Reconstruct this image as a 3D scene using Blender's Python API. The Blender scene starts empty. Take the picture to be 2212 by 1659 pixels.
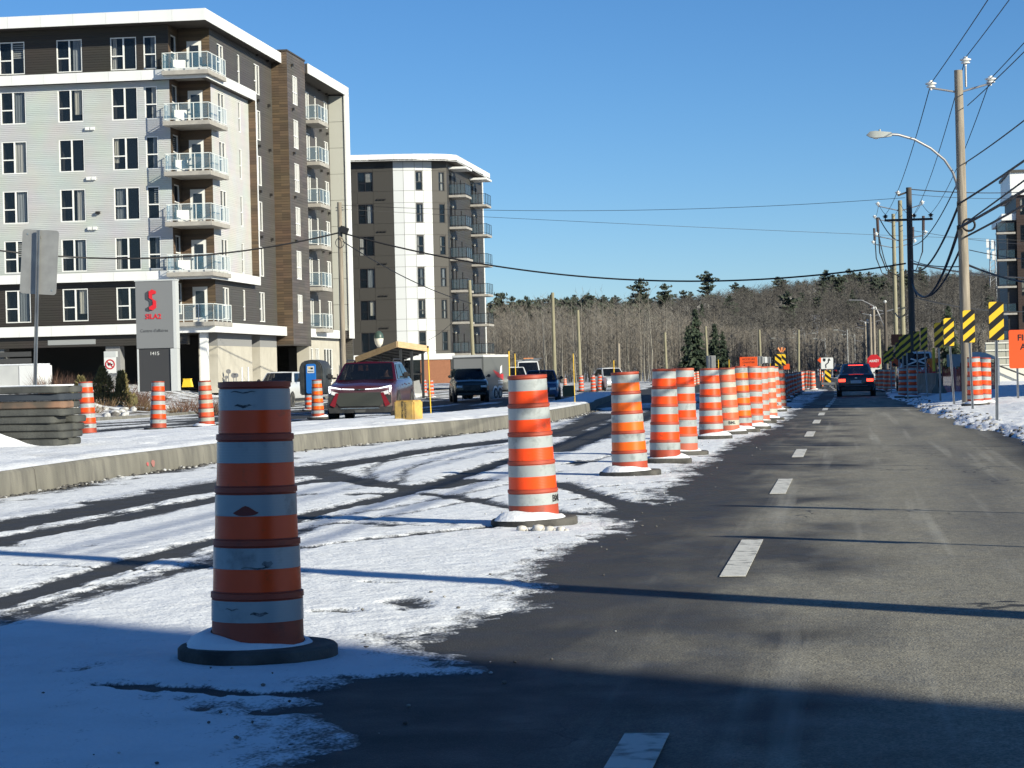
import bpy, bmesh, math, random
import numpy as np
from mathutils import Vector, Matrix
random.seed(7); RNG = np.random.default_rng(7)
sc = bpy.context.scene
COL = sc.collection
rad = math.radians
# ------------------------------------------------------------------ camera
CAM_H = 1.25; FPX = 4900.0
YAW, PIT, ROL = rad(8.46), rad(.345), rad(1.375)
cd = bpy.data.cameras.new('camera'); cam = bpy.data.objects.new('camera', cd); COL.objects.link(cam)
CR = Matrix.Rotation(YAW, 3, 'Z') @ Matrix.Rotation(math.pi/2-PIT, 3, 'X') @ Matrix.Rotation(-ROL, 3, 'Z')
cam.matrix_world = Matrix.Translation((0, 0, CAM_H)) @ CR.to_4x4()
cd.sensor_width = 36.0; cd.lens = 36.0*FPX/2212.0; cd.clip_start = .2; cd.clip_end = 8000
sc.camera = cam
# ------------------------------------------------------------------ sky, sun, exposure
SUN_EL = rad(23.5); SUN_AZ = math.atan2(.841, -.541)
w = bpy.data.worlds.new('World'); sc.world = w; w.use_nodes = True
nt = w.node_tree; bgn = nt.nodes['Background']
sky = nt.nodes.new('ShaderNodeTexSky'); sky.sky_type = 'NISHITA'; sky.sun_disc = False
sky.sun_elevation = SUN_EL; sky.sun_rotation = SUN_AZ; sky.altitude = 60; sky.air_density = .8; sky.dust_density = 0.; sky.ozone_density = 6.5
hs = nt.nodes.new('ShaderNodeHueSaturation'); hs.inputs['Saturation'].default_value = 1.09
nt.links.new(sky.outputs[0], hs.inputs['Color']); nt.links.new(hs.outputs[0], bgn.inputs[0]); bgn.inputs[1].default_value = .077
sl = bpy.data.lights.new('sun', 'SUN'); so = bpy.data.objects.new('sun', sl); COL.objects.link(so)
sl.energy = 4.8; sl.angle = rad(.53); sl.color = (1.0, .945, .775)
SDIR = Vector((math.sin(SUN_AZ)*math.cos(SUN_EL), math.cos(SUN_AZ)*math.cos(SUN_EL), math.sin(SUN_EL)))
so.rotation_euler = SDIR.to_track_quat('Z', 'Y').to_euler(); so.location = (40, -30, 40)
sc.view_settings.view_transform = 'Standard'; sc.view_settings.look = 'None'
sc.view_settings.exposure = .55; sc.view_settings.gamma = 1.0
sc.render.engine = 'CYCLES'; sc.cycles.use_denoising = True; sc.cycles.max_bounces = 6; sc.cycles.transparent_max_bounces = 12
sc.cycles.caustics_reflective = False; sc.cycles.caustics_refractive = False

# ------------------------------------------------------------------ measuring: a sighted direction -> a point in the place
CP = Vector((0, 0, CAM_H))
def ray(u, v): return CR @ Vector(((u-1106)/FPX, -(v-829.5)/FPX, -1))
def at(u, v, d): return CP + ray(u, v)*d
def sm(a, b, x):
    t = min(1., max(0., (x-a)/(b-a))); return t*t*(3-2*t)
def dip(Y): return -.45*sm(45, 115, Y)
def xcurb(Y): return -24.75-.138*(Y-70)
def gz(X, Y):
    s = sm(0, 12, xcurb(Y)-X)*(1-sm(170, 230, Y))
    return dip(Y)*(1-s)+.9*s
def G(u, v, z=0.0):
    r = ray(u, v); zz = z
    for _ in range(25):
        p = CP + r*((zz-CAM_H)/r.z); zz = z+gz(p.x, p.y)
    return p
def onground(p, dz=0): return Vector((p.x, p.y, gz(p.x, p.y)+dz))

# ------------------------------------------------------------------ noise on arrays
def vnoise(x, y, seed=0):
    xi = np.floor(x).astype(np.int64); yi = np.floor(y).astype(np.int64); fx = x-xi; fy = y-yi
    fx = fx*fx*(3-2*fx); fy = fy*fy*(3-2*fy)
    def h(a, b):
        n = (a*374761393+b*668265263+seed*974634777) & 0xffffffff
        n = ((n ^ (n >> 13))*1274126177) & 0xffffffff
        return ((n ^ (n >> 16)) & 0xffff)/65535.0
    return (h(xi, yi)*(1-fx)+h(xi+1, yi)*fx)*(1-fy)+(h(xi, yi+1)*(1-fx)+h(xi+1, yi+1)*fx)*fy
def fbm(x, y, seed=0, o=4):
    s = 0; a = .5
    for i in range(o):
        s = s+a*vnoise(x, y, seed+i*17); x = x*2.03; y = y*2.03; a *= .5
    return s/(1-.5**o)

# ------------------------------------------------------------------ materials
MATS = {}
def nodes_of(m):
    m.use_nodes = True; return m.node_tree, m.node_tree.nodes['Principled BSDF']
def lin(c): return tuple(c)+(1,) if len(c) == 3 else c
def M(name, col, rough=.6, metal=0., col2=None, scale=6., bump=0., bscale=30., spec=.5, stretch=(1, 1, 1), coat=0., alpha=1., detail=5., lo=.35, hi=.65, emit=0.):
    if name in MATS: return MATS[name]
    m = bpy.data.materials.new(name); t, b = nodes_of(m)
    b.inputs['Base Color'].default_value = lin(col); b.inputs['Roughness'].default_value = rough; b.inputs['Metallic'].default_value = metal
    b.inputs['Specular IOR Level'].default_value = spec; b.inputs['Coat Weight'].default_value = coat; b.inputs['Alpha'].default_value = alpha
    if emit: b.inputs['Emission Color'].default_value = lin(col); b.inputs['Emission Strength'].default_value = emit
    if col2 or bump:
        tc = t.nodes.new('ShaderNodeTexCoord'); mp = t.nodes.new('ShaderNodeMapping'); mp.inputs['Scale'].default_value = stretch
        t.links.new(tc.outputs['Object'], mp.inputs[0])
    if col2:
        n = t.nodes.new('ShaderNodeTexNoise'); n.inputs['Scale'].default_value = scale; n.inputs['Detail'].default_value = detail
        t.links.new(mp.outputs[0], n.inputs['Vector'])
        r = t.nodes.new('ShaderNodeMapRange'); r.inputs['From Min'].default_value = lo; r.inputs['From Max'].default_value = hi; t.links.new(n.outputs['Fac'], r.inputs[0])
        x = t.nodes.new('ShaderNodeMix'); x.data_type = 'RGBA'; x.inputs[6].default_value = lin(col); x.inputs[7].default_value = lin(col2)
        t.links.new(r.outputs[0], x.inputs[0]); t.links.new(x.outputs[2], b.inputs['Base Color'])
    if bump:
        n2 = t.nodes.new('ShaderNodeTexNoise'); n2.inputs['Scale'].default_value = bscale; n2.inputs['Detail'].default_value = 4
        t.links.new(mp.outputs[0], n2.inputs['Vector'])
        bp = t.nodes.new('ShaderNodeBump'); bp.inputs['Strength'].default_value = bump; bp.inputs['Distance'].default_value = .02
        t.links.new(n2.outputs['Fac'], bp.inputs['Height']); t.links.new(bp.outputs[0], b.inputs['Normal'])
    MATS[name] = m; return m
def siding(name, col, pitch, col2=None, rough=.55, strength=.9, streak=0.):
    """lap boards: relief by height, a slightly different tone for each board course"""
    m = bpy.data.materials.new(name); t, b = nodes_of(m); MATS[name] = m; L = t.links.new
    tc = t.nodes.new('ShaderNodeTexCoord'); sp = t.nodes.new('ShaderNodeSeparateXYZ'); L(tc.outputs['Object'], sp.inputs[0])
    dv = t.nodes.new('ShaderNodeMath'); dv.operation = 'DIVIDE'; dv.inputs[1].default_value = pitch; L(sp.outputs['Z'], dv.inputs[0])
    fr = t.nodes.new('ShaderNodeMath'); fr.operation = 'FRACT'; L(dv.outputs[0], fr.inputs[0])
    fl = t.nodes.new('ShaderNodeMath'); fl.operation = 'FLOOR'; L(dv.outputs[0], fl.inputs[0])
    rp = t.nodes.new('ShaderNodeMapRange'); rp.inputs['From Min'].default_value = 0.; rp.inputs['From Max'].default_value = .16; L(fr.outputs[0], rp.inputs[0])
    inv = t.nodes.new('ShaderNodeMath'); inv.operation = 'MULTIPLY_ADD'; inv.inputs[1].default_value = -.35; inv.inputs[2].default_value = 1.; L(fr.outputs[0], inv.inputs[0])
    mu = t.nodes.new('ShaderNodeMath'); mu.operation = 'MULTIPLY'; L(rp.outputs[0], mu.inputs[0]); L(inv.outputs[0], mu.inputs[1])
    bp = t.nodes.new('ShaderNodeBump'); bp.inputs['Strength'].default_value = strength; bp.inputs['Distance'].default_value = .03; L(mu.outputs[0], bp.inputs['Height']); L(bp.outputs[0], b.inputs['Normal'])
    cb = t.nodes.new('ShaderNodeCombineXYZ'); L(fl.outputs[0], cb.inputs['Z'])
    if streak:
        ad = t.nodes.new('ShaderNodeMath'); ad.operation = 'ADD'; L(sp.outputs['X'], ad.inputs[0]); L(sp.outputs['Y'], ad.inputs[1])
        ms = t.nodes.new('ShaderNodeMath'); ms.operation = 'MULTIPLY'; ms.inputs[1].default_value = streak; L(ad.outputs[0], ms.inputs[0])
        f2 = t.nodes.new('ShaderNodeMath'); f2.operation = 'FLOOR'; L(ms.outputs[0], f2.inputs[0]); L(f2.outputs[0], cb.inputs['X'])
    wn = t.nodes.new('ShaderNodeTexWhiteNoise'); L(cb.outputs[0], wn.inputs['Vector'])
    x = t.nodes.new('ShaderNodeMix'); x.data_type = 'RGBA'; x.inputs[6].default_value = lin(col); x.inputs[7].default_value = lin(col2 or tuple(c*.93 for c in col)); L(wn.outputs['Value'], x.inputs[0])
    n = t.nodes.new('ShaderNodeTexNoise'); n.inputs['Scale'].default_value = .5; L(tc.outputs['Object'], n.inputs['Vector'])
    y = t.nodes.new('ShaderNodeMix'); y.data_type = 'RGBA'; y.blend_type = 'MULTIPLY'; y.inputs[0].default_value = .25; L(x.outputs[2], y.inputs[6]); L(n.outputs['Color'], y.inputs[7])
    L(y.outputs[2], b.inputs['Base Color']); b.inputs['Roughness'].default_value = rough
    return m

# ------------------------------------------------------------------ mesh building
class MB:
    def __init__(s): s.v = []; s.f = []; s.m = []
    def add(s, vs, fs, m=0):
        o = len(s.v); s.v += [tuple(p) for p in vs]; s.f += [tuple(i+o for i in f) for f in fs]; s.m += [m]*len(fs); return s
    def box(s, a, b, m=0, rot=None, piv=None):
        (x0, y0, z0), (x1, y1, z1) = a, b
        vs = [Vector(p) for p in ((x0,y0,z0),(x1,y0,z0),(x1,y1,z0),(x0,y1,z0),(x0,y0,z1),(x1,y0,z1),(x1,y1,z1),(x0,y1,z1))]
        if rot is not None:
            pv = Vector(piv) if piv is not None else sum(vs, Vector())/8
            vs = [rot @ (p-pv)+pv for p in vs]
        return s.add(vs, [(0,3,2,1),(4,5,6,7),(0,1,5,4),(1,2,6,5),(2,3,7,6),(3,0,4,7)], m)
    def quad(s, a, b, c, d, m=0): return s.add([a, b, c, d], [(0,1,2,3)], m)
    def tube(s, pts, r, n=8, m=0, cap=True):
        pts = [Vector(p) for p in pts]; k = len(pts); rs = r if isinstance(r, (list, tuple)) else [r]*k
        vs = []
        for i, p in enumerate(pts):
            d = (pts[min(k-1, i+1)]-pts[max(0, i-1)]).normalized()
            up = Vector((0, 0, 1)) if abs(d.z) < .92 else Vector((0, 1, 0))
            a = d.cross(up).normalized(); b = a.cross(d)
            vs += [p+a*rs[i]*math.cos(2*math.pi*j/n)+b*rs[i]*math.sin(2*math.pi*j/n) for j in range(n)]
        fs = [(i*n+j, (i+1)*n+j, (i+1)*n+(j+1) % n, i*n+(j+1) % n) for i in range(k-1) for j in range(n)]
        if cap: fs += [tuple(range(n)), tuple(reversed(range((k-1)*n, k*n)))]
        return s.add(vs, fs, m)
    def lathe(s, prof, n=24, m=0, o=(0, 0, 0), axis='Z', cap=False):
        vs = []
        for r, z in prof:
            for j in range(n):
                a = 2*math.pi*j/n; x, y = r*math.cos(a), r*math.sin(a)
                vs.append((o[0]+x, o[1]+y, o[2]+z) if axis == 'Z' else (o[0]+z, o[1]+x, o[2]+y) if axis == 'X' else (o[0]+x, o[1]-z, o[2]+y))
        fs = [(i*n+j, i*n+(j+1) % n, (i+1)*n+(j+1) % n, (i+1)*n+j) for i in range(len(prof)-1) for j in range(n)]
        if cap: fs += [tuple(reversed(range(n))), tuple(range((len(prof)-1)*n, len(prof)*n))]
        return s.add(vs, fs, m)
    def prism(s, poly, a, b, plane='XZ', m=0):
        """poly in a plane, extruded from a to b along the third axis"""
        f = {'XZ': lambda p, t: (p[0], t, p[1]), 'YZ': lambda p, t: (t, p[0], p[1]), 'XY': lambda p, t: (p[0], p[1], t)}[plane]
        n = len(poly); vs = [f(p, a) for p in poly]+[f(p, b) for p in poly]
        return s.add(vs, [tuple(range(n)), tuple(reversed(range(n, 2*n)))]+[(i, i+n, (i+1) % n+n, (i+1) % n) for i in range(n)], m)
    def mesh(s, name, mats, smooth=None, bevel=0., fixn=True):
        me = bpy.data.meshes.new(name); me.from_pydata(s.v, [], s.f)
        for m in (mats if isinstance(mats, (list, tuple)) else [mats]): me.materials.append(m)
        me.polygons.foreach_set('material_index', s.m)
        if fixn or bevel:
            bm = bmesh.new(); bm.from_mesh(me)
            if fixn: bmesh.ops.recalc_face_normals(bm, faces=bm.faces)
            if bevel:
                es = [e for e in bm.edges if len(e.link_faces) == 2 and e.calc_face_angle(0) > rad(28)]
                bmesh.ops.bevel(bm, geom=es, offset=bevel, segments=2, affect='EDGES', clamp_overlap=True)
            bm.to_mesh(me); bm.free()
        if smooth is not None:
            me.polygons.foreach_set('use_smooth', [True]*len(me.polygons)); me.set_sharp_from_angle(angle=rad(smooth))
        me.update(); return me
    def build(s, name, mats, parent=None, smooth=None, bevel=0., loc=None, rz=0., fixn=True, **tags):
        return put(name, s.mesh(name, mats, smooth, bevel, fixn), parent, loc, rz, **tags)
def put(name, me, parent=None, loc=None, rz=0., rot=None, **tags):
    o = bpy.data.objects.new(name, me); COL.objects.link(o)
    if parent is not None: o.parent = parent
    if loc is not None: o.location = loc
    if rot is not None: o.rotation_euler = rot
    elif rz: o.rotation_euler = (0, 0, rz)
    for k, v in tags.items(): o[k] = v
    return o
def thing(name, label, cat, loc=(0, 0, 0), rz=0., group=None, rot=None):
    o = put(name, None, None, loc, rz, rot); o['label'] = label; o['category'] = cat
    if group: o['group'] = group
    return o
def struct(o): o['kind'] = 'structure'; return o
def copy_tree(o, parent=None, loc=None, rz=None, label=None):
    c = o.copy(); COL.objects.link(c); c.parent = parent
    if loc is not None: c.location = loc
    if rz is not None: c.rotation_euler = (0, 0, rz)
    if label: c['label'] = label
    for ch in list(o.children): copy_tree(ch, c)
    return c
CACHE = {}
def cached(key, fn):
    if key not in CACHE: CACHE[key] = fn()
    return CACHE[key]
def text_mesh(txt, size, m, depth=.004, bend=None, font_shear=0., bold=.0):
    cu = bpy.data.curves.new('lettering', 'FONT'); cu.body = txt; cu.size = size; cu.align_x = 'CENTER'; cu.align_y = 'CENTER'; cu.extrude = depth; cu.shear = font_shear; cu.offset = bold; cu.resolution_u = 3
    o = bpy.data.objects.new('lettering', cu); COL.objects.link(o); bpy.context.view_layer.update()
    me = bpy.data.meshes.new_from_object(o.evaluated_get(bpy.context.evaluated_depsgraph_get()))
    bpy.data.objects.remove(o); bpy.data.curves.remove(cu)
    me.materials.clear(); me.materials.append(m)
    for v in me.vertices:            # stand it up: x along, z up, facing -y
        x, y, z = v.co
        if bend:
            a = x/bend; r = bend+z; v.co = (r*math.sin(a), -r*math.cos(a), y)
        else: v.co = (x, -z, y)
    return me
# ------------------------------------------------------------------ shared materials
def ground_material(name, kind):
    m = bpy.data.materials.new(name); t, b = nodes_of(m); L = t.links.new; N = t.nodes.new
    tc = N('ShaderNodeTexCoord'); sp = N('ShaderNodeSeparateXYZ'); L(tc.outputs['Object'], sp.inputs[0])
    def noise(scale, st=(1, 1, 1), det=5., dist=0.):
        mp = N('ShaderNodeMapping'); mp.inputs['Scale'].default_value = st; L(tc.outputs['Object'], mp.inputs[0])
        n = N('ShaderNodeTexNoise'); n.inputs['Scale'].default_value = scale; n.inputs['Detail'].default_value = det; n.inputs['Distortion'].default_value = dist
        L(mp.outputs[0], n.inputs['Vector']); return n.outputs['Fac']
    def rng(s, a, b_, c=0., d=1.):
        r = N('ShaderNodeMapRange'); r.inputs[1].default_value = a; r.inputs[2].default_value = b_; r.inputs[3].default_value = c; r.inputs[4].default_value = d; L(s, r.inputs[0]); return r.outputs[0]
    def mul(a, b_):
        q = N('ShaderNodeMath'); q.operation = 'MULTIPLY'; L(a, q.inputs[0]); L(b_, q.inputs[1]); return q.outputs[0]
    def add(a, b_):
        q = N('ShaderNodeMath'); q.operation = 'ADD'; L(a, q.inputs[0]); L(b_, q.inputs[1]); return q.outputs[0]
    def mix(f, a, b_):
        x = N('ShaderNodeMix'); x.data_type = 'RGBA'
        if isinstance(f, float): x.inputs[0].default_value = f
        else: L(f, x.inputs[0])
        for i, c in ((6, a), (7, b_)):
            if isinstance(c, tuple): x.inputs[i].default_value = lin(c)
            else: L(c, x.inputs[i])
        return x.outputs[2]
    def bump(h, st, dist, prev=None):
        bp = N('ShaderNodeBump'); bp.inputs['Strength'].default_value = st; bp.inputs['Distance'].default_value = dist; L(h, bp.inputs['Height'])
        if prev is not None: L(prev, bp.inputs['Normal'])
        return bp.outputs[0]
    if kind == 'asphalt':
        # salt-bleached driving lane, dark damp margins, wheel-path wear; all of it lies in the road itself
        X = sp.outputs['X']
        wob = rng(noise(.35, (1, .22, 1), 5), .3, .7, -.5, .5)
        xx = add(X, wob)
        lane = mul(rng(add(xx, rng(noise(2.2, (1, .3, 1), 6), .3, .7, -.35, .35)), -1.35, -.35), rng(xx, 2.2, 1.5))
        path = mul(rng(xx, .55, 1.05), rng(xx, 1.75, 1.25))
        blotch = rng(noise(1.1, (1, .12, 1), 6), .35, .7)
        base = mix(lane, (.022, .0235, .026), (.40, .370, .285))
        base = mix(mul(path, blotch), base, (.17, .163, .145))
        left = mul(rng(xx, -2.3, -1.5), rng(xx, .5, -.3))
        base = mix(mul(left, rng(noise(.9, (1, .5, 1), 6), .42, .6)), base, (.042, .040, .038))
        salt = mul(rng(xx, -10.5, -9.2), rng(xx, -6.6, -7.6)); salt = mul(salt, rng(noise(.7, (1, .25, 1), 6), .52, .66))
        base = mix(salt, base, (.115, .108, .09))
        base = mix(rng(noise(160., det=2), .35, .75, 0., .5), base, (.02, .02, .02))
        base = mix(rng(noise(34., (1, .5, 1), 4), .35, .7, 0., .42), base, (.035, .034, .033))
        base = mix(rng(noise(75., (1, .8, 1), 3), .42, .62, 0., .5), base, (.028, .028, .027))
        base = mix(mul(rng(noise(2.4, (1.6, .035, 1), 5), .56, .70, 0., .5), lane), base, (.40, .385, .33))
        vo = N('ShaderNodeTexVoronoi'); vo.feature = 'DISTANCE_TO_EDGE'; vo.inputs['Scale'].default_value = .33; mpv = N('ShaderNodeMapping'); mpv.inputs['Scale'].default_value = (1.3, .45, 1); dn = N('ShaderNodeVectorMath'); dn.operation = 'ADD'; dnn = N('ShaderNodeTexNoise'); dnn.inputs['Scale'].default_value = 2.5; L(tc.outputs['Object'], dnn.inputs['Vector']); L(tc.outputs['Object'], dn.inputs[0]); L(dnn.outputs['Color'], dn.inputs[1]); L(dn.outputs[0], mpv.inputs[0]); L(mpv.outputs[0], vo.inputs['Vector'])
        base = mix(mul(rng(vo.outputs['Distance'], .006, .002), rng(noise(.25), .48, .56)), base, (.02, .02, .02))
        base = mix(rng(noise(5., (1, .25, 1), 6), .4, .75, 0., .22), base, (.055, .053, .05))
        base = mix(rng(noise(230., det=1), .64, .72, 0., .5), base, (.26, .25, .23))
        L(base, b.inputs['Base Color'])
        L(rng(noise(3.), .3, .7, .62, .9), b.inputs['Roughness'])
        n1 = bump(noise(90., det=3), .8, .008); L(bump(noise(1.6, det=4), .25, .03, n1), b.inputs['Normal'])
    elif kind == 'snow':
        at_ = N('ShaderNodeAttribute'); at_.attribute_name = 'cover'; cov = at_.outputs['Fac']
        sp_ = rng(noise(70., (1, .6, 1), 5), .25, .75); sp2 = rng(noise(11., (1, .45, 1), 5), .3, .7)
        th = add(cov, add(rng(sp_, 0, 1, -.34, .34), rng(sp2, 0, 1, -.26, .26)))
        f = rng(th, .26, .74)
        dirty = mix(rng(noise(2.2, det=6), .45, .75, 0., .35), (.80, .825, .855), (.58, .59, .60))
        thin = mix(rng(noise(30.), .3, .7), (.03, .032, .035), (.12, .123, .127))
        col = mix(f, thin, dirty)
        L(col, b.inputs['Base Color']); L(rng(f, 0, 1, .6, .85), b.inputs['Roughness']); b.inputs['Specular IOR Level'].default_value = .3
        n1 = bump(noise(45., det=5), .45, .02); L(bump(noise(7., det=5), .5, .05, n1), b.inputs['Normal'])
    elif kind == 'crust':
        dirty = mix(rng(noise(1.2, det=7), .52, .74, 0., .5), (.82, .84, .87), (.52, .51, .49))
        L(dirty, b.inputs['Base Color']); b.inputs['Roughness'].default_value = .85; b.inputs['Specular IOR Level'].default_value = .3
        n1 = bump(noise(26., det=6), .5, .03); L(bump(noise(4., det=5), .5, .08, n1), b.inputs['Normal'])
    elif kind == 'verge':
        f = rng(noise(.9, det=7, dist=.4), .40, .56); f2 = rng(noise(9., det=5), .3, .7)
        dirt = mix(f2, (.05, .042, .032), (.12, .095, .065))
        L(mix(f, dirt, (.80, .82, .85)), b.inputs['Base Color']); b.inputs['Roughness'].default_value = .9
        L(bump(noise(6., det=6), .8, .1), b.inputs['Normal'])
    elif kind == 'hill':
        f = rng(noise(.22, det=7, dist=.6), .58, .68); f2 = rng(noise(.5, det=5), .3, .7)
        dirt = mix(f2, (.045, .036, .028), (.085, .066, .048))
        L(mix(mul(f, rng(noise(2.), .4, .6)), dirt, (.55, .56, .58)), b.inputs['Base Color']); b.inputs['Roughness'].default_value = .95
    elif kind == 'concrete':
        f = rng(noise(2.5, (1, 1, .3), 8), .36, .64); f2 = rng(noise(9., (1, 1, .25), 6), .5, .72, 0., .6)
        c = mix(f, (.215, .205, .172), (.135, .13, .112)); c = mix(f2, c, (.09, .085, .08)); L(c, b.inputs['Base Color']); b.inputs['Roughness'].default_value = .85
        L(bump(noise(60., det=4), .4, .01), b.inputs['Normal'])
    MATS[name] = m; return m
ASPH = ground_material('asphalt', 'asphalt'); SNOW = ground_material('snow', 'snow'); CRUST = ground_material('snow_crust', 'crust')
VERGE = ground_material('verge_ground', 'verge'); HILL = ground_material('hill_ground', 'hill'); CONC = ground_material('concrete', 'concrete')
PAINT = M('road_paint', (.62, .61, .56), .7, col2=(.20, .195, .18), scale=9, lo=.52, hi=.68, detail=8, bump=.3, bscale=90)
DARKINT = M('dark_interior', (.012, .013, .015), .8)

# ------------------------------------------------------------------ ground, roads
def grid_sheet(name, xs, ys, zf, mat, smooth=True, cover=None, drop=None):
    X, Y = np.meshgrid(xs, ys); Z = zf(X, Y); n, m_ = X.shape
    co = np.stack([X, Y, Z], -1).reshape(-1, 3)
    i = np.arange((n-1)*(m_-1)); r = i//(m_-1); c = i % (m_-1); a = r*m_+c
    q = np.stack([a, a+1, a+m_+1, a+m_], -1)
    if drop is not None:
        k = drop(X, Y).reshape(-1); q = q[~(k[q].all(1))]
    me = bpy.data.meshes.new(name); me.vertices.add(len(co)); me.vertices.foreach_set('co', co.ravel().astype(np.float32))
    me.loops.add(q.size); me.loops.foreach_set('vertex_index', q.ravel().astype(np.int32))
    me.polygons.add(len(q)); me.polygons.foreach_set('loop_start', (np.arange(len(q))*4).astype(np.int32)); me.polygons.foreach_set('use_smooth', np.full(len(q), smooth))
    if cover is not None:
        at_ = me.attributes.new('cover', 'FLOAT', 'POINT'); at_.data.foreach_set('value', cover(X, Y).reshape(-1).astype(np.float32))
    me.materials.append(mat); me.update(); me.validate()
    return struct(put(name, me))
def vsm(a, b, x):
    t = np.clip((x-a)/(b-a), 0, 1); return t*t*(3-2*t)
def vdip(Y): return -.45*vsm(45, 115, Y)
def vgz(X, Y):
    s = vsm(0, 12, -24.75-.138*(Y-70)-X)*(1-vsm(170, 230, Y)); return vdip(Y)*(1-s)+.9*s
def ridge(X, Y):
    h = 19.5*vsm(340, 850, Y)*(.84+.30*fbm(X/160., Y/160., 3, 3))*(.80+.42*vsm(-75, 20, X+.02*(Y-600))); h = h+3.*vsm(300, 420, Y)*fbm(X/40., Y/40., 9, 3)
    return h*(1-.85*vsm(0, 60, -X-170-.1*Y))
def zbase(X, Y): return vgz(X, Y)+ridge(X, Y)-.012
ys = np.concatenate([np.linspace(-60, 40, 26), np.linspace(43, 200, 54), np.linspace(206, 1000, 90), np.linspace(1050, 4000, 20)])
xs = np.concatenate([np.linspace(-2600, -220, 16), np.linspace(-200, -44, 40), np.linspace(-42, 6, 49), np.linspace(8, 160, 60), np.linspace(180, 2600, 16)])
grid_sheet('ground', xs, ys, zbase, VERGE)
ysr = np.concatenate([np.linspace(-30, 40, 15), np.linspace(42, 130, 60), np.linspace(135, 620, 40)])
def bend(Y): return -6.5e-4*np.maximum(0, Y-110)**2*(.35)
def zroad(X, Y): return vdip(Y)+ridge(X, Y)*.0+.004
def road_sheet(name, x0f, x1f, ysr, dz, mat, n=8):
    vs = []; fs = []
    for k, y in enumerate(ysr):
        a, b = x0f(y), x1f(y)
        for j in range(n+1): vs.append((a+(b-a)*j/n, y, float(vdip(np.array(y)))+dz))
    w_ = n+1
    for k in range(len(ysr)-1):
        for j in range(n): fs.append((k*w_+j, k*w_+j+1, (k+1)*w_+j+1, (k+1)*w_+j))
    return struct(MB().add(vs, fs).build(name, mat, smooth=30, fixn=False))
bendf = lambda y: float(bend(np.array(y)))
road_sheet('road', lambda y: xcurb(y)+.02 if y < 135 else -15+bendf(y), lambda y: 2.9+bendf(y), ysr, .012, ASPH, 20)
# lane dashes
pm = MB().box((-.075, 0, 0), (.075, 2.75, .004)).mesh('lane_dash', PAINT)
roadobj = bpy.data.objects['road']
for k in range(22):
    y = 4.85+8.42*k; put('lane_dash', pm, roadobj, (-.7+bendf(y), y, dip(y+1)+.0165))

# ------------------------------------------------------------------ median with tall concrete kerb, resampled along its length
def poly_at(pts, y):
    for (x0, y0), (x1, y1) in zip(pts, pts[1:]):
        if y <= y1: return x0+(x1-x0)*(y-y0)/(y1-y0)
    return pts[-1][0]
def smooth_poly(pts):
    q = [Vector((a, b)) for a, b in pts]; out = []
    for i in range(len(q)-1):
        p0, p1, p2, p3 = q[max(0, i-1)], q[i], q[i+1], q[min(len(q)-1, i+2)]
        for k in range(8):
            t = k/8; out.append(tuple(.5*((2*p1)+(p2-p0)*t+(2*p0-5*p1+4*p2-p3)*t*t+(3*p1-p0-3*p2+p3)*t**3)))
    return out+[tuple(q[-1])]
FRONT = smooth_poly([(-8.7, 10), (-8.95, 18), (-9.05, 23), (-9.2, 28), (-8.9, 35.8), (-8.1, 41.2), (-7.3, 47), (-7.25, 57), (-8.6, 76), (-11.0, 100), (-13.2, 131)])
BACK = smooth_poly([(-14.6, 10), (-14.4, 18), (-14.2, 25), (-13.9, 33), (-13.4, 38.5), (-12.1, 42.5), (-10.6, 46), (-9.6, 51), (-9.5, 63), (-10.8, 80), (-13, 103), (-15.4, 131)])
KH = .29
med = struct(put('median', None))
joints = [10, 16.5, 24.5, 32, 38.4, 46.6, 55, 63, 72, 82, 94, 110, 131]
def kerb_block(pts, y0, y1, side, name='kerb_block'):
    n = max(2, int((y1-y0)/.7)); mb = MB(); ring = []
    for i in range(n+1):
        y = y0+.012+(y1-y0-.024)*i/n; x = poly_at(pts, y); z = dip(y)
        ring.append([(x+side*.03, y, z-.05), (x, y, z+KH-.03), (x-side*.03, y, z+KH), (x-side*.22, y, z+KH), (x-side*.22, y, z-.05)])
    vs = [p for r_ in ring for p in r_]
    fs = [(i*5+j, i*5+(j+1) % 5, (i+1)*5+(j+1) % 5, (i+1)*5+j) for i in range(n) for j in range(5)]+[(0, 1, 2, 3, 4), tuple(n*5+j for j in range(5))]
    return mb.add(vs, fs).build(name, CONC, med, smooth=35)
for y0, y1 in zip(joints, joints[1:]):
    kerb_block(FRONT, y0, y1, 1); kerb_block(BACK, y0, y1, -1)
# snow lying on the median
ny = 420; nx = 60; vs = []; cv = []
yy = 10+(121)*np.linspace(0, 1, ny)**1.6
for y in yy:
    a, b = poly_at(FRONT, y)-.03, poly_at(BACK, y)+.03
    for j in range(nx+1):
        t = j/nx; x = a+(b-a)*t; e = min(t, 1-t)*(a-b)
        vs.append((x, y, dip(y)+KH+.004+.035*sm(0, .15, e)))
va = np.array(vs); nn = fbm(va[:, 0]*1.1, va[:, 1]*1.1, 21, 5)-.5; foot = np.clip(fbm(va[:, 0]*2.2+40, va[:, 1]*1.4, 33, 3)-.62, 0, 1)
va[:, 2] += nn*.045*np.clip((va[:, 2]-KH-vdip(va[:, 1]))/.03, 0, 1)-foot*.16*np.clip((va[:, 2]-KH-vdip(va[:, 1])-.01)/.03, 0, 1)
fs = [(k*(nx+1)+j, k*(nx+1)+j+1, (k+1)*(nx+1)+j+1, (k+1)*(nx+1)+j) for k in range(ny-1) for j in range(nx)]
MB().add(va.tolist(), fs).build('median_snow', CRUST, med, smooth=60, fixn=False)

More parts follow.
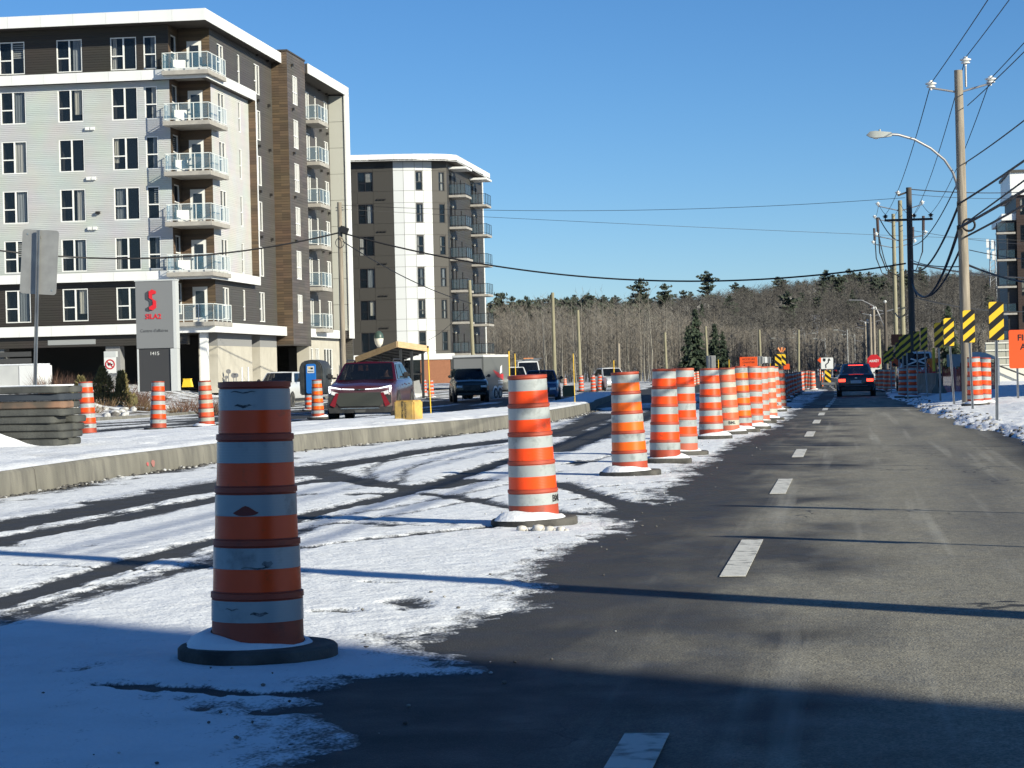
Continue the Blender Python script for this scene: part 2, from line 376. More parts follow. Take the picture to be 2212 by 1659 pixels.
for u, v, r_, c, nm in ((439, 998, .06, (.10, .24, .45), 'blue'), (452, 996, .045, (.5, .12, .12), 'red'), (310, 1024, .035, (.42, .15, .14), 'red'), (335, 1022, .06, (.36, .16, .14), 'faded_red'), (1005-30, 925, .07, (.40, .2, .17), 'red')):
    p = G(u, v); y = p.y; x = poly_at(FRONT, y); a = np.linspace(0, 6.283, 12)[:-1]; mb = MB()
    mb.add([(x+.031-.03*(z/.26)-.0+.004, y+r_*1.3*math.cos(t)*(1+.2*math.sin(3*t)), dip(y)+z) for t in a for z in (.13+r_*.8*math.sin(t),)], [tuple(range(11))]).build('paint_mark', M('spray_'+nm, c, .8), med, fixn=False)
# ------------------------------------------------------------------ snow on the closed lane: real thin sheet with wheel tracks pressed through it
def tracks():
    T = []
    def tr(pts, w, depth=1.): T.append((np.array([tuple(G(u, v))[:2] for u, v in pts]), w, depth))
    tr([(-60, 1325), (120, 1275), (300, 1215), (470, 1172), (660, 1118), (840, 1078), (1000, 1030), (1100, 996), (1240, 955), (1330, 925), (1400, 905)], .27)
    tr([(-60, 1365), (200, 1290), (470, 1215), (660, 1150)], .22, .62)
    tr([(-40, 1150), (150, 1112), (300, 1085), (470, 1052), (640, 1022), (800, 996), (950, 972), (1100, 952)], .80, .95)
    tr([(-40, 1180), (200, 1135), (420, 1090), (560, 1062), (700, 1040)], .40)
    tr([(640, 1012), (740, 1036), (830, 1052), (930, 1060), (1010, 1040)], .42)
    tr([(800, 1040), (795, 1015), (830, 1000), (930, 985), (1100, 962)], .13, .5)
    tr([(870, 1045), (872, 1020), (920, 1002), (1010, 992)], .11, .5)
    tr([(640, 1192), (760, 1176), (900, 1160), (1060, 1144)], .09, .9)
    tr([(660, 1132), (900, 1092), (1100, 1050), (1210, 1020)], .10, .45)
    tr([(920, 1070), (1000, 1080), (1100, 1100), (1250, 1115)], .22, .72)
    tr([(1200, 1046), (1290, 1075), (1390, 1105), (1450, 1112)], .30, .8)
    tr([(1195, 978), (1290, 940), (1380, 905), (1450, 880)], .8, .9)
    tr([(1195, 945), (1260, 920), (1310, 895)], 1.0, .9)
    tr([(640, 1150), (900, 1110), (1080, 1075)], .07, .5)
    tr([(1240, 1010), (1330, 985), (1420, 950)], .1, .5)
    tr([(215, 1490), (300, 1494), (420, 1500), (560, 1512), (700, 1505)], .10, 1.2)
    tr([(40, 1227), (180, 1231), (330, 1238)], .05, .9)
    tr([(690, 1330), (770, 1330)], .05, .9); tr([(790, 1265), (850, 1268)], .03, .9)
    tr([(1260, 1060), (1420, 1045)], .05, .6); tr([(1230, 1085), (1380, 1065)], .05, .6)
    return T
TR = tracks()
EDGE = [(-1.75, 5.5), (-1.85, 7.0), (-2.1, 8.6), (-2.15, 9.0), (-1.55, 9.15), (-1.75, 9.5), (-2.05, 10.4), (-1.9, 11.2), (-1.85, 12.5), (-2.02, 14), (-1.9, 15.6), (-1.62, 17.0), (-1.85, 18.2), (-2.15, 19.2), (-1.75, 21), (-2.05, 23), (-1.85, 25.5), (-1.95, 29), (-1.72, 36), (-1.55, 43), (-1.5, 60), (-1.7, 90), (-1.6, 150)]
def cover(X, Y):
    ex = np.interp(Y, [e[1] for e in EDGE], [e[0] for e in EDGE])
    n = fbm(X*1.3, Y*.8, 5, 5)-.5; n2 = fbm(X*7, Y*3.2, 6, 4)-.5
    d = (ex-X)+n*.75+n2*.26
    c = np.clip(.5+d*2.1, -.6, 1.0)
    near_k = X-np.interp(Y, [p[1] for p in FRONT], [p[0] for p in FRONT])
    c = np.minimum(c, np.clip(.15+near_k*1.6+n*1.6, -.4, 1))
    # bare streak of old asphalt along the kerb
    for P, w_, dep in TR:
        best = np.full(X.shape, 9.)
        for (x0, y0), (x1, y1) in zip(P, P[1:]):
            dx, dy = x1-x0, y1-y0; t = np.clip(((X-x0)*dx+(Y-y0)*dy)/(dx*dx+dy*dy+1e-9), 0, 1)
            best = np.minimum(best, np.hypot(X-x0-t*dx, Y-y0-t*dy))
        e = w_*.44*(.85+.9*n)+.10*n2
        c = c-dep*(1-vsm(e*.45, e*1.7+.05, best))*1.15
        g_ = vsm(w_*1.6+.16, w_*.7, best)*vsm(w_*.35, w_*.7, best)
        c = c-g_*.30*np.clip(np.sin(best*70+3*n2)*.6+.8*(vnoise(X*26, Y*9, 91)-.35), -.2, 1)
    spots = fbm(X*1.7+9, Y*1.1, 44, 4); c = c-np.clip((spots-.70)*7, 0, .9)
    far = vsm(55, 80, Y); c = c*(1-far)+far*np.minimum(c, .15+1.2*(fbm(X*.9, Y*.16, 71, 4)-.2))
    return c
def zsnow(X, Y):
    c = cover(X, Y); h = .015*np.clip((c-.25)/.65, -1.5, 1)+(fbm(X*3, Y*3, 8, 4)-.5)*.012*np.clip(c, 0, 1)
    tread = np.clip(1-abs(c-.5)*2.4, 0, 1)*(vnoise(X*16, Y*12, 4)-.5)*.016
    return vdip(Y)+.012+h+tread
ys = [5.4]
while ys[-1] < 150: ys.append(ys[-1]+max(.016, ys[-1]**2/4700))
grid_sheet('lane_snow', np.linspace(-9.35, -1.0, 360), np.array(ys), zsnow, SNOW, cover=cover, drop=lambda X, Y: cover(X, Y) < .16)
# patchy snow on the far carriageway
def cover2(X, Y):
    n = fbm(X*.55, Y*.13, 12, 5); c = .18+2.6*(n-.42); wheel = np.abs(((X+.138*(Y-70)*.3)+13.2) % 3.4-1.7)
    b_ = np.interp(Y, [p[1] for p in BACK], [p[0] for p in BACK]); c = c+.9*np.exp(-np.clip(b_-X, 0, 9)/.5)
    c = c+.8*np.exp(-np.clip(X-(-24.75-.138*(Y-70)), 0, 9)/.8)
    return np.clip(c-.5*vsm(.9, .2, np.abs(wheel-.8)), -.4, 1)
grid_sheet('carriageway_snow', np.linspace(-34, -9.6, 200), np.linspace(24, 190, 420), lambda X, Y: vdip(Y)+.012+.03*np.clip((cover2(X, Y)-.3)/.5, -1.5, 1), SNOW, cover=cover2, drop=lambda X, Y: (cover2(X, Y) < .16) | (X > np.interp(Y, [p[1] for p in BACK], [p[0] for p in BACK])) | (X < -24.7-.138*(Y-70)))
# far kerb of that carriageway
fk = MB()
pts = [(xcurb(y), y) for y in np.linspace(20, 180, 60)]
for s_ in range(12):
    seg = pts[s_*5:s_*5+6]; ring = []
    for x, y in seg: ring.append([(x+.02, y, dip(y)-.05), (x, y, dip(y)+.15), (x-.18, y, dip(y)+.15), (x-.18, y, dip(y)-.05)])
    vs = [p for r_ in ring for p in r_]; n = len(seg)
    if n < 2: continue
    fs = [(i*4+j, i*4+(j+1) % 4, (i+1)*4+(j+1) % 4, (i+1)*4+j) for i in range(n-1) for j in range(4)]+[(0, 1, 2, 3), tuple((n-1)*4+j for j in range(4))]
    MB().add(vs, fs).build('kerb_block', CONC, bpy.data.objects['road'])
# planted bank beyond it, with drifted snow
def zbank(X, Y): return vgz(X, Y)+.10*vsm(0, .6, -24.9-.138*(Y-70)-X)+.22*(fbm(X*.6, Y*.5, 51, 5)-.45)*vsm(0, 2, -24.9-.138*(Y-70)-X)
grid_sheet('planted_bank', np.linspace(-60, -20, 200), np.linspace(35, 165, 260), zbank, VERGE, drop=lambda X, Y: X > -24.95-.138*(Y-70)+.25)
# verge on the right with ploughed snow
RE = [(2.4, 0), (2.45, 25), (2.35, 32), (2.05, 42), (1.75, 55), (1.7, 62), (1.9, 80), (1.6, 110), (1.9, 160)]
def zverge(X, Y):
    e = X-np.interp(Y, [p[1] for p in RE], [p[0] for p in RE])+(fbm(X*1.5, Y*.6, 61, 4)-.5)*.7
    h = -.05+.17*vsm(-.05, .55, e)+.10*vsm(.5, 2.5, e)
    h = h+vsm(-.1, .4, e)*(fbm(X*2.2, Y*1.6, 62, 5)-.5)*.08+vsm(0, .2, e)*vsm(1.3, .3, e)*(fbm(X*7, Y*6, 63, 4)-.45)*.06
    bank = np.exp(-((X-8.6-.02*(Y-70))/2.6)**2)*vsm(58, 68, Y)*vsm(110, 92, Y); h = h+bank*(.62+.5*(fbm(X*.8, Y*.5, 64, 4)-.5))
    return vdip(Y)+h
def rverge(X, Y): return X-np.interp(Y, [p[1] for p in RE], [p[0] for p in RE]) < -.75
ys = [16.]
while ys[-1] < 190: ys.append(ys[-1]+max(.05, ys[-1]**2/5200))
grid_sheet('verge_snow', np.concatenate([np.linspace(.8, 5, 170), np.linspace(5.06, 34, 120)]), np.array(ys), zverge, CRUST, drop=rverge)
# ploughed lumps along the right edge and crumbs along the kerb
def lumps(name, pts, mats, label=None):
    mb = MB()
    ico = [(0, 0, 1), (.89, 0, .45), (.28, .85, .45), (-.72, .53, .45), (-.72, -.53, .45), (.28, -.85, .45), (.72, .53, -.45), (-.28, .85, -.45), (-.89, 0, -.45), (-.28, -.85, -.45), (.72, -.53, -.45), (0, 0, -1)]
    fc = [(0,1,2),(0,2,3),(0,3,4),(0,4,5),(0,5,1),(1,6,2),(2,7,3),(3,8,4),(4,9,5),(5,10,1),(6,7,2),(7,8,3),(8,9,4),(9,10,5),(10,6,1),(11,7,6),(11,8,7),(11,9,8),(11,10,9),(11,6,10)]
    for (x, y, z, r, m) in pts:
        sx, sy, sz = r*random.uniform(.7, 1.3), r*random.uniform(.7, 1.3), r*random.uniform(.5, .85)
        mb.add([(x+p[0]*sx*random.uniform(.75, 1.2), y+p[1]*sy*random.uniform(.75, 1.2), z+p[2]*sz*random.uniform(.75, 1.2)) for p in ico], fc, m)
    o = mb.build(name, mats, smooth=70); o['kind'] = 'stuff'
    if label: o['label'] = label
    return o
LUMPM = [M('lump_snow', (.58, .59, .60), .9, col2=(.30, .29, .275), scale=7, bump=.5), M('lump_grey', (.20, .19, .175), .9, col2=(.09, .085, .08), scale=9, bump=.5), M('lump_dark', (.07, .068, .065), .9)]
pts = []
for _ in range(800):
    y = 27+70*random.random()**1.8; e = random.gauss(.22, .26); x = np.interp(y, [p[1] for p in RE], [p[0] for p in RE])+e
    r = random.uniform(.014, .046)*(1.25 if .1 < e < .8 else .6)
    pts.append((x, y, float(zverge(np.array(x), np.array(y)))-r*.1, r, random.choices([0, 1, 2], [2.4, 5, 1.6])[0]))
lumps('ploughed_snow_lumps', pts, LUMPM, 'ploughed grey snow lumps along the right road edge')
pts = []
for _ in range(900):
    y = 20+60*random.random()**1.5; x = poly_at(FRONT, y)+.06+abs(random.gauss(0, .09)); r = random.uniform(.008, .035)
    pts.append((x, y, dip(y)+.012+r*.4, r, random.choices([0, 1, 2], [2, 3, 5])[0]))
lumps('kerb_rubble', pts, LUMPM, 'crumbs of dirt and ice along the foot of the median kerb')
pts = []
for _ in range(150):
    y = 6.5+30*random.random()**2; x = np.interp(y, [e[1] for e in EDGE], [e[0] for e in EDGE])+random.gauss(-.25, .55); r = random.uniform(.003, .011)
    pts.append((x, y, .03+r*.3 if x < -2 else .014+r*.4, r, random.choices([0, 1, 2], [4, 4, 1])[0]))
lumps('loose_snow_crumbs', pts, LUMPM, 'loose crumbs of snow and grit along the lane snow edge')
# ------------------------------------------------------------------ building materials
S_LIGHT = siding('light_siding', (.57, .585, .575), .115, (.53, .545, .535))
S_WHITE = siding('white_siding', (.66, .65, .62), .115, (.62, .61, .58))
S_DARK = siding('charcoal_siding', (.045, .039, .032), .15, (.036, .031, .026))
S_GREY = siding('grey_siding', (.098, .09, .08), .15, (.082, .075, .067))
S_WOOD = siding('brown_board_siding', (.155, .105, .065), .18, (.085, .060, .040), streak=.4)
S_TOWER = siding('taupe_board_siding', (.135, .113, .094), .2, (.092, .078, .065), streak=.5)
FASC = M('white_metal_fascia', (.80, .80, .78), .45, col2=(.74, .745, .73), scale=.8, stretch=(1, 1, .2))
WFRAME = M('white_window_frame', (.80, .80, .77), .45); BFRAME = M('black_window_frame', (.012, .012, .014), .4)
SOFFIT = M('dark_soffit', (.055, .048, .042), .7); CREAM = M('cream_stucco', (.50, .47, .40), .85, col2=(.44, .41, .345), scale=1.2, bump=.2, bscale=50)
SLABM = M('balcony_concrete', (.42, .395, .35), .8, col2=(.33, .31, .28), scale=2.2, bump=.2, bscale=40)
RAILM = M('rail_white', (.70, .73, .71), .4); RAILB = M('rail_black', (.015, .016, .02), .4)
BRICK = M('red_brick', (.36, .16, .085), .85, col2=(.26, .11, .06), scale=9, stretch=(1, 1, 3))
def glass(name, col, alpha, rough=.03, spec=.8):
    m = M(name, col, rough, alpha=alpha, spec=spec); return m
PANE = glass('window_glass', (.02, .03, .042), .42); RGLASS = glass('balcony_glass', (.16, .34, .46), .26, .03); PANE2 = glass('dark_window_glass', (.02, .026, .034), .7)
CURT = [M('curtain_%d' % i, c, .9, col2=tuple(x*.8 for x in c), scale=3, stretch=(4, 1, .2)) for i, c in enumerate([(.70, .70, .66), (.45, .49, .52), (.78, .76, .66), (.30, .34, .37)])]

def frame_mesh(w, h, kind, mat):
    def mk():
        mb = MB(); b = .06; d0, d1 = -.02, .07
        mb.box((0, d0, 0), (b, d1, h)); mb.box((w-b, d0, 0), (w, d1, h)); mb.box((b+.002, d0, 0), (w-b-.002, d1, b)); mb.box((b+.002, d0, h-b), (w-b-.002, d1, h))
        if kind == 'double':
            mb.box((w/2-.045, d0-.004, b+.002), (w/2+.045, d1, h-b-.002)); mb.box((b+.002, d0-.002, h*.43-.035), (w/2-.047, d1-.01, h*.43+.035))
        elif kind == 'single': mb.box((b+.002, d0-.002, h*.45-.035), (w-b-.002, d1-.01, h*.45+.035))
        elif kind == 'triple':
            for f in (.34, .67): mb.box((w*f-.035, d0-.004, b+.002), (w*f+.035, d1, h-b-.002))
            mb.box((b+.002, d0-.002, h*.42-.03), (w-b-.002, d1-.01, h*.42+.03))
        return mb.mesh('window', mat)
    return cached(('frame', w, h, kind, mat.name), mk)
def curtain_mesh(w, h, k):
    def mk():
        r = random.Random(k*31+int(w*100)); mb = MB(); c0, c1 = sorted((r.random(), r.random()))
        spans = [(0.06, .06+.30*r.random()+.1, 1)] if k % 3 == 0 else [(.5, .94, 0)] if k % 3 == 1 else [(.62, .94, 0)]
        for a, b_, _ in spans:
            n = max(6, int((b_-a)*w/.05)); vs = []
            for i in range(n+1):
                x = (a+(b_-a)*i/n)*w; y = .16+.025*math.sin(i*1.9+k); vs += [(x, y, .06 if k % 2 else .2*h*(k % 4 == 2)+.06), (x, y, h-.05)]
            mb.add(vs, [(2*i, 2*i+2, 2*i+3, 2*i+1) for i in range(n)])
        return mb.mesh('curtain', CURT[k % 4], smooth=60, fixn=False)
    return cached(('curt', w, h, k), mk)
def blind_mesh(w, h):
    def mk():
        mb = MB()
        for i in range(7): mb.box((w*.52, .13, h*(.5+.065*i)), (w*.95, .15, h*(.5+.065*i)+.07))
        return mb.mesh('blind', CURT[0])
    return cached(('blind', w, h), mk)
def room_mesh(w, h):
    return cached(('room', w, h), lambda: MB().add([(0,.09,0),(w,.09,0),(w,.09,h),(0,.09,h),(0,1.1,0),(w,1.1,0),(w,1.1,h),(0,1.1,h)], [(0,1,5,4),(1,2,6,5),(2,3,7,6),(3,0,4,7),(4,5,6,7)]).mesh('room', M('room_wall', (.05, .05, .052), .9)))
def pane_mesh(w, h, mat):
    return cached(('pane', w, h, mat.name), lambda: MB().add([(.05,.045,.05),(w-.05,.045,.05),(w-.05,.045,h-.05),(.05,.045,h-.05)], [(0,1,2,3)]).mesh('pane', mat))
WK = [0]
def window(par, loc, rz, w, h, kind, mat=None, pane=None, curtain=True):
    WK[0] += 1; k = (WK[0]*7) % 12
    o = put('window', frame_mesh(w, h, kind, mat or WFRAME), par, loc, rz)
    put('pane', pane_mesh(w, h, pane or PANE), o); put('room', room_mesh(w, h), o)
    if curtain and k < 9: put('curtain', curtain_mesh(w, h, k), o)
    elif curtain and k == 10: put('blind', blind_mesh(w, h), o)
    return o
def facade(name, par, loc, rz, L_, z0, z1, holes, mat, rev=.12):
    """wall face in its own frame (x along, y into the wall, z up) with openings cut; holes (x0,z0,w,h)"""
    xs_ = sorted({0, L_} | {round(a, 4) for x, z, w_, h_ in holes for a in (x, x+w_) if 0 < a < L_}); zs_ = sorted({z0, z1} | {round(a, 4) for x, z, w_, h_ in holes for a in (z, z+h_) if z0 < a < z1})
    mb = MB()
    for a, b_ in zip(xs_, xs_[1:]):
        for c, d in zip(zs_, zs_[1:]):
            mx, mz = (a+b_)/2, (c+d)/2
            if any(x < mx < x+w_ and z < mz < z+h_ for x, z, w_, h_ in holes): continue
            mb.quad((a, 0, c), (b_, 0, c), (b_, 0, d), (a, 0, d))
    for x, z, w_, h_ in holes:
        mb.quad((x, 0, z), (x, rev, z), (x, rev, z+h_), (x, 0, z+h_)); mb.quad((x+w_, 0, z), (x+w_, 0, z+h_), (x+w_, rev, z+h_), (x+w_, rev, z))
        mb.quad((x, 0, z), (x+w_, 0, z), (x+w_, rev, z), (x, rev, z)); mb.quad((x, 0, z+h_), (x, rev, z+h_), (x+w_, rev, z+h_), (x+w_, 0, z+h_))
    return mb.build(name, mat, par, loc=loc, rz=rz, fixn=False)
def wallw(par, loc, rz, L_, z0, z1, wins, mat, fmat=None, pane=None, rev=.10, name='wall'):
    """facade + its windows; wins (x, z, w, h, kind)"""
    facade(name, par, loc, rz, L_, z0, z1, [q[:4] for q in wins], mat, rev)
    c, s = math.cos(rz), math.sin(rz)
    for x, z, w_, h_, kind in wins:
        yy_ = .035
        window(par, (loc[0]+x*c-yy_*s, loc[1]+x*s+yy_*c, loc[2]+z), rz, w_, h_, kind, fmat, pane)
def fascia(par, loc, rz, L_, h, t=.06, back=.25, pl=2.0, mat=None, name='fascia'):
    """metal edge band: backing plus separate cover panels with open joints"""
    mat = mat or FASC
    o = MB().box((0, t, 0), (L_, back, h)).build(name, SOFFIT, par, loc=loc, rz=rz)
    n = max(1, round(L_/pl)); x = 0
    wd = [1]*n; tot = sum(wd)
    for i in range(n):
        l = L_/n; key = ('fp', round(l, 3), h, t, mat.name)
        me = cached(key, lambda: MB().box((.006, 0, 0), (l-.006, t-.003, h)).mesh('panel', mat))
        put('panel', me, o, (i*l, 0, 0))
    return o
# ------------------------------------------------------------------ first apartment building (six storeys over an open ground floor)
P0 = at(445.5, 600, 137); P0.z = 0; TH = rad(1.1)
bld = thing('apartment_building', 'six storey apartment block with pale grey siding and glass corner balconies', 'building', (P0.x, P0.y, 0), TH)
Q = math.pi/2
FL = [6.85+3.03*k for k in range(6)]         # window heads
WH = 1.98
LA = 34.0
acols = [(-12.62, 1.6, 'double'), (-9.0, 1.6, 'double'), (-5.62, 1.62, 'double'), (-3.55, .78, 'single')]
for x in (-16.2, -19.7, -23.2, -26.7, -30.2): acols.append((x, 1.6, 'double'))
def arow(k): return [(x+LA, FL[k]-WH, w_, WH, kd) for x, w_, kd in acols]
NX = -2.0; ND = 2.1                                             # corner notch for the balconies
LAW = LA+NX
for z0, z1, ks, mt in ((4.6, 7.25, [0], S_DARK), (7.75, 19.3, [1, 2, 3, 4], S_LIGHT), (19.9, 22.65, [5], S_DARK)):
    wins = [q for k in ks for q in arow(k) if q[0]+q[2] < LAW]
    wallw(bld, (-LA, 0, 0), 0, LAW, z0, z1, wins, mt)
# notch walls
for k in range(6):
    z0 = [4.62, 7.5, 10.6, 13.63, 16.66, 19.69][k]; z1 = z0+2.98
    wallw(bld, (NX, 0, 0), Q, ND, z0, z1, [(.55, z0+.55, 1.1, 1.9, 'single')], S_WOOD)
    facade('wall', bld, (NX, ND, 0), 0, -NX, z0, z1, [(.55, z0+.02, .95, 2.2)], S_WOOD, .1)
    dr = MB().box((.55, .02, z0+.02), (1.5, .08, z0+2.22)).build('door', WFRAME, bld, loc=(NX, ND, 0))
    MB().box((.75, -.01, z0+.35), (1.3, .018, z0+1.95)).build('pane', PANE2, dr); MB().box((.62, -.04, z0+1.0), (.66, .018, z0+1.12)).build('handle', RAILB, dr)
# face along the street
LB = 38.0
bcols = [(3.9-ND, 1.5, 'double'), (8.95-ND, .58, 'single')]; gcol = [(13.4, 1.5, 'double')]
for z0, z1, ks, mt in ((4.6, 7.25, [0], S_GREY), (7.75, 19.3, [1, 2, 3, 4], S_WHITE), (19.9, 22.65, [5], S_GREY)):
    end = 11.6
    wallw(bld, (0, ND, 0), Q, end-ND, z0, z1, [(x, FL[k]-WH, w_, WH, kd) for k in ks for x, w_, kd in bcols], mt)
wallw(bld, (0, 11.6, 0), Q, 6.8, 4.0, 22.65, [(13.4-11.6, FL[k]-WH, 1.5, WH, 'double') for k in range(6)], S_GREY)
TX = 1.1; TT = 23.45
# tower
MB().box((-2, 18.4, 0), (TX-.02, 22.6, .01)).build('slab', SLABM, bld, loc=(0, 0, 3.3))
facade('wall', bld, (-2, 18.4, 0), 0, 2+TX, 3.4, TT, [], S_WOOD)
wallw(bld, (TX, 18.4, 0), Q, 5.6, 3.4, TT, [(1.55, FL[k]-WH, 1.55, WH, 'triple') for k in range(6)], S_TOWER)
facade('wall', bld, (TX, 24.0, 0), math.pi, 2+TX, 3.4, TT, [], S_TOWER); facade('wall', bld, (-2, 24.0, 0), -Q, 5.6, 3.4, TT, [], S_TOWER)
MB().box((-2.05, 18.33, TT), (TX+.05, 24.05, TT+.1)).build('parapet_cap', SOFFIT, bld)
# second stretch with small balconies
wallw(bld, (0, 24.0, 0), Q, 13.2, 4.0, 22.65, [(a-24, FL[k]-WH, w_, WH, kd) for k in range(6) for a, w_, kd in ((28.7, 1.5, 'double'), (32.0, .6, 'single'), (35.2, 1.5, 'double'))], S_GREY)
# end fin in pale panels
for k in range(9):
    z0 = 4.6+k*2.0; MB().box((0, 37.2, z0+.01), (1.2, 37.26, z0+1.985)).build('panel', M('pale_grey_panel', (.47, .47, .42), .6), bld)
MB().box((0, 37.262, 4.0), (1.2, 38.4, 22.65)).build('end_wall', S_GREY, bld); MB().box((1.2+.002, 37.1, 4.0), (1.34, 38.5, 23.3)).build('edge_trim', FASC, bld)
# roof and bands
OX, OY = .72, 1.4
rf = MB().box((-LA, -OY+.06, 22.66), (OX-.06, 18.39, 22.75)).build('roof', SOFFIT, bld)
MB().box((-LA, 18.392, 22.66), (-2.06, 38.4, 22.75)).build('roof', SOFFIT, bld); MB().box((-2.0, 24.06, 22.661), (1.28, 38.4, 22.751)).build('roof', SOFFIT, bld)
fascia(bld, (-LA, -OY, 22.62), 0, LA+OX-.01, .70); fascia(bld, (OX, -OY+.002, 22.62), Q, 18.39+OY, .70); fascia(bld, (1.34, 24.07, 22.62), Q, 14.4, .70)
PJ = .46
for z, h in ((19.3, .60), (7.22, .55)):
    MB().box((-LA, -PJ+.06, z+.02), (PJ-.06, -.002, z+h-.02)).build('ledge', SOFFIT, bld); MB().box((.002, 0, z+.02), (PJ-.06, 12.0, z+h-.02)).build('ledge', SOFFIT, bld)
    fascia(bld, (-LA, -PJ, z), 0, LA+PJ-.01, h); fascia(bld, (PJ, -PJ+.002, z), Q, 12.0+PJ, h)
MB().box((.004, 11.6, 7.78), (PJ-.004, 11.72, 19.29)).build('wood_fin', S_WOOD, bld); MB().box((.004, 11.722, 7.78), (PJ, 12.0, 19.29)).build('edge_trim', FASC, bld)
fascia(bld, (-LA, -.62, 3.98), 0, LA+.66-.01, .62); fascia(bld, (.66, -.618, 3.98), Q, 19.0, .62); fascia(bld, (.66, 24.02, 3.98), Q, 14.3, .62)
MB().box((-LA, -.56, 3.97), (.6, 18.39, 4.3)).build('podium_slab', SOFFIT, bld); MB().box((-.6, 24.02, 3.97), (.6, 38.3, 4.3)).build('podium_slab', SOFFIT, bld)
# corner balconies
def balcony(par, loc, rz, w, d, rail, gmat, nb=4, nd=2, h=1.07, th=.26, left=True):
    """slab with its front-left corner at loc: x right, y inwards; railing on front and right (and left)"""
    o = MB().box((0, 0, -th), (w, d, 0)).build('balcony', SLABM, par, loc=loc, rz=rz, bevel=.01)
    mb = MB(); e = .06
    sides = [((e, e), (w-e, e), nb), ((w-e, e), (w-e, d-.02), nd)]+([((e, e), (e, d*.55), nd)] if left else [])
    for (ax, ay), (bx, by), n in sides:
        for i in range(n+1):
            x, y = ax+(bx-ax)*i/n, ay+(by-ay)*i/n; mb.box((x-.022, y-.022, 0), (x+.022, y+.022, h))
        for zz in (h-.03, .10):
            mb.box((min(ax, bx)-.02, min(ay, by)-.02, zz), (max(ax, bx)+.02, max(ay, by)+.02, zz+.045))
    mb.build('railing', rail, o)
    for (ax, ay), (bx, by), n in sides:
        for i in range(n):
            f0, f1 = (i+.06)/n, (i+.94)/n
            a, b_ = Vector((ax+(bx-ax)*f0, ay+(by-ay)*f0, .16)), Vector((ax+(bx-ax)*f1, ay+(by-ay)*f1, .16))
            MB().add([a, b_, b_+Vector((0, 0, h-.22)), a+Vector((0, 0, h-.22))], [(0, 1, 2, 3)]).build('glass_panel', gmat, o)
    return o
BZ = [4.62, 7.62, 10.65, 13.68, 16.71, 19.74]
for k, z in enumerate(BZ):
    balcony(bld, (-2.2, -.95, z), 0, 2.9, 4.3, RAILM, RGLASS, 3, 4)
    for k2 in range(1):
        balcony(bld, (TX-1.0+.004, 27.6, z), 0, 1.15, 3.4, RAILM, RGLASS, 1, 3, left=False)
# heat pumps standing on the balconies
hp = thing('heat_pump', 'white balcony heat pump unit with round fan grille', 'heat pump', group='heat pumps on the corner balconies')
MB().box((0, 0, .08), (.78, .3, .78)).build('casing', M('heat_pump_white', (.72, .71, .66), .5), hp, bevel=.015)
mb = MB(); [mb.lathe([(r, -.004), (r+.012, -.012), (r+.024, -.004)], 20, o=(.32, 0, .43), axis='Y') for r in (.03, .09, .15, .21, .26)]; mb.build('fan_grille', RAILB, hp)
for x in (.06, .68): MB().box((x, .02, 0), (x+.05, .28, .08)).build('foot', RAILB, hp)
Rb = Matrix.Rotation(TH, 4, 'Z'); 
def bl(x, y, z): return Vector((P0.x, P0.y, 0))+(Rb @ Vector((x, y, z)))
for k, z in enumerate(BZ[1:]):
    (lambda o: (setattr(o, 'location', bl(-1.75, .05, z+.005)), setattr(o, 'rotation_euler', (0, 0, TH+.5))))(hp if k == 0 else copy_tree(hp))
# chairs on two of them
ch = thing('patio_chair', 'dark patio chair on a glass sided corner balcony', 'chair', group='patio chairs on the balconies')
CHM = M('patio_dark', (.03, .03, .035), .6); MB().box((-.25, -.25, .42), (.25, .25, .46)).build('seat', CHM, ch); MB().box((-.25, .21, .46), (.25, .25, .92)).build('backrest', CHM, ch)
for sx in (-.22, .22):
    for sy in (-.22, .22): MB().tube([(sx, sy, 0), (sx, sy, .42)], .015, 6).build('leg', CHM, ch)
for k, (x, y, z, r_) in enumerate([(-.35, -.2, BZ[3], .4), (.1, .5, BZ[5], 1.6), (-.5, -.3, BZ[4], -.3), (-.9, .3, BZ[3], 2.0)]):
    o = ch if k == 0 else copy_tree(ch); o.location = bl(x, y, z+.004); o.rotation_euler = (0, 0, r_)
# paired dryer vents on the pale wall
for k in range(5):
    z = 7.35+3.03*(k+1)-.0
    if k < 4:
        for dx in (0, .32): MB().box((-7.3+dx, -.16, z+.0), (-7.02+dx, -.004, z+.2)).build('vent_hood', FASC, bld, bevel=.02)
    for y in (14.0, 17.0, 19.6, 26.0, 33.6, 36.0): MB().box((.004 if y < 18 or y > 24 else TX+.004, y, z+.05), (.18 if y < 18 or y > 24 else TX+.16, y+.22, z+.22)).build('vent_hood', M('dark_vent', (.02, .018, .016), .5), bld)
MB().box((-6.75, -.2, 11.35), (-6.5, -.004, 11.5)).build('vent_hood', M('dark_vent', (.02, .018, .016), .5), bld)
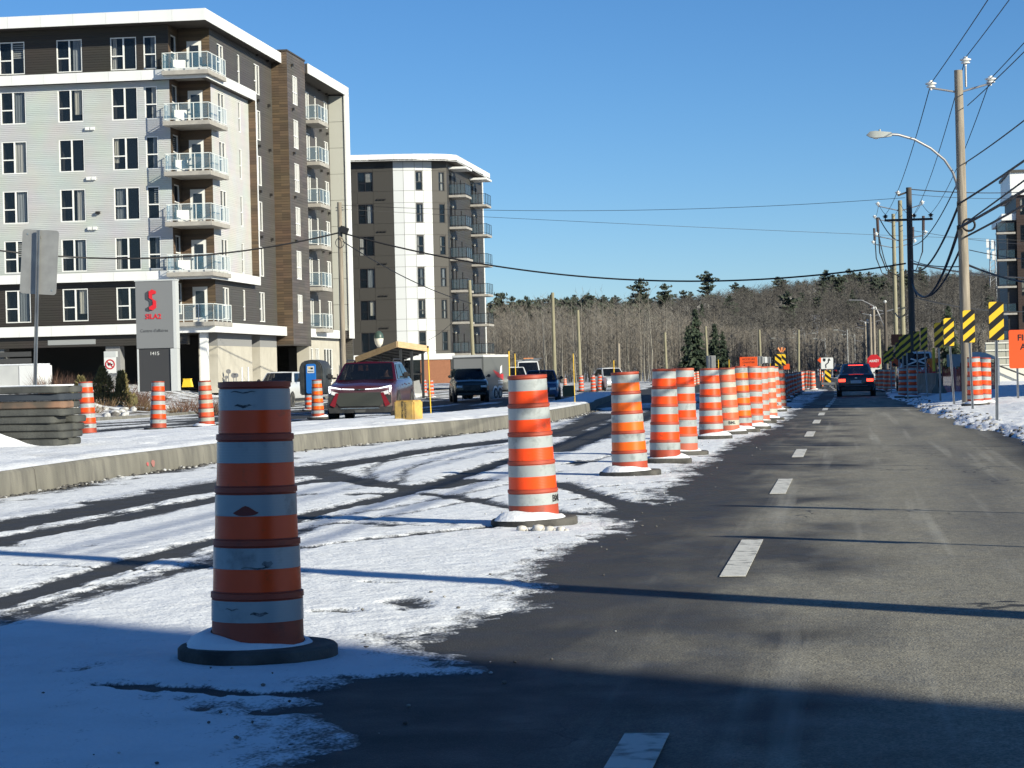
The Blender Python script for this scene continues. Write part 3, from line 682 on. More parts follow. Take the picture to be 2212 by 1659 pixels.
# open ground floor: back wall, piers, soffit lamps, cream end walls
MB().box((-LA, 13.0, .4), (-3, 13.2, 3.97)).build('garage_wall', M('garage_grey', (.10, .10, .10), .8), bld)
MB().box((-LA, -.3, 3.3), (-1.2, .3, 3.97)).build('beam', S_DARK, bld)
for x in (-5.9, -13.2, -20.5): MB().box((x-.45, -.1, .3), (x+.45, .8, 3.3)).build('pier', M('grey_stucco', (.25, .25, .25), .8), bld)
for x, y in ((-12.9, 3), (-10.4, 4.), (-8.0, 4), (-6.6, 1.6), (-9.7, 9)):
    MB().lathe([(.0, 0), (.13, 0), (.15, .05)], 12, o=(x, y, 3.88)).build('lamp', M('lamp_lit', (1, .86, .6), .5, emit=6.), bld)
MB().box((-9.9, -.32, 3.45), (-6.9, -.305, 3.75)).build('address_board', M('pale_board', (.30, .31, .31), .5), bld)
for i in range(6): MB().box((-13.2, .2-.45, .8+.4*i), (-11.0, .26-.45, 1.1+.4*i)).build('slat', M('slat_grey', (.055, .055, .055), .6), bld)
for x in (-.45,): MB().box((x, -.2, .3), (x+.42, .3, 3.96)).build('pier', FASC, bld)
for y0, y1 in ((2.3, 11.0), (13.2, 18.0)):
    MB().box((-1.2, y0, .3), (.0, y1, 3.2)).build('cream_wall', CREAM, bld); MB().box((-1.2, y0, 3.204), (.0, y1, 3.96)).build('grey_wall', M('grey_stucco', (.25, .25, .25), .8), bld)
MB().box((-1.3, 11.0, .3), (-1.1, 13.2, 3.96)).build('grey_wall', S_GREY, bld)
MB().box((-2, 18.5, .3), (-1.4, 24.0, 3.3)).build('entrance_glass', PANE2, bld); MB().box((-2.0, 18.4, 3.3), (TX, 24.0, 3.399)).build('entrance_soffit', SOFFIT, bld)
for y in (23.3,): MB().box((.2, y, .3), (TX-.02, y+.68, 3.3)).build('cream_wall', CREAM, bld)
wallw(bld, (.3, 24.0, 0), Q, 13.6, .3, 3.96, [(1.2, .6, 3.0, 2.6, 'triple'), (5.0, .6, 1.3, 2.6, 'double'), (8, .6, 3, 2.6, 'triple')], CREAM)
MB().box((-LA, 38.4, .3), (1.2, 38.6, 22.6)).build('end_wall', S_GREY, bld)
# dark core so daylight does not run through the storeys
MB().box((-LA+.5, 3.4, 4.32), (-2.3, 37.0, 22.6)).build('core_wall', DARKINT, bld)

# ------------------------------------------------------------------ second building with the rounded corner
T2 = YAW; B0 = at(854, 600, 214); B0.z = 0
b2 = thing('rounded_apartment_building', 'charcoal and white apartment block with rounded corner beyond the first block', 'building', (B0.x, B0.y, 0), T2)
PD = M('charcoal_panel', (.036, .033, .028), .6); PW = M('white_panel', (.55, .565, .565), .5); PG = M('grey_brown_panel', (.058, .053, .045), .6); PGB = siding('grey_block', (.056, .052, .046), .25, (.047, .044, .039))
F2 = [.9+3.03*k for k in range(1, 8)]
def b2z(v): return 1.25+(803-v)*214/FPX
H0 = b2z(390)          # window bottoms: derive the storey grid from the topmost window
heads = [b2z(367)-3.03*k for k in range(6)]
ROOFZ = b2z(346)
plan = [(-14, 0, PD), (-4.66, 0, PD), (-3.4, 0, PD), (0, 0, PW), (.96, .08, PW), (2.02, .3, PW), (2.8, .62, PW), (3.62, 1.05, PG), (5.0, 2.0, None)]
for i in range(len(plan)-1):
    (x0, y0, mt), (x1, y1, _) = plan[i], plan[i+1]; L_ = math.hypot(x1-x0, y1-y0); a = math.atan2(y1-y0, x1-x0)
    zs_ = [2.9]
    for hd in reversed(heads): zs_ += [hd-1.85, hd+.06]
    zs_ = [z for z in zs_ if z > 2.9 or z == 2.9]+[ROOFZ]
    wins = []
    if i == 0:
        pass
    if i == 5: wins = [(.0+.08, hd-1.8, .68, 1.75, 'single') for hd in heads]
    if i == 7: wins = [(.75, hd-1.85, .62, 1.8, 'single') for hd in heads]
    if i in (0, 1, 2): continue
    core = facade('wall', b2, (x0, y0, 0), a, L_, 2.9, ROOFZ, [q[:4] for q in wins], SOFFIT, .1)
    c, s = math.cos(a), math.sin(a)
    for x, z, w_, h_, kd in wins: window(b2, (x0+x*c, y0+x*s, z), a, w_, h_, kd, BFRAME)
    zs2 = sorted(set(zs_))
    for za, zb in zip(zs2, zs2[1:]):
        if zb-za < .1: continue
        segs = [(0, L_)]
        for x, z, w_, h_, kd in wins:
            if z < (za+zb)/2 < z+h_: segs = [(0, x-.01), (x+w_+.01, L_)]
        for sa, sb in segs:
            if sb-sa < .05: continue
            nsub = 1
            MB().box((sa+.014, -.03, za+.014), (sb-.014, -.004, zb-.014)).build('panel', mt, core)
# flat charcoal face with its windows
wx = -3.35
holes = [(14+wx, hd-1.88, 1.45, 1.85) for hd in heads]
core = facade('wall', b2, (-14, 0, 0), 0, 14-3.4, 2.9, ROOFZ, [], SOFFIT, .1)
facade('wall', b2, (-1.9, 0, 0), 0, 1.9, 2.9, ROOFZ, [], SOFFIT, .1)
core2 = facade('wall', b2, (-3.4, 0.001, 0), 0, 1.5, 2.9, ROOFZ, [(.05, hd-1.88, 1.42, 1.85) for hd in heads], SOFFIT, .1)
for hd in heads: window(b2, (-3.35, .03, hd-1.88), 0, 1.42, 1.85, 'double', BFRAME)
bx = [-14, -11.2, -8.4, -5.9, -4.66, -3.4, -1.9, -.004]
zs_ = [2.9]
for hd in reversed(heads): zs_ += [hd-1.89, hd+.02]
zs_ = [z for z in zs_ if z >= 2.9]+[ROOFZ]
for a, b_ in zip(bx, bx[1:]):
    for za, zb in zip(zs_, zs_[1:]):
        if zb-za < .1 or (a == -3.4 and any(abs(zb-(hd+.02)) < .01 for hd in heads)): continue
        MB().box((a+14.01, -.034, za+.01), (b_+14-.01, -.006, zb-.01)).build('panel', PD, core)
for hd in heads+[heads[-1]-3.03]:
    for dx in (0, .32, .62): MB().box((-1.55+dx, -.2, hd+.36), (-1.34+dx, -.035, hd+.46)).build('vent_hood', M('dark_vent', (.02, .018, .016), .5), b2)
# receding side with balconies
sd = math.atan2(.99, .139)
sx, sy = 5.0, 2.0
ux, uy = math.cos(sd), math.sin(sd)
wins = [(t, hd-2.1, 1.5 if kd == 'double' else .6, 2.0, kd) for hd in heads for t, kd in ((1.4, 'double'), (4.2, 'single'), (14.6, 'double'), (17.6, 'single'), (8.0, 'single'))]
wallw(b2, (sx, sy, 0), sd, 22.5, .3, ROOFZ, wins, PGB, BFRAME)
MB().box((-.04, 0, .3), (.04, .5, ROOFZ)).build('edge_trim', FASC, b2, loc=(sx+ux*22.4, sy+uy*22.4, 0), rz=sd-Q)
def side(t, out, z): return (sx+ux*t+uy*out, sy+uy*t-ux*out, z)
for hd in heads:
    z = hd-2.15
    for t in (1.0, 14.0):
        p = side(t, 0, z); balcony(b2, p, sd-Q, 1.66, 3.5, RAILB, glass('smoke_glass', (.08, .14, .18), .32, .04), 2, 3, th=.22, left=False)
        q = side(t+1.6, .1, z+1.95); MB().box((-.1, -.1, 0), (.1, .1, .26)).build('wall_lamp', M('lamp_globe', (.75, .72, .62), .5), b2, loc=q, rz=sd, bevel=.04)
for t in (1.0, 14.0): MB().box((0, 0, -.2), (1.75, 3.6, 0)).build('canopy', FASC, b2, loc=side(t, 0, heads[0]+.55), rz=sd-Q)
# roof edge following the plan, overhanging
off = [(-14, -1.0), (.2, -1.0), (1.9, -.9), (3.4, -.55), (4.9, .15), (6.0, 1.3), (6.0+ux*5, 1.3+uy*5), (6.0+ux*21.5, 1.3+uy*21.5)]
rt = MB(); rt.prism(off+[(-14, 22.5)], ROOFZ+.004, ROOFZ+.12, 'XY'); rt.build('roof', SOFFIT, b2)
for (x0, y0), (x1, y1) in zip(off, off[1:]):
    fascia(b2, (x0, y0, ROOFZ-.02), math.atan2(y1-y0, x1-x0), math.hypot(x1-x0, y1-y0)-.01, .62, pl=2.4)
# ground storey
MB().box((-14, -.8, 2.45), (5.4, 1.0, 3.0)).build('podium_band', FASC, b2); MB().box((-14, .3, .2), (5.0, .5, 2.45)).build('shop_wall', PANE2, b2)
MB().box((-14, -.2, .2), (-2.8, .29, 2.44)).build('brick_wall', BRICK, b2); MB().box((2.2, -.7, .2), (5.0, .28, 2.44)).build('brick_wall', BRICK, b2)
MB().box((-13.6, 2.4, .3), (4.6, 22, ROOFZ-.1)).build('core_wall', DARKINT, b2)

# ------------------------------------------------------------------ dark block on the right, seen at the frame edge
Rp = at(2176, 600, 256); Rp.z = 0
b3 = thing('dark_apartment_block', 'apartment block coloured dark as if shaded, with stacked balconies behind the orange sign', 'building', (Rp.x, Rp.y, 0), 0)
BRN = siding('brown_shade_cladding', (.05, .028, .02), .3, (.038, .022, .016)); CH3 = siding('black_shade_cladding', (.030, .031, .034), .3, (.024, .025, .028))  # cladding colours darkened to stand in for shade on the sunward front
def zR(v): return 1.25+(776-v)*256/FPX
wallw(b3, (0, 0, 0), 0, 1.1, .2, zR(478), [], CH3)
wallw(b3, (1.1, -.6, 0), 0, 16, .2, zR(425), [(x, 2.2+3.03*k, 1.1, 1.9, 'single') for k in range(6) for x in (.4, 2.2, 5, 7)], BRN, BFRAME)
MB().box((1.1, -.6, .2), (1.11, 18, zR(425))).build('wall', CH3, b3); MB().box((0, 0, .2), (.01, 18, zR(478))).build('wall', CH3, b3)
MB().box((-.5, -.3, zR(478)), (1.1, 18, zR(464))).build('roof', FASC, b3); MB().box((.6, -1.0, zR(425)), (18, 18, zR(410))).build('roof', FASC, b3)
MB().box((.6, 1.0, zR(410)+.004), (18, 17, zR(374))).build('penthouse', FASC, b3); MB().box((.4, .8, zR(374)+.004), (18, 17, zR(368))).build('penthouse_roof', S_GREY, b3)
for k in range(6):
    z = zR(562)-3.03*(k-1)
    balcony(b3, (-1.15, -.9, z), 0, 2.1, 1.7, RAILB, glass('smoke_glass', (.08, .14, .18), .32, .04), 2, 2, th=.22)
MB().box((-1.1, -.85, .2), (-.95, -.7, zR(500))).build('balcony_post', RAILB, b3)
MB().box((1.12, .2, .2), (17, 17, zR(425)-.1)).build('core_wall', DARKINT, b3)

# ------------------------------------------------------------------ neighbours outside the frame whose shade lies across the road
for nm, lb, x0, x1, y0, y1, h in (('roadside_building', 'tall plain building on the right beside the start of the lane', 17, 27, -34, -8.75, 24), ('long_roadside_building', 'long plain building on the right shading the far snow', 31, 50, 47.8, 103, 28)):
    o = thing(nm, lb, 'building', ((x0+x1)/2, (y0+y1)/2, 0)); hx, hy = (x1-x0)/2, (y1-y0)/2
    n = 8
    for rz, lx, ln in ((0, (-hx, -hy, 0), 2*hx), (Q, (hx, -hy, 0), 2*hy), (math.pi, (hx, hy, 0), 2*hx), (-Q, (-hx, hy, 0), 2*hy)):
        facade('wall', o, lx, rz, ln, -.6, h, [], S_GREY)
    MB().box((-hx, -hy, h+.003), (hx, hy, h+.2)).build('roof', SOFFIT, o)
# ------------------------------------------------------------------ traffic drums
def worn(name, col, grime, rough, amt):
    m = bpy.data.materials.new(name); t, b = nodes_of(m); L = t.links.new; N = t.nodes.new; MATS[name] = m
    tc = N('ShaderNodeTexCoord'); oi = N('ShaderNodeObjectInfo'); ad = N('ShaderNodeVectorMath'); ad.operation = 'ADD'; sc_ = N('ShaderNodeVectorMath'); sc_.operation = 'SCALE'; sc_.inputs['Scale'].default_value = 40.
    cb = N('ShaderNodeCombineXYZ'); [L(oi.outputs['Random'], cb.inputs[i]) for i in range(3)]; L(cb.outputs[0], sc_.inputs[0]); L(tc.outputs['Object'], ad.inputs[0]); L(sc_.outputs[0], ad.inputs[1])
    n = N('ShaderNodeTexNoise'); n.inputs['Scale'].default_value = 5.5; n.inputs['Detail'].default_value = 7; n.inputs['Roughness'].default_value = .65; L(ad.outputs[0], n.inputs['Vector'])
    r = N('ShaderNodeMapRange'); r.inputs[1].default_value = .62-amt*.12; r.inputs[2].default_value = .74; L(n.outputs['Fac'], r.inputs[0])
    n2 = N('ShaderNodeTexNoise'); n2.inputs['Scale'].default_value = 1.6; L(ad.outputs[0], n2.inputs['Vector'])
    hv = N('ShaderNodeHueSaturation'); hv.inputs['Color'].default_value = lin(col); r2 = N('ShaderNodeMapRange'); r2.inputs[3].default_value = .8; r2.inputs[4].default_value = 1.12; L(n2.outputs['Fac'], r2.inputs[0]); L(r2.outputs[0], hv.inputs['Value'])
    x = N('ShaderNodeMix'); x.data_type = 'RGBA'; x.inputs[7].default_value = lin(grime); L(hv.outputs[0], x.inputs[6]); mu = N('ShaderNodeMath'); mu.operation = 'MULTIPLY'; mu.inputs[1].default_value = .75; L(r.outputs[0], mu.inputs[0]); L(mu.outputs[0], x.inputs[0])
    L(x.outputs[2], b.inputs['Base Color']); b.inputs['Roughness'].default_value = rough
    wv = N('ShaderNodeTexWave'); wv.wave_type = 'BANDS'; wv.bands_direction = 'Z'; wv.inputs['Scale'].default_value = 26.; L(tc.outputs['Object'], wv.inputs['Vector'])
    bp = N('ShaderNodeBump'); bp.inputs['Strength'].default_value = .08; bp.inputs['Distance'].default_value = .004; L(wv.outputs['Fac'], bp.inputs['Height']); L(bp.outputs[0], b.inputs['Normal'])
    return m
D_BODY = worn('drum_plastic', (.40, .060, .026), (.12, .04, .03), .55, .6); D_BODY2 = worn('drum_plastic_faded', (.52, .125, .07), (.22, .09, .06), .6, .6)
D_ORG = worn('drum_orange_sheeting', (.98, .075, .004), (.25, .06, .02), .38, .0); D_ORG2 = worn('drum_amber_sheeting', (.97, .145, .006), (.30, .08, .02), .38, .1); D_ORG3 = worn('drum_faded_sheeting', (.90, .115, .04), (.4, .12, .06), .45, .1)
D_WHT = worn('drum_white_sheeting', (.37, .40, .40), (.06, .065, .065), .34, .85); D_WHT2 = worn('drum_yellowed_sheeting', (.44, .44, .37), (.14, .135, .11), .42, .7)
RUB = M('drum_rubber', (.035, .034, .032), .85, col2=(.10, .095, .085), scale=5, bump=.4, bscale=30)
CAPS = M('snow_cap', (.84, .86, .89), .85, bump=.4, bscale=30)
NT = 5; BH = .085; TH_ = (1.215-BH)/NT; RT = [.152, .163, .174, .185, .196]
def drum_meshes(n=36):
    prof = [(0, 1.215), (.135, 1.215), (RT[0]-.004, 1.212)]; whites = []; oranges = []
    z = 1.215
    for i in range(NT):
        r = RT[i]; zt = z; zb = z-TH_
        prof += [(r+.006, zt-.002), (r+.007, zt-.024), (r+.0005, zt-.030)]
        r2 = r+.008*(i < NT-1)
        prof += [(r+.004, zb+.03), (r+.006, zb+.001)]
        wz = zt-.034; whites.append([(r+.0035, wz), (r+.005, wz-.09)])
        if i < NT-1: oranges.append([(r+.0045, wz-.0905), (r+.0075, zb+.005)])
        z = zb
    prof += [(RT[-1]+.016, z-.0), (RT[-1]+.018, .045)]
    body = MB().lathe(prof, n).mesh('body', D_BODY, smooth=40)
    return body, whites, oranges
body_me, WB, OB = drum_meshes()
def bands(lst, mat, nm): return [MB().lathe(list(p)+[(p[1][0]-.003, p[1][1]-.0005)] and list(p), 36).mesh(nm, mat, smooth=40) for p in lst]
body2 = body_me.copy(); body2.materials.clear(); body2.materials.append(D_BODY2)
WMS = {0: bands(WB, D_WHT, 'white_band'), 1: bands(WB, D_WHT2, 'white_band')}
OMS = {0: bands(OB, D_ORG, 'orange_band'), 1: bands(OB, D_ORG2, 'orange_band'), 2: bands(OB, D_ORG3, 'orange_band')}
ring_me = MB().lathe([(.20, .004), (.335, .004), (.348, .02), (.348, .068), (.335, .08), (.222, .08), (.205, .07)], 40).mesh('rubber_base', RUB, smooth=40)
def cap_mesh(seed):
    r_ = random.Random(seed); mb = MB(); n = 30; vs = []; rings = 6
    ph = r_.uniform(2.6, 4.2)
    for k in range(rings):
        for j in range(n):
            a = 2*math.pi*j/n; side_ = .5+.5*math.cos(a-ph); t = k/(rings-1)
            ro = .205+(.115*side_+.02)*(1+.12*math.sin(3*a+seed)+.07*math.sin(7*a))*t
            h = .082+(.058*side_+.006)*(1-t**2.2)+.004*math.sin(5*a+k)
            vs.append((ro*math.cos(a), ro*math.sin(a), h if k < rings-1 else .0785))
    fs = [(k*n+j, k*n+(j+1) % n, (k+1)*n+(j+1) % n, (k+1)*n+j) for k in range(rings-1) for j in range(n)]
    return mb.add(vs, fs).mesh('snow_cap', CAPS, smooth=70, fixn=False)
CAPM = [cap_mesh(i) for i in range(4)]
DCOUNT = [0]
def drum(p, label, group='drums beside the lane', o=0, w_=0, bodyk=0, cap=True, tilt=(0, 0), rz=None, ring=True, scale=1.):
    DCOUNT[0] += 1; k = DCOUNT[0]
    d = thing('traffic_drum', label, 'traffic drum', p, 0, group, rot=(tilt[0]+rad(1.3)*math.sin(k*3.7), tilt[1]+rad(1.0)*math.sin(k*5.3+1), rz if rz is not None else (k*2.4) % 6.28))
    d.scale = (scale*(1+.02*math.sin(k*2.9)), scale*(1+.02*math.cos(k*4.1)), scale*(1+.012*math.sin(k*1.7)))
    put('body', body_me if bodyk == 0 else body2, d)
    for me in WMS[w_]: put('white_band', me, d)
    for me in OMS[o]: put('orange_band', me, d)
    if ring: put('rubber_base', ring_me, d)
    if ring and cap: put('snow_cap', CAPM[k % 4], d)
    return d
INK = M('black_lettering', (.02, .02, .022), .6)
def letter_drum(d, txt, facing):
    """lettering on the lowest white band, turned towards the road"""
    r = RT[4]+.0062; me = text_mesh(txt, .075, INK, .001, bend=r, bold=.0015)
    o = put('lettering', me, d, (0, 0, WB[4][0][1]-.046)); o.rotation_euler = (0, 0, facing-d.rotation_euler.z)
LINE = 'drums in the row along the driving lane'
d1 = drum(G(558, 1430), 'near traffic drum standing in shade, its middle white band torn in a diamond shape', LINE, rz=0, tilt=(0, rad(.4)))
tp = MB(); r_ = RT[2]+.0062; cols = [(-.058, -.021, -.019), (-.045, -.027, -.012), (-.03, -.031, -.004), (-.014, -.032, .006), (0, -.032, .011), (.015, -.031, .006), (.03, -.030, -.003), (.045, -.026, -.013), (.056, -.020, -.017)]
vs = [(r_*math.sin(x/r_), -r_*math.cos(x/r_), z) for x, a, b_ in cols for z in (a, b_)]
tp.add(vs, [(2*i, 2*i+2, 2*i+3, 2*i+1) for i in range(len(cols)-1)]).build('torn_patch', M('torn_plastic', (.20, .03, .018), .6), d1, loc=(0, 0, WB[2][0][1]-.056), fixn=False)
for bi, x0, x1, z0, z1 in ((0, -.05, .03, -.066, -.078), (0, -.07, .05, -.010, -.016), (3, -.02, .12, -.080, -.088), (3, .07, .12, -.055, -.082), (4, -.10, -.03, -.03, -.036), (4, .02, .10, -.045, -.06)):
    r_ = RT[bi]+.0062; n = 6; vs = []
    for i in range(n+1):
        f = i/n; x = x0+(x1-x0)*f; w__ = math.sin(math.pi*min(1, max(.04, f)))**.6; zc = (z0+z1)/2+.004*math.sin(9*f); hh = abs(z0-z1)/2*w__; vs += [(r_*math.sin(x/r_), -r_*math.cos(x/r_), zc-hh), (r_*math.sin(x/r_), -r_*math.cos(x/r_), zc+hh)]
    MB().add(vs, [(2*i, 2*i+2, 2*i+3, 2*i+1) for i in range(n)]).build('scuff_mark', M('scuff_grime', (.05, .055, .06), .7, col2=(.2, .215, .22), scale=40, lo=.4, hi=.6), d1, loc=(0, 0, WB[bi][0][1]), fixn=False)
d2 = drum(G(1155, 1139), 'bright traffic drum with pebbles heaped against its rubber base', LINE, rz=0, tilt=(0, rad(-.5)))
letter_drum(d2, 'BML', rad(76))
d3 = drum(G(1362, 1031), 'amber banded traffic drum with scuffed and peeling white sheeting', LINE, o=1, bodyk=0, tilt=(0, rad(-.3)))
d4 = drum(G(1437, 1003), 'traffic drum with a scraped lowest band, touching the drum behind it', LINE, tilt=(0, rad(-.5)))
d5 = drum(G(1476, 986), 'traffic drum with torn lowest white band half hidden behind another drum', LINE, o=0, bodyk=1)
d6 = drum(G(1537, 951), 'traffic drum with a nick in its top rim and snow heaped on its base', LINE)
d7 = drum(G(1574, 941), 'faded traffic drum marked BM on its lowest white band', LINE, o=2, w_=1, bodyk=1); letter_drum(d7, 'BML', rad(25))
rest = [(1602, 936, 1, 0, 0), (1626, 929, 0, 0, 1), (1643, 916, 2, 0, 1), (1660, 910, 2, 1, 1), (1673, 891, 2, 0, 1), (1685, 884, 2, 1, 1)]
RL = 'traffic drum in the sunlit run of drums further along the driving lane'
for k, (u, v, o_, w_, bk) in enumerate(rest):
    if k == 4: letter_drum(drum(G(u, v), 'faded traffic drum marked COL on its lowest white band', LINE, o_, w_, bk), 'COL', rad(20))
    else: drum(G(u, v), RL, LINE, o_, w_, bk)
for k in range(9):
    f = k/8; p = G(1692+45*f, 869-26.5*f**.8); drum(p, 'traffic drum in the shaded run of drums along the driving lane', LINE, (0, 2)[k % 2], 0, k % 2, cap=k % 2 == 0)
for u, v in ((1744, 843), (1750, 843.5), (1756, 844), (1747, 840)): drum(G(u, v), 'traffic drum in the sunlit clump past the shaded run', LINE, 2, 1, 1, cap=True)
# drums across the median
LEFT = 'drums across the median'
dl = drum(G(190, 943), 'traffic drum marked BML beside the stack of rubber slabs', LEFT, rz=0, cap=False, tilt=(0, rad(-1.2))); letter_drum(dl, 'BML', rad(14))
drum(G(342, 931), 'traffic drum across the median in front of the tall grey sign', LEFT, cap=False, tilt=(0, rad(-.8)))
drum(G(447, 925), 'yellowed traffic drum across the median beside the dry grass', LEFT, 2, 1, 0, cap=True, tilt=(0, rad(-1)))
drum(G(687, 906), 'sunlit traffic drum at the front corner of the red car', LEFT, o=1)
drum(G(668, 888), 'shaded traffic drum behind the sunlit one by the red car', LEFT)
for u, v in ((917, 857), (931.5, 861)): drum(G(u, v), 'traffic drum behind the red car near the white slab', LEFT)
for u, v in ((1020, 857), (1041, 854), (1055, 853)): drum(G(u, v), 'traffic drum standing before the dark pickup and trailer', LEFT, cap=False)
for u, v in ((1256, 847), (1282, 848), (1296, 845)): drum(G(u, v), 'shaded traffic drum standing by the kerb end of the median', LEFT, cap=False)
drum(G(1221, 842, .0), 'small sunlit traffic drum behind the second yellow block', LEFT, 2, 1, 1, cap=False, scale=.8)
for u, v, d_ in ((1499, 838, 190), (1507, 838, 200), (1413, 834, 215), (1425, 836, 210), (1571, 826, 230), (1588, 824, 240), (1606, 826, 235), (1637, 822, 250), (1660, 818, 260)):
    p = at(u, v, d_); drum(onground(p), 'far traffic drum on the snow near the cluster of signs', 'drums far down the works', 2, 1, 1, cap=False, ring=True)
# drums on the right verge
RV = 'drums on the right verge'
p = G(2108, 889); drum(Vector((p.x, p.y, p.z+.13)), 'traffic drum on the snowy verge behind the second striped marker', RV, 0, 0, 0, tilt=(0, rad(-3)))
p = G(2124, 886); drum(Vector((p.x, p.y, p.z+.13)), 'traffic drum on the snowy verge leaning beside its twin', RV, 0, 0, 0, tilt=(0, rad(-4)))
for u, v in ((1951, 865), (1971, 866), (1982, 858)): drum(onground(G(u, v), .1), 'shaded traffic drum under the dark utility pole', RV, cap=True)
for u, v in ((1898, 846), (1905, 847), (1916, 848), (1927, 848)): drum(onground(G(u, v), .05), 'sunlit traffic drum beside the stop sign', RV, 2, 1, 1)
# ------------------------------------------------------------------ tubular delineators and arrow trailer far ahead
TUBEM = [M('tube_orange', (.80, .18, .06), .5), M('tube_white', (.62, .62, .58), .5)]
for u, v in ((1743, 808), (1748, 808), (1755, 810), (1762, 809), (1777, 836), (1772, 824), (1786, 826)):
    o = thing('tube_delineator', 'slim orange delineator tube beyond the black car', 'delineator', G(u, v), group='slim delineators ahead'); mb = MB(); mb2 = MB()
    mb.lathe([(.05, .02), (.05, 1.1), (.0, 1.1)], 10); mb.build('tube', TUBEM[0], o); mb2.lathe([(.052, .7), (.052, .82)], 10); mb2.lathe([(.052, .92), (.052, 1.02)], 10); mb2.build('white_band', TUBEM[1], o); MB().lathe([(0, 0), (.2, 0), (.2, .04), (.06, .06)], 12).build('rubber_base', RUB, o)

# ------------------------------------------------------------------ signs
GALV = M('galvanised_steel', (.34, .35, .35), .45, .75, col2=(.25, .255, .26), scale=4); YEL = M('sign_yellow', (.88, .56, .03), .45); BLK = M('sign_black', (.012, .012, .013), .45)
ORS = M('sign_orange', (.80, .10, .018), .45); WHS = M('sign_white', (.74, .75, .74), .45); REDS = M('sign_red', (.55, .02, .025), .45); BACKM = M('sign_back', (.36, .36, .345), .55, .35, col2=(.30, .30, .29), scale=5)
def rrect(w, h, r, n=4):
    out = []
    for cx, cy, a0 in ((w/2-r, h/2-r, 0), (-w/2+r, h/2-r, Q), (-w/2+r, -h/2+r, 2*Q), (w/2-r, -h/2+r, 3*Q)):
        out += [(cx+r*math.cos(a0+Q*i/n), cy+r*math.sin(a0+Q*i/n)) for i in range(n+1)]
    return out
def clip_poly(poly, a, b_, c):      # keep a*x+b*y<=c
    out = []
    for i in range(len(poly)):
        p, q = poly[i], poly[(i+1) % len(poly)]; fp, fq = a*p[0]+b_*p[1]-c, a*q[0]+b_*q[1]-c
        if fp <= 0: out.append(p)
        if fp*fq < 0:
            t = fp/(fp-fq); out.append((p[0]+(q[0]-p[0])*t, p[1]+(q[1]-p[1])*t))
    return out
def post(par, h, lean=(0, 0), dark=False):
    mb = MB(); x, y = math.sin(lean[0])*h, math.sin(lean[1])*h
    for a, b_ in (((-.028, -.012), (-.012, .012)), ((.012, -.012), (.028, .012)), ((-.012, .004), (.012, .012))):
        mb.add([(a[0], a[1], 0), (b_[0], a[1], 0), (b_[0], b_[1], 0), (a[0], b_[1], 0), (a[0]+x, a[1]+y, h), (b_[0]+x, a[1]+y, h), (b_[0]+x, b_[1]+y, h), (a[0]+x, b_[1]+y, h)], [(0,3,2,1),(4,5,6,7),(0,1,5,4),(1,2,6,5),(2,3,7,6),(3,0,4,7)])
    return mb.build('post', GALV, par)
def stripes_mesh(w, h, up=1):
    def mk():
        plate = rrect(w, h, .03); mb = MB(); mb.prism(plate, .0, .004, 'XZ', 0); per = w*1.02
        for i in range(-3, 8):
            a = -h/2-w/2+i*per*1.0
            s_ = clip_poly(clip_poly(rrect(w-.004, h-.004, .03), -up*(-1), -1, -a) if False else clip_poly(rrect(w-.004, h-.004, .03), up*.85, -1, -a), -up*.85, 1, a+per*.5)
            if len(s_) > 2: mb.add([(x, -.0025, z) for x, z in s_], [tuple(range(len(s_)))], 1)
        return mb.mesh('panel', [BLK, YEL], fixn=False)
    return cached(('stripe', w, h, up), mk)
HZ = 'striped hazard markers along the verge'
def hazard(base, htop, w, h, label, lean=0., rz=0., up=1, group=HZ):
    o = thing('hazard_marker', label, 'hazard marker', base, rz, group); post(o, htop-.05, (lean, 0))
    put('panel', stripes_mesh(w, h, up), o, (math.sin(lean)*(htop-h/2), -.03, htop-h/2)); return o
def vz(u, v, d): return at(u, v, d).z
for (u, vb, ut, vt0, vt1, lab) in ((2153.8, 923.7, 2153, 651.8, 734.6, 'striped yellow and black marker standing alone in the sunlit snow'), (2102, 897.4, 2093.5, 670, 740, 'striped yellow and black marker in front of the tall wooden pole'), (2062, 884.6, 2050.4, 687, 747.5, 'sunlit leaning striped marker left of the tall wooden pole'), (2032, 876.4, 2028, 697, 751, 'shaded striped marker overlapped by the sunlit leaning one'), (2004, 865.5, 1996.5, 707.5, 756, 'shaded striped marker, right one of the pair by the dark pole'), (1984, 860, 1980.5, 715.5, 758.5, 'shaded striped marker, left one of the pair by the dark pole')):
    b_ = G(u, vb); d_ = b_.y/math.cos(.15); sc_ = d_/FPX
    dd = (Vector((b_.x, b_.y, CAM_H))-CP).dot(CR @ Vector((0, 0, -1))); tz = at(ut, vt0, dd).z; bz = at(ut, vt1, dd).z; lx = at(ut, vt1, dd).x-b_.x
    hazard(b_, tz-b_.z, .265, tz-bz, lab, lean=math.atan2(lx, (tz+bz)/2-b_.z))
for u, vt0, vt1, d_, lab in ((1958, 722.5, 762, 88, 'striped marker hard against the dark pole'), (1949, 727, 768, 92, 'striped marker behind the black diamond sign back'), (1941, 740, 775, 100, 'sunlit striped marker poking out above the black diamond'), (1923.5, 749, 780, 112, 'striped marker above the stop sign drums, right of two'), (1913.5, 758, 785.5, 126, 'striped marker above the stop sign drums, left of two')):
    p = at(u, vt0, d_); b_ = onground(p); hazard(b_, p.z-b_.z, .29, p.z-at(u, vt1, d_).z, lab)
# marker posts beyond the frame on the right whose thin shadows cross the lane
for x, y in ((3.4, 17.2), (3.3, 25.5), (3.2, 32.0), (3.6, 13.6)): hazard(Vector((x, y, 0)), 2.35, .29, .71, 'striped marker on the right verge beside the near lane', group='striped markers near the lane start')
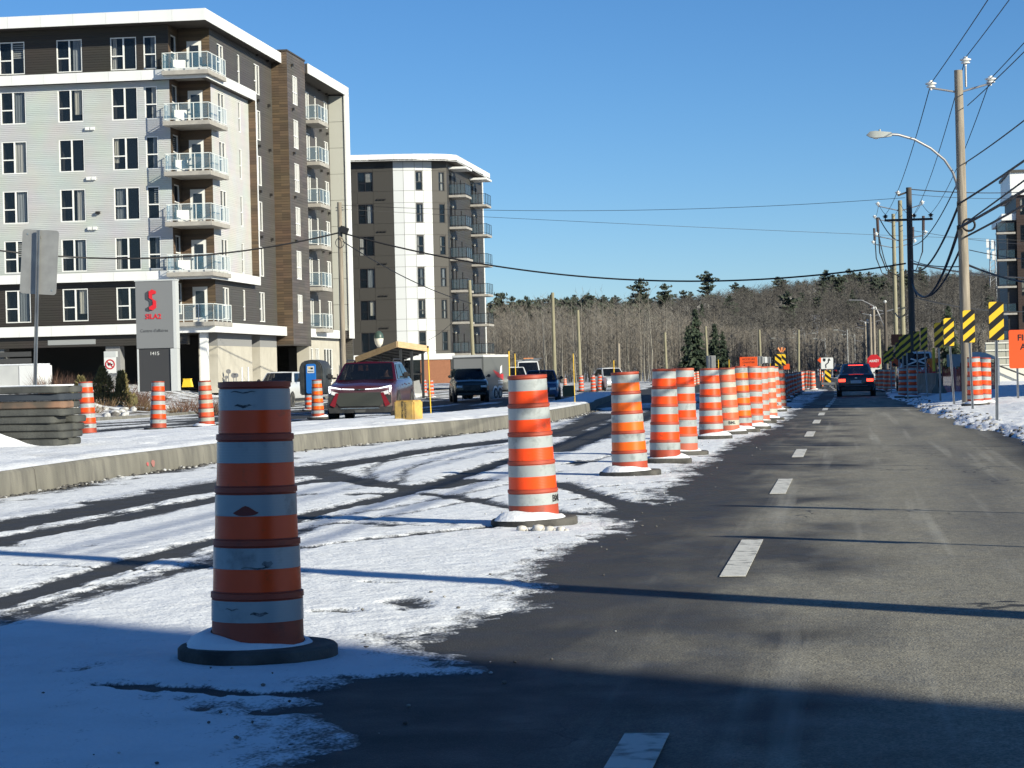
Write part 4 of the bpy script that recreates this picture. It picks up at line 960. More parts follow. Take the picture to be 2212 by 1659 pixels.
# far pair
for u in (1681, 1690):
    p = at(u, 765, 215); b_ = onground(p); hazard(b_, p.z-b_.z, .62, p.z-at(u, 790, 215).z, 'far striped marker of the pair beneath the amber lamps', up=-1, group='far striped marker pair')
def sign(name, label, u, v0, v1, w, d_, mat, shape='rect', post_n=1, rz=0., cat='road sign', lines=(), ink=None, tsize=.2, base=None, group=None, back=False, r=.05):
    p = at(u, v0, d_); q = at(u, v1, d_); b_ = base or onground(p); h = p.z-q.z
    o = thing(name, label, cat, b_, rz, group)
    for i in range(post_n):
        x = 0 if post_n == 1 else (-.3+.6*i)*w; ps = post(o, p.z-b_.z-.04); ps.location = (x, .02 if not back else -.03, 0)
    if shape == 'rect': poly = rrect(w, h, r)
    elif shape == 'diamond': poly = [(0, h/2), (-w/2, 0), (0, -h/2), (w/2, 0)]
    elif shape == 'oct': poly = [(w/2*math.cos(math.pi/8+i*math.pi/4)/math.cos(math.pi/8), h/2*math.sin(math.pi/8+i*math.pi/4)/math.cos(math.pi/8)) for i in range(8)]
    elif shape == 'round': poly = [(w/2*math.cos(i*math.pi/12), h/2*math.sin(i*math.pi/12)) for i in range(24)]
    pl = MB().prism(poly, -.004, .004, 'XZ').build('panel', mat, o, loc=(0, -.008, h/2+q.z-b_.z))
    for txt, dz, sz in lines: put('lettering', text_mesh(txt, sz, ink or BLK, .001, bold=sz*.02), pl, (0, -.0065, dz))
    return o, pl, h
sign('construction_sign', 'orange roadworks sign lettered FINA AG on the right edge', 2222, 712, 795, 1.06, 61, ORS, post_n=2, lines=[('FINAL', .30, .23), ('AGR', .055, .23)])
o, pl, h = sign('stop_sign', 'red octagonal stop sign reading ARRÊT with a white plate below', 1888, 766, 794, .80, 133, REDS, 'oct', lines=[('ARRÊT', 0, .19)], ink=WHS)
MB().box((-.34, -.012, -1.35), (.34, -.004, -.42)).build('plate', WHS, pl); put('lettering', text_mesh('LIGNE', .15, BLK, .001), pl, (0, -.014, -.72)); put('lettering', text_mesh('D\'ARRÊT', .13, BLK, .001), pl, (0, -.014, -1.0))
sign('diamond_sign_back', 'black back of a diamond sign in front of the dark pole', 1951, 743.5, 789, 1.0, 100, M('dark_sign_back', (.015, .017, .022), .5), 'diamond')
sign('small_orange_sign', 'brown orange sign back tilted high beside the poles', 1937, 722, 745, .62, 118, M('rust_orange', (.35, .09, .035), .6), 'rect', rz=.3)
sign('low_orange_sign', 'small orange panel low beside the black diamond', 1939, 774, 792, .62, 118, ORS)
sign('keep_right_sign', 'white keep right sign with curved black arrow ahead', 1786.5, 772.5, 797, .98, 185, WHS)
kp = bpy.data.objects['keep_right_sign']; pl = [c for c in kp.children if c.name.startswith('panel')][0]
MB().tube([(-.1, -.008, -.36), (-.1, -.008, -.1), (.1, -.008, .05), (.16, -.008, .25)], .045, 6).build('arrow', BLK, pl); MB().prism([(.16, .42), (.02, .22), (.3, .22)], -.012, -.006).build('arrow_head', BLK, pl); MB().prism([(-.34, .4), (-.12, .4), (-.12, .22), (-.23, .12), (-.34, .22)], -.012, -.006).build('shield_mark', BLK, pl)
sign('small_diamond_sign', 'little orange diamond sign beside the keep right sign', 1772, 772, 784, .55, 210, ORS, 'diamond')
# striped board trailer below the keep-right sign
p = at(1788, 800, 150); b_ = onground(p); o = hazard(b_, p.z-b_.z, .4, .95, 'striped marker board on a small trailer behind the delineators', up=-1, group='far marker board'); MB().box((-.45, -.3, .25), (.45, .5, .4)).build('trailer_bed', GALV, o)
for x in (-.45, .45): MB().lathe([(0, -.05), (.2, -.05), (.22, 0), (.2, .05), (0, .05)], 12, axis='X', o=(x, 0, .22)).build('wheel', RUB, o)
sign('orange_works_sign', 'square orange works sign with two dark lines of lettering', 1617, 771, 794, 1.55, 200, ORS, post_n=2, lines=[('ACCES AU', .26, .24), ('CHANTIER', -.02, .22)], ink=M('sign_ink', (.12, .015, .01), .6))
sg = bpy.data.objects['orange_works_sign']; pl = [c for c in sg.children if c.name.startswith('panel')][0]; MB().prism([(-.6, -.38), (-.35, -.2), (-.3, -.38)], -.012, -.006).build('arrow_head', BLK, pl)
for k, (u, v0, v1, w_, lab) in enumerate(((1632, 771, 789, .5, 'pale back of a sign right of the orange works sign'), (1639, 769, 792, .2, 'narrow pale post sign behind the orange works sign'), (1651, 771, 784, .6, 'white square sign back among the sign cluster'), (1645, 769, 786, .3, 'tall narrow sign back among the sign cluster'), (1662, 771, 785, .3, 'slim sign back right of the white square'))):
    sign('blank_sign', lab, u, v0, v1, w_, 225, WHS if k in (2,) else BACKM, back=True, group='cluster of sign backs')
sign('far_diamond_sign', 'orange works sign far off below the amber lamps', 1699, 786, 798, .7, 260, ORS)
sign('plain_grey_sign', 'grey blank sign back on the snow beyond the drums', 1536, 768, 795, .62, 150, BACKM, back=True)
p = at(1688, 762, 216); o = thing('amber_lamp_cluster', 'three amber warning lamps fanned out above the striped pair', 'warning lamp', onground(p)); post(o, p.z-o.location.z)
for a in (-.6, 0, .6): MB().tube([(math.sin(a)*.15, 0, p.z-o.location.z+.05), (math.sin(a)*.6, 0, p.z-o.location.z+.1+.42*math.cos(a))], [.05, .12], 8).build('lamp', M('amber_lens', (.75, .28, .10), .3), o)
# big blank sign seen from behind on the median
dd = 37.; b_ = at(72, 900, dd); b_.z = dip(b_.y)+KH
o = thing('sign_on_steel_post', 'grey back of a large tilted sign on a steel post behind the rubber stack', 'road sign', b_)
tp_ = at(85, 497, dd); mbp = post(o, tp_.z-b_.z, lean=(math.atan2(tp_.x-b_.x, tp_.z-b_.z), 0))
cx = at(84, 566, dd); pl = MB().prism(rrect(.62, 1.05, .05), .02, .028, 'XZ').build('panel', BACKM, o, loc=cx-b_); pl.rotation_euler = (0, rad(4.5), 0)
for x, z in ((-.22, .45), (.24, -.45), (0, .4), (0, -.4)): MB().lathe([(0, .006), (.014, .006), (.014, 0)], 8, axis='Y', o=(x, .019, z)).build('bolt', M('bolt_shiny', (.7, .68, .6), .3, .9), pl)

# ------------------------------------------------------------------ stack of rubber slabs on the median
bs = G(150, 967, KH)
SLAB = M('rubber_slab', (.034, .036, .034), .85, col2=(.075, .077, .07), scale=3, bump=.35, bscale=25); SLABO = M('rubber_slab_worn', (.30, .165, .10), .8, col2=(.08, .065, .05), scale=2.2)
SLABB = M('rubber_slab_blue', (.028, .036, .048), .8)
k = 0
for row in range(8):
    zz = bs.z+.035+row*.108
    for c, (dx, dy) in enumerate(((0, 0), (.02, .55))):
        mt = SLABO if (row == 5 and c == 0) else SLABB if row == 6 else SLAB
        lab = {5: 'worn orange sided rubber slab in the stack on the median', 6: 'bluish rubber slab near the top of the stack'}.get(row if c == 0 else -1, 'dark rubber slab in the stack on the snowy median')
        o = thing('rubber_slab', lab, 'rubber slab', (bs.x-.98+random.uniform(-.09, .07)+dx, bs.y+dy, zz), random.uniform(-.05, .05), 'rubber slabs stacked on the median')
        poly = rrect(1.9, .5, .09, 3); me = MB(); n_ = len(poly)
        me.prism(poly, 0, .098, 'XY'); b2_ = me.build('slab_body', mt, o, bevel=.012, smooth=40)
        MB().box((.6, -.08, .099), (.8, .08, .1035)).build('grip_recess', DARKINT, o)
o = thing('snow_patch', 'snow crust lying on top of the rubber stack', 'snow', (bs.x-.95, bs.y+.2, bs.z+.035+7*.108+.1)); me = MB(); me.prism(rrect(1.8, .8, .2), 0, .022, 'XY'); me.build('snow_body', CAPS, o, bevel=.01)
o = thing('snow_pile', 'small heap of snow against the foot of the rubber stack', 'snow', (bs.x-1.0, bs.y-.35, bs.z-.02)); vs = []; n_ = 24
for kx in range(7):
    for j in range(n_):
        a = 2*math.pi*j/n_; t = kx/6; vs.append((t*1.0*math.cos(a)*(1+.15*math.sin(3*a)), t*.32*math.sin(a), .24*(1-t)**1.3*(1+.2*math.sin(5*a+kx))))
MB().add(vs, [(i*n_+j, (i+1)*n_+j, (i+1)*n_+(j+1) % n_, i*n_+(j+1) % n_) for i in range(6) for j in range(n_)]).build('snow_body', CAPS, o, smooth=70)
# pebbles at the second drum
for k in range(9):
    p = G(1128+k*12, 1153); r_ = (.055, .025, .03, .065, .04, .05, .03, .045, .025)[k]*.8
    o = thing('pebble', 'pale pebble against the rubber base of the bright drum', 'pebble', (p.x, p.y-.02, .02+r_*.4), k, 'pebbles by the drum'); mb = MB(); mb.lathe([(0, -r_*.6), (r_*.7, -r_*.45), (r_, 0), (r_*.75, r_*.5), (.0, r_*.65)], 9); mb.build('stone', M('pebble_stone', (.46, .42, .36), .8, col2=(.6, .58, .55), scale=20), o, smooth=60)

# ------------------------------------------------------------------ yellow blocks
YB = M('chipped_yellow_paint', (.62, .40, .10), .7, col2=(.38, .25, .09), scale=6, detail=8, bump=.3)
def yblock(p, w_, h_, label, rz=0, lines=True, mat=YB):
    o = thing('concrete_block', label, 'concrete block', p, rz, 'yellow concrete blocks on the median'); b_ = MB().box((-w_/2, -w_/2, 0), (w_/2, w_/2, h_)).build('block_body', mat, o, bevel=.03)
    MB().box((-w_*.36, -w_*.36, h_+.001), (w_*.36, w_*.36, h_+.01)).build('top_edge', M('rusty_edge', (.14, .08, .04), .8), o)
    if lines:
        for dx, t in ((-.035, 'ÉLECTROBEC'), (.03, 'LOCATION')):
            l = put('lettering', text_mesh(t, .062, M('stencil_black', (.03, .028, .02), .7), .001, bold=.002), o, (dx, -w_/2-.0015, h_*.52)); l.rotation_euler = (0, rad(90), 0)
    return o
yblock(G(883, 909, KH), .44, .41, 'chipped yellow concrete block with stencilled black lettering beside the red car', rz=rad(-14))
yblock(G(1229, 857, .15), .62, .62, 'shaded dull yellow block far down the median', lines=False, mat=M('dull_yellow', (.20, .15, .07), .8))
# yellow stakes
STK = M('stake_yellow', (.85, .52, .03), .5)
for k, (u0, v0, u1, v1, lab) in enumerate(((931, 897, 924, 749, 'thin yellow stake beside the chipped yellow block'), (1103, 903, 1099, 756, 'tall yellow stake planted left of the bright drum'), (1116, 880, 1112, 762, 'yellow stake rising behind the bright drum'), (1242, 872, 1238, 762, 'yellow stake near the far end of the median'))):
    b_ = G(u0, v0, KH); dd = -(CR.transposed() @ (b_-CP)).z; t_ = at(u1, v1, dd); o = thing('marker_stake', lab, 'stake', b_, group='yellow stakes on the median'); MB().tube([(0, 0, -.02), t_-b_], .013, 8).build('rod', STK, o); MB().tube([(t_-b_)*.985, (t_-b_)*1.01], .022, 8).build('tip', BLK, o)
for u, d_ in ((1545, 190), (1552, 200), (1575, 210), (1326, 150), (1664, 240)):
    p = at(u, 792, d_); b_ = onground(p); o = thing('survey_stake', 'thin far stake standing in the snow by the wood edge', 'stake', b_, group='far stakes'); MB().tube([(0, 0, 0), (0, 0, 2.2)], .03, 6).build('rod', STK, o); MB().tube([(0, 0, 2.2), (0, 0, 2.3)], .032, 6).build('tip', BLK, o)
# ------------------------------------------------------------------ tall grey sign of the building
dd = 100; p = at(340, 838, dd); b_ = Vector((p.x, p.y, p.z-.15)); o = thing('pylon_sign', 'tall grey pylon sign with red S logo and house number 1415', 'sign', b_, TH)
tz = at(340, 607, dd).z-b_.z; mz = at(340, 752, dd).z-b_.z; W = 1.86
PYL = M('pylon_grey', (.20, .207, .213), .5); PYD = M('pylon_dark', (.045, .045, .047), .5); PYE = M('pylon_edge', (.55, .57, .57), .45)
MB().box((-W/2+.04, -.01, mz), (W/2-.14, .5, tz)).build('panel', PYL, o); MB().box((W/2-.138, -.02, mz-.02), (W/2, .5, tz+.002)).build('side_edge', PYE, o); MB().box((-W/2, -.04, tz+.004), (W/2+.02, .52, tz+.06)).build('cap', PYE, o)
MB().box((-W/2+.12, .04, .0), (W/2-.3, .45, mz-.02)).build('base', PYD, o); MB().box((-W/2+.04, .02, 0), (-W/2+.115, .46, mz-.02)).build('side_edge', PYE, o); MB().box((W/2-.29, -.02, 0), (W/2-.0, .46, mz-.03)).build('side_edge', PYE, o)
REDL = M('logo_red', (.66, .02, .03), .45); LSH = M('logo_grey', (.055, .06, .07), .5)
# logo: a folded S, red front with a dark side
zc = mz+(tz-mz)*.72
sp_ = [(.20, .42), (-.02, .50), (-.18, .40), (-.18, .10), (.02, -.02), (.02, -.24), (-.18, -.34), (-.18, -.46), (.02, -.50), (.20, -.38), (.20, -.06), (0, .06), (0, .26), (.20, .30)]
s1 = [(x*.85, z*.92) for x, z in sp_]
MB().prism([(x-.17, z-.05) for x, z in s1], -.03, -.011, 'XZ').build('logo_shadow', LSH, o, loc=(-.12, 0, zc)); MB().prism(s1, -.06, -.032, 'XZ').build('logo', REDL, o, loc=(-.12, 0, zc))
put('lettering', text_mesh('SILA2', .31, REDL, .01, bold=.004), o, (-.1, -.022, mz+(tz-mz)*.47)); put('lettering', text_mesh("Centre d'affaires", .19, M('letter_grey', (.07, .075, .08), .5), .004), o, (-.08, -.016, mz+(tz-mz)*.26))
put('lettering', text_mesh('1415', .22, M('letter_pale', (.62, .63, .62), .5), .008), o, (-.1, .028, mz-.24))
# no-truck sign
dd = 108; p = at(239, 815, dd); b_ = onground(p); o = thing('no_truck_sign', 'small white sign with red ring crossing out a truck', 'road sign', b_, TH); p2 = at(239, 766, dd)
MB().box((-.05, .0, 0), (.05, .1, p2.z-b_.z)).build('post', PYL, o); zc = at(238, 787, dd).z-b_.z; MB().box((-.29, -.04, zc-.42), (.29, .0, zc+.34)).build('panel', WHS, o)
MB().lathe([(.185, -.004), (.185, .004), (.24, .004), (.24, -.004)], 28, axis='Y', o=(0, -.05, zc)).build('ring', REDS, o); MB().box((-.21, -.056, zc-.02), (.21, -.046, zc+.02), rot=Matrix.Rotation(rad(-45), 3, 'Y').inverted()).build('slash', REDS, o)
tk = MB(); tk.box((-.12, -.048, zc-.035), (.035, -.044, zc+.08)); tk.box((.04, -.048, zc-.035), (.12, -.044, zc+.03)); tk.box((-.08, -.048, zc-.075), (-.03, -.044, zc-.038)); tk.box((.055, -.048, zc-.075), (.10, -.044, zc-.038)); tk.build('truck_symbol', BLK, o)
MB().box((-.29, -.05, zc+.344), (.29, .3, zc+.62)).build('lamp_box', PYE, o)
# pale concrete block at the left
dd = 112; p = at(40, 860, dd); q = at(-30, 791, dd); b_ = onground(p); o = thing('utility_vault', 'pale concrete vault with snowy top beside the parking entrance', 'utility box', b_, TH); h = q.z-b_.z
VT = M('pale_concrete', (.50, .51, .50), .8, col2=(.44, .45, .45), scale=1.5)
MB().box((-2.2, 0, -.2), (.05, 2.2, h)).build('front', VT, o, bevel=.02); MB().box((.054, -.02, -.2), (1.0, 2.2, h-.01)).build('side', M('paler_concrete', (.68, .69, .69), .8), o, bevel=.02); MB().box((-2.2, .04, h+.002), (.95, 2.15, h+.07)).build('snow_cap', CAPS, o, bevel=.03)  # right part of the vault has a paler tone than the front
# ------------------------------------------------------------------ utility poles
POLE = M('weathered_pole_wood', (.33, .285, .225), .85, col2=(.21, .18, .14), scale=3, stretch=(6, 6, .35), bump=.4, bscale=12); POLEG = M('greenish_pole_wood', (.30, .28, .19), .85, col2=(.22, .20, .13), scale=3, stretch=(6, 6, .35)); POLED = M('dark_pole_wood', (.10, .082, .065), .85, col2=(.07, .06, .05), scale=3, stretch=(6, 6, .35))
STEEL = M('dull_steel', (.30, .30, .31), .5, .6); PORC = M('porcelain', (.72, .72, .70), .25); WIREM = M('wire_black', (.012, .012, .014), .6)
PORCD = M('porcelain_brown', (.05, .025, .02), .3)
def insulator(par, loc, dark=False):
    MB().lathe([(.0, -.06), (.03, -.06), (.035, 0), (.12, .02), (.12, .05), (.06, .07), (.15, .10), (.15, .13), (.06, .16), (.05, .2), (0, .2)], 12, o=loc).build('insulator', PORCD if dark else PORC, par, smooth=50)
def pole(base, h, r0, r1, label, mat=POLE, lean=(0, 0), group='utility poles', name='utility_pole'):
    o = thing(name, label, 'utility pole', base, group=group); n = 8
    MB().tube([(lean[0]*h*i/n, lean[1]*h*i/n, -.1+(h+.1)*i/n) for i in range(n+1)], [r0+(r1-r0)*i/n for i in range(n+1)], 14).build('shaft', mat, o, smooth=50); return o
p = G(2091, 882); PR = Vector((p.x, p.y, p.z)); dR = -(CR.transposed() @ (PR-CP)).z; HR = at(2078, 152, dR).z-PR.z
pr = pole(PR, HR, .155, .11, 'tall wooden utility pole with street lamp arm on the right verge', lean=(-.006, 0))
zt = at(2078, 200, dR).z-PR.z
for s, (u, v) in ((-1, (2011, 190)), (1, (2140, 180))):
    q = at(u, v, dR)-PR; MB().tube([(-.006*zt, 0, zt), q], .028, 8).build('crossarm', STEEL, pr); insulator(pr, (q.x, q.y, q.z))
q = at(2086, 148, dR)-PR; MB().tube([(q.x, q.y, HR-.45), (q.x, q.y, q.z+.1)], .03, 8).build('pin', STEEL, pr); insulator(pr, (q.x, q.y, q.z+.12))
# lamp arm
A_ = [at(u, v, dR-k*.12)-PR for k, (u, v) in enumerate([(2068, 400), (2058, 372), (2040, 345), (2010, 320), (1975, 301), (1940, 291), (1922, 290)])]
MB().tube(A_, .035, 8).build('lamp_arm', STEEL, pr, smooth=60); MB().box((A_[0].x-.05, A_[0].y-.06, A_[0].z-.12), (A_[0].x+.14, A_[0].y+.06, A_[0].z+.06)).build('bracket', STEEL, pr)
hd = A_[-1]; HEADM = M('lamp_head_grey', (.36, .38, .36), .5)
lh = MB(); vs = []
for x, zt_, zb_, hy in ((.05, .05, -.06, .06), (-.12, .07, -.075, .10), (-.38, .10, -.085, .14), (-.52, .09, -.06, .10), (-.62, 0, -.005, .02)):
    vs += [(hd.x+x, hd.y-hy, hd.z+zb_), (hd.x+x, hd.y+hy, hd.z+zb_), (hd.x+x, hd.y+hy*.6, hd.z+zt_), (hd.x+x, hd.y-hy*.6, hd.z+zt_)]
lh.add(vs, [(i*4+j, i*4+(j+1) % 4, i*4+4+(j+1) % 4, i*4+4+j) for i in range(4) for j in range(4)]+[(0, 1, 2, 3), (16, 17, 18, 19)]).build('lamp_head', HEADM, pr, smooth=30)
MB().lathe([(0, -.12), (.08, -.10), (.12, -.06)], 12, o=(hd.x-.36, hd.y, hd.z)).build('lens', M('lamp_lens', (.65, .66, .62), .2), pr); MB().lathe([(.03, .09), (.03, .14), (0, .14)], 8, o=(hd.x-.26, hd.y, hd.z)).build('photocell', HEADM, pr)
for v in (440, 492): 
    q = at(2080, v, dR)-PR; MB().box((q.x-.16, q.y-.2, q.z-.06), (q.x-.06, q.y+.1, q.z+.06)).build('cable_clamp', WIREM, pr)
q = at(2092, 487, (dR-.2))-PR; mb = MB(); mb.lathe([(.16, -.03), (.19, 0), (.16, .03), (.13, 0), (.16, -.03)], 16, axis='Y', o=(q.x, q.y-.2, q.z)); mb.build('cable_coil', WIREM, pr)
# the next pole towards the lane start (outside the frame), carrying the same lines
PN = Vector((6.1, 7.75, 0)); pn = pole(PN, 10.2, .17, .12, 'wooden utility pole on the right beside the near end of the lane')
for s in (-1, 1): MB().tube([(0, 0, 9.7), (s*.9, 0, 9.85)], .03, 8).build('crossarm', STEEL, pn); insulator(pn, (s*.9, 0, 9.9))
MB().tube([(0, 0, 10.1), (0, 0, 10.5)], .03, 8).build('pin', STEEL, pn)
# dark pole and its neighbours
def far_pole(u, vtop, d_, r0, r1, label, mat, lean=0., arms=True, group='utility poles down the road'):
    t_ = at(u, vtop, d_); b_ = onground(t_); o = pole(b_, t_.z-b_.z, r0, r1, label, mat, (lean, 0), group); return o, t_-b_
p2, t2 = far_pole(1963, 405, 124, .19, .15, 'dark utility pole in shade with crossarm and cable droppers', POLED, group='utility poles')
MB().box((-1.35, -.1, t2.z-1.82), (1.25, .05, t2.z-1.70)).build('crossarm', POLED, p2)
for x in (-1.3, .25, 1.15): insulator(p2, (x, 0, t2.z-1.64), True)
MB().tube([(-.6, 0, t2.z-.42), (0, 0, t2.z-.22)], .05, 8).build('bracket', POLED, p2); insulator(p2, (-.6, 0, t2.z-.36))
p3, t3 = far_pole(1944, 433, 140, .17, .13, 'pale wooden utility pole left of the dark pole', POLEG, group='utility poles'); p4, t4 = far_pole(1929.5, 462, 166, .17, .13, 'second pale wooden utility pole left of the dark pole', POLEG, group='utility poles')
for o, t_, sgn in ((p3, t3, 1), (p4, t4, 1)):
    for dz, w_ in ((.45, 1.35), (2.3, 1.5)):
        for s in (-1, 1): MB().tube([(0, 0, t_.z-dz-.2), (s*w_, 0, t_.z-dz+.15)], .035, 6).build('crossarm', STEEL, o); insulator(o, (s*w_, 0, t_.z-dz+.2))
    for s in (-1, 1):
        MB().tube([(s*1.4, 0, t_.z-1.0), (s*1.38, 0, t_.z-1.9)], .09, 8).build('fuse_cutout', PORCD, o); MB().tube([(s*1.35, 0, t_.z-1.9), (s*1.3, 0, t_.z-3.2), (s*.9, 0, t_.z-4.3), (s*.1, 0, t_.z-4.7)], .04, 6).build('dropper', WIREM, o)
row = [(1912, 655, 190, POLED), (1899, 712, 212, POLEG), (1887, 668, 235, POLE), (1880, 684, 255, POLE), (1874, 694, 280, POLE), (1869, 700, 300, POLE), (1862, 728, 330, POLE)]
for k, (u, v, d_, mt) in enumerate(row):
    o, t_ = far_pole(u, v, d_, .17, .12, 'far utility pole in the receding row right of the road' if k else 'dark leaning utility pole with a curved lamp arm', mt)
    if k != 1:
        for s in (-1, 1): MB().tube([(0, 0, t_.z-.7), (s*1.2, 0, t_.z-.4)], .045, 6).build('crossarm', STEEL, o); insulator(o, (s*1.2, 0, t_.z-.35), True)
        insulator(o, (0, 0, t_.z+.05))
    if k == 0: MB().tube([(0, 0, t_.z-2.2), (-.8, 0, t_.z-.3), (-1.9, 0, t_.z+.3), (-3.0, 0, t_.z+.35)], .05, 6).build('lamp_arm', STEEL, o)
for u, v, d_, arm in ((1782, 731, 330, 1), (1830, 712, 300, 1), (1748, 739, 330, 1), (1690, 730, 360, 2), (1738, 720, 380, 2), (1846, 722, 320, 1)):
    t_ = at(u, v, d_); b_ = onground(t_); o = thing('street_lamp', 'thin far street lamp post against the wooded hill', 'street lamp', b_, group='far street lamps'); H_ = t_.z-b_.z; MB().tube([(0, 0, 0), (0, 0, H_)], [.11, .07], 8).build('shaft', GALV, o)
    for s in ((-1,) if arm == 1 else (-1, 1)):
        MB().tube([(0, 0, H_-.4), (s*.7, 0, H_-.1), (s*1.5, 0, H_)], .035, 6).build('lamp_arm', GALV, o); MB().box((s*1.5-.28, -.12, H_-.05), (s*1.5+.28, .12, H_+.05)).build('lamp_head', HEADM, o)
# poles on the left
pl_, tl = far_pole(733, 437, 128, .17, .13, 'wooden utility pole with cable clamps between the two apartment blocks', POLE, group='utility poles')
MB().box((.05, -.3, tl.z-1.75), (.5, .0, tl.z-1.4), rot=Matrix.Rotation(.4, 3, 'Y')).build('junction_box', WIREM, pl_)
for dz in (.3, .45): MB().tube([(-.22, 0, tl.z-dz), (.22, 0, tl.z-dz)], .03, 6).build('hook_bolt', STEEL, pl_)
pts = [(.02+.25*math.cos(a), -.2, tl.z-2.3+.28*math.sin(a)) for a in np.linspace(0, 6.28, 14)]; MB().tube(pts, .02, 6).build('cable_coil', WIREM, pl_)
for u, vt, d_, lean, lab in ((1014, 605, 165, .022, 'leaning pale pole in front of the rounded block'), (1193.5, 632, 172, .004, 'bare wooden pole rising against the woods'), (1248, 670, 188, .012, 'wooden pole with small dark bracket against the woods'), (1436, 718, 225, .02, 'short pale pole stub in the woods edge, left of three'), (1524, 705, 230, .028, 'leaning pale pole at the woods edge beyond the drums'), (1640, 712, 245, .02, 'short leaning pole near the dark spruces'), (1725, 712, 260, -.02, 'pale pole leaning left against the spruces'), (1336, 742, 200, .0, 'blue grey short post at the woods edge')):
    t_ = at(u, vt, d_); b_ = onground(t_); H_ = t_.z-b_.z; b_.x -= -lean*H_*0; o = pole(Vector((b_.x+lean*H_, b_.y, b_.z)), H_, .15, .12, lab, POLEG if lean else POLE, (-lean, 0), 'poles at the woods edge')

# ------------------------------------------------------------------ overhead lines
def wire(a, b_, sag, r, label, n=28, group='overhead lines'):
    a, b_ = Vector(a), Vector(b_); o = thing('overhead_line', label, 'overhead line', a, group=group)
    MB().tube([(b_-a)*(i/n)-Vector((0, 0, sag*4*(i/n)*(1-i/n))) for i in range(n+1)], r, 6).build('cable', WIREM, o, smooth=60); return o
def W3(o, x): return Vector(o.location)+Vector(x)
PWR = 'thin power conductor strung between the roadside poles'; TEL = 'thick black telecom cable slung between the roadside poles'
l_, r_, c_ = at(2011, 180, dR), at(2140, 170, dR), at(2086, 124, dR)
nl, nr, nc = W3(pn, (-.9, 0, 10.1)), W3(pn, (.9, 0, 10.1)), W3(pn, (0, 0, 10.6))
for a, b_ in ((l_, nl), (r_, nr), (c_, nc)): wire(a, b_, .35, .012, PWR)
for a, b_ in ((l_, W3(p2, (-1.3, 0, t2.z-1.45))), (c_, W3(p2, (.25, 0, t2.z-1.45))), (r_, W3(p2, (1.15, 0, t2.z-1.45)))): wire(a, b_, .5, .013, PWR)
k1 = at(2072, 440, (dR-.1)); k2 = at(2072, 492, (dR-.1)); k3 = at(2088, 350, (dR-.1)); k4 = at(2090, 228, (dR-.1))
wire(k1, W3(pn, (-.2, 0, 6.0)), .25, .026, TEL); wire(k2, W3(pn, (-.2, 0, 5.3)), .2, .034, TEL); wire(at(2085, 512, (dR-.1)), W3(pn, (-.2, 0, 5.1)), .2, .026, TEL); wire(k3, W3(pn, (.1, 0, 7.3)), .45, .016, PWR); wire(k4, W3(pn, (.1, 0, 8.6)), .4, .012, PWR)
q2 = at(1966, 590, 124)
wire(k1, at(1968, 580, 124), .75, .036, TEL); wire(k2, at(1970, 612, 124), 1.25, .045, TEL); wire(at(2085, 512, (dR-.1)), at(1970, 614, 124), 1.1, .034, TEL); wire(k3, at(1968, 530, 124), .6, .02, PWR)
CR_ = 'cable crossing high above the road between left and right poles'
lp = at(735, 502, 128)
wire(lp, at(1957, 569, 124), 1.75, .05, 'thick black cable crossing above the road from the left pole', n=40); wire(lp, at(-60, 533, 118), 1.0, .05, 'thick black cable running left from the pole past the block', n=30)
wire(at(735, 443, 128), at(1955, 427, 124), .5, .014, CR_, 30); wire(at(735, 452, 128), at(2230, 520, 150), .1, .012, CR_, 30)
wire(at(1968, 409, 124), at(2260, 411, 170), .2, .03, 'cable running right from the top of the dark pole'); wire(at(1968, 420, 124), at(2260, 424, 170), .2, .015, 'thin wire running right below the top of the dark pole'); wire(at(1966, 568, 124), at(2260, 600, 160), .25, .05, 'thick cable running right from the dark pole to the block')
wire(at(1966, 497, 124), at(2260, 528, 170), .2, .014, 'thin wire running right from the middle of the dark pole')
wire(at(738, 520, 128), at(1018, 655, 165), .4, .03, 'service cable dropping from the left pole towards the leaning pole'); wire(at(1018, 652, 165), at(925, 735, 190), .3, .02, 'thin service wire dropping to the timber edged shelter')
for s in (-1, 0, 1): wire(W3(p2, (s*1.2, 0, t2.z-1.5)), W3(p3, (s*1.3, 0, t3.z-.2)), .1, .015, PWR, 8); wire(W3(p3, (s*1.3, 0, t3.z-.2)), W3(p4, (s*1.3, 0, t4.z-.2)), .15, .015, PWR, 8)
wire(W3(p2, (0, 0, 5.0)), W3(p4, (0, 0, 5.2)), .6, .05, TEL, 12)
wire(at(1966, 560, 124), at(2085, 575, (dR+.3)), .15, .02, 'thin cable between the dark pole and the tall wooden pole'); wire(at(2090, 572, (dR+.1)), at(2290, 612, 90), .2, .03, 'cable running right from the lower part of the tall pole'); wire(at(2094, 540, (dR+.1)), at(2290, 560, 95), .12, .012, 'thin wire running right from the middle of the tall pole')
wire(at(1966, 640, 124), at(2230, 672, 150), .3, .03, 'low cable running right from the dark pole behind the markers'); wire(k2, W3(pn, (-.25, 0, 5.8)), .1, .02, TEL); wire(at(1968, 600, 124), at(1980, 640, 121), .02, .05, 'loose cable tail hanging from the dark pole', 8); wire(at(1940, 520, 140), at(1899, 470, 141), .25, .03, 'slack jumper looping left from the pale pole', 12); wire(at(1928, 590, 166), at(1897, 500, 166), .8, .035, 'slack jumper looping left from the second pale pole', 12)

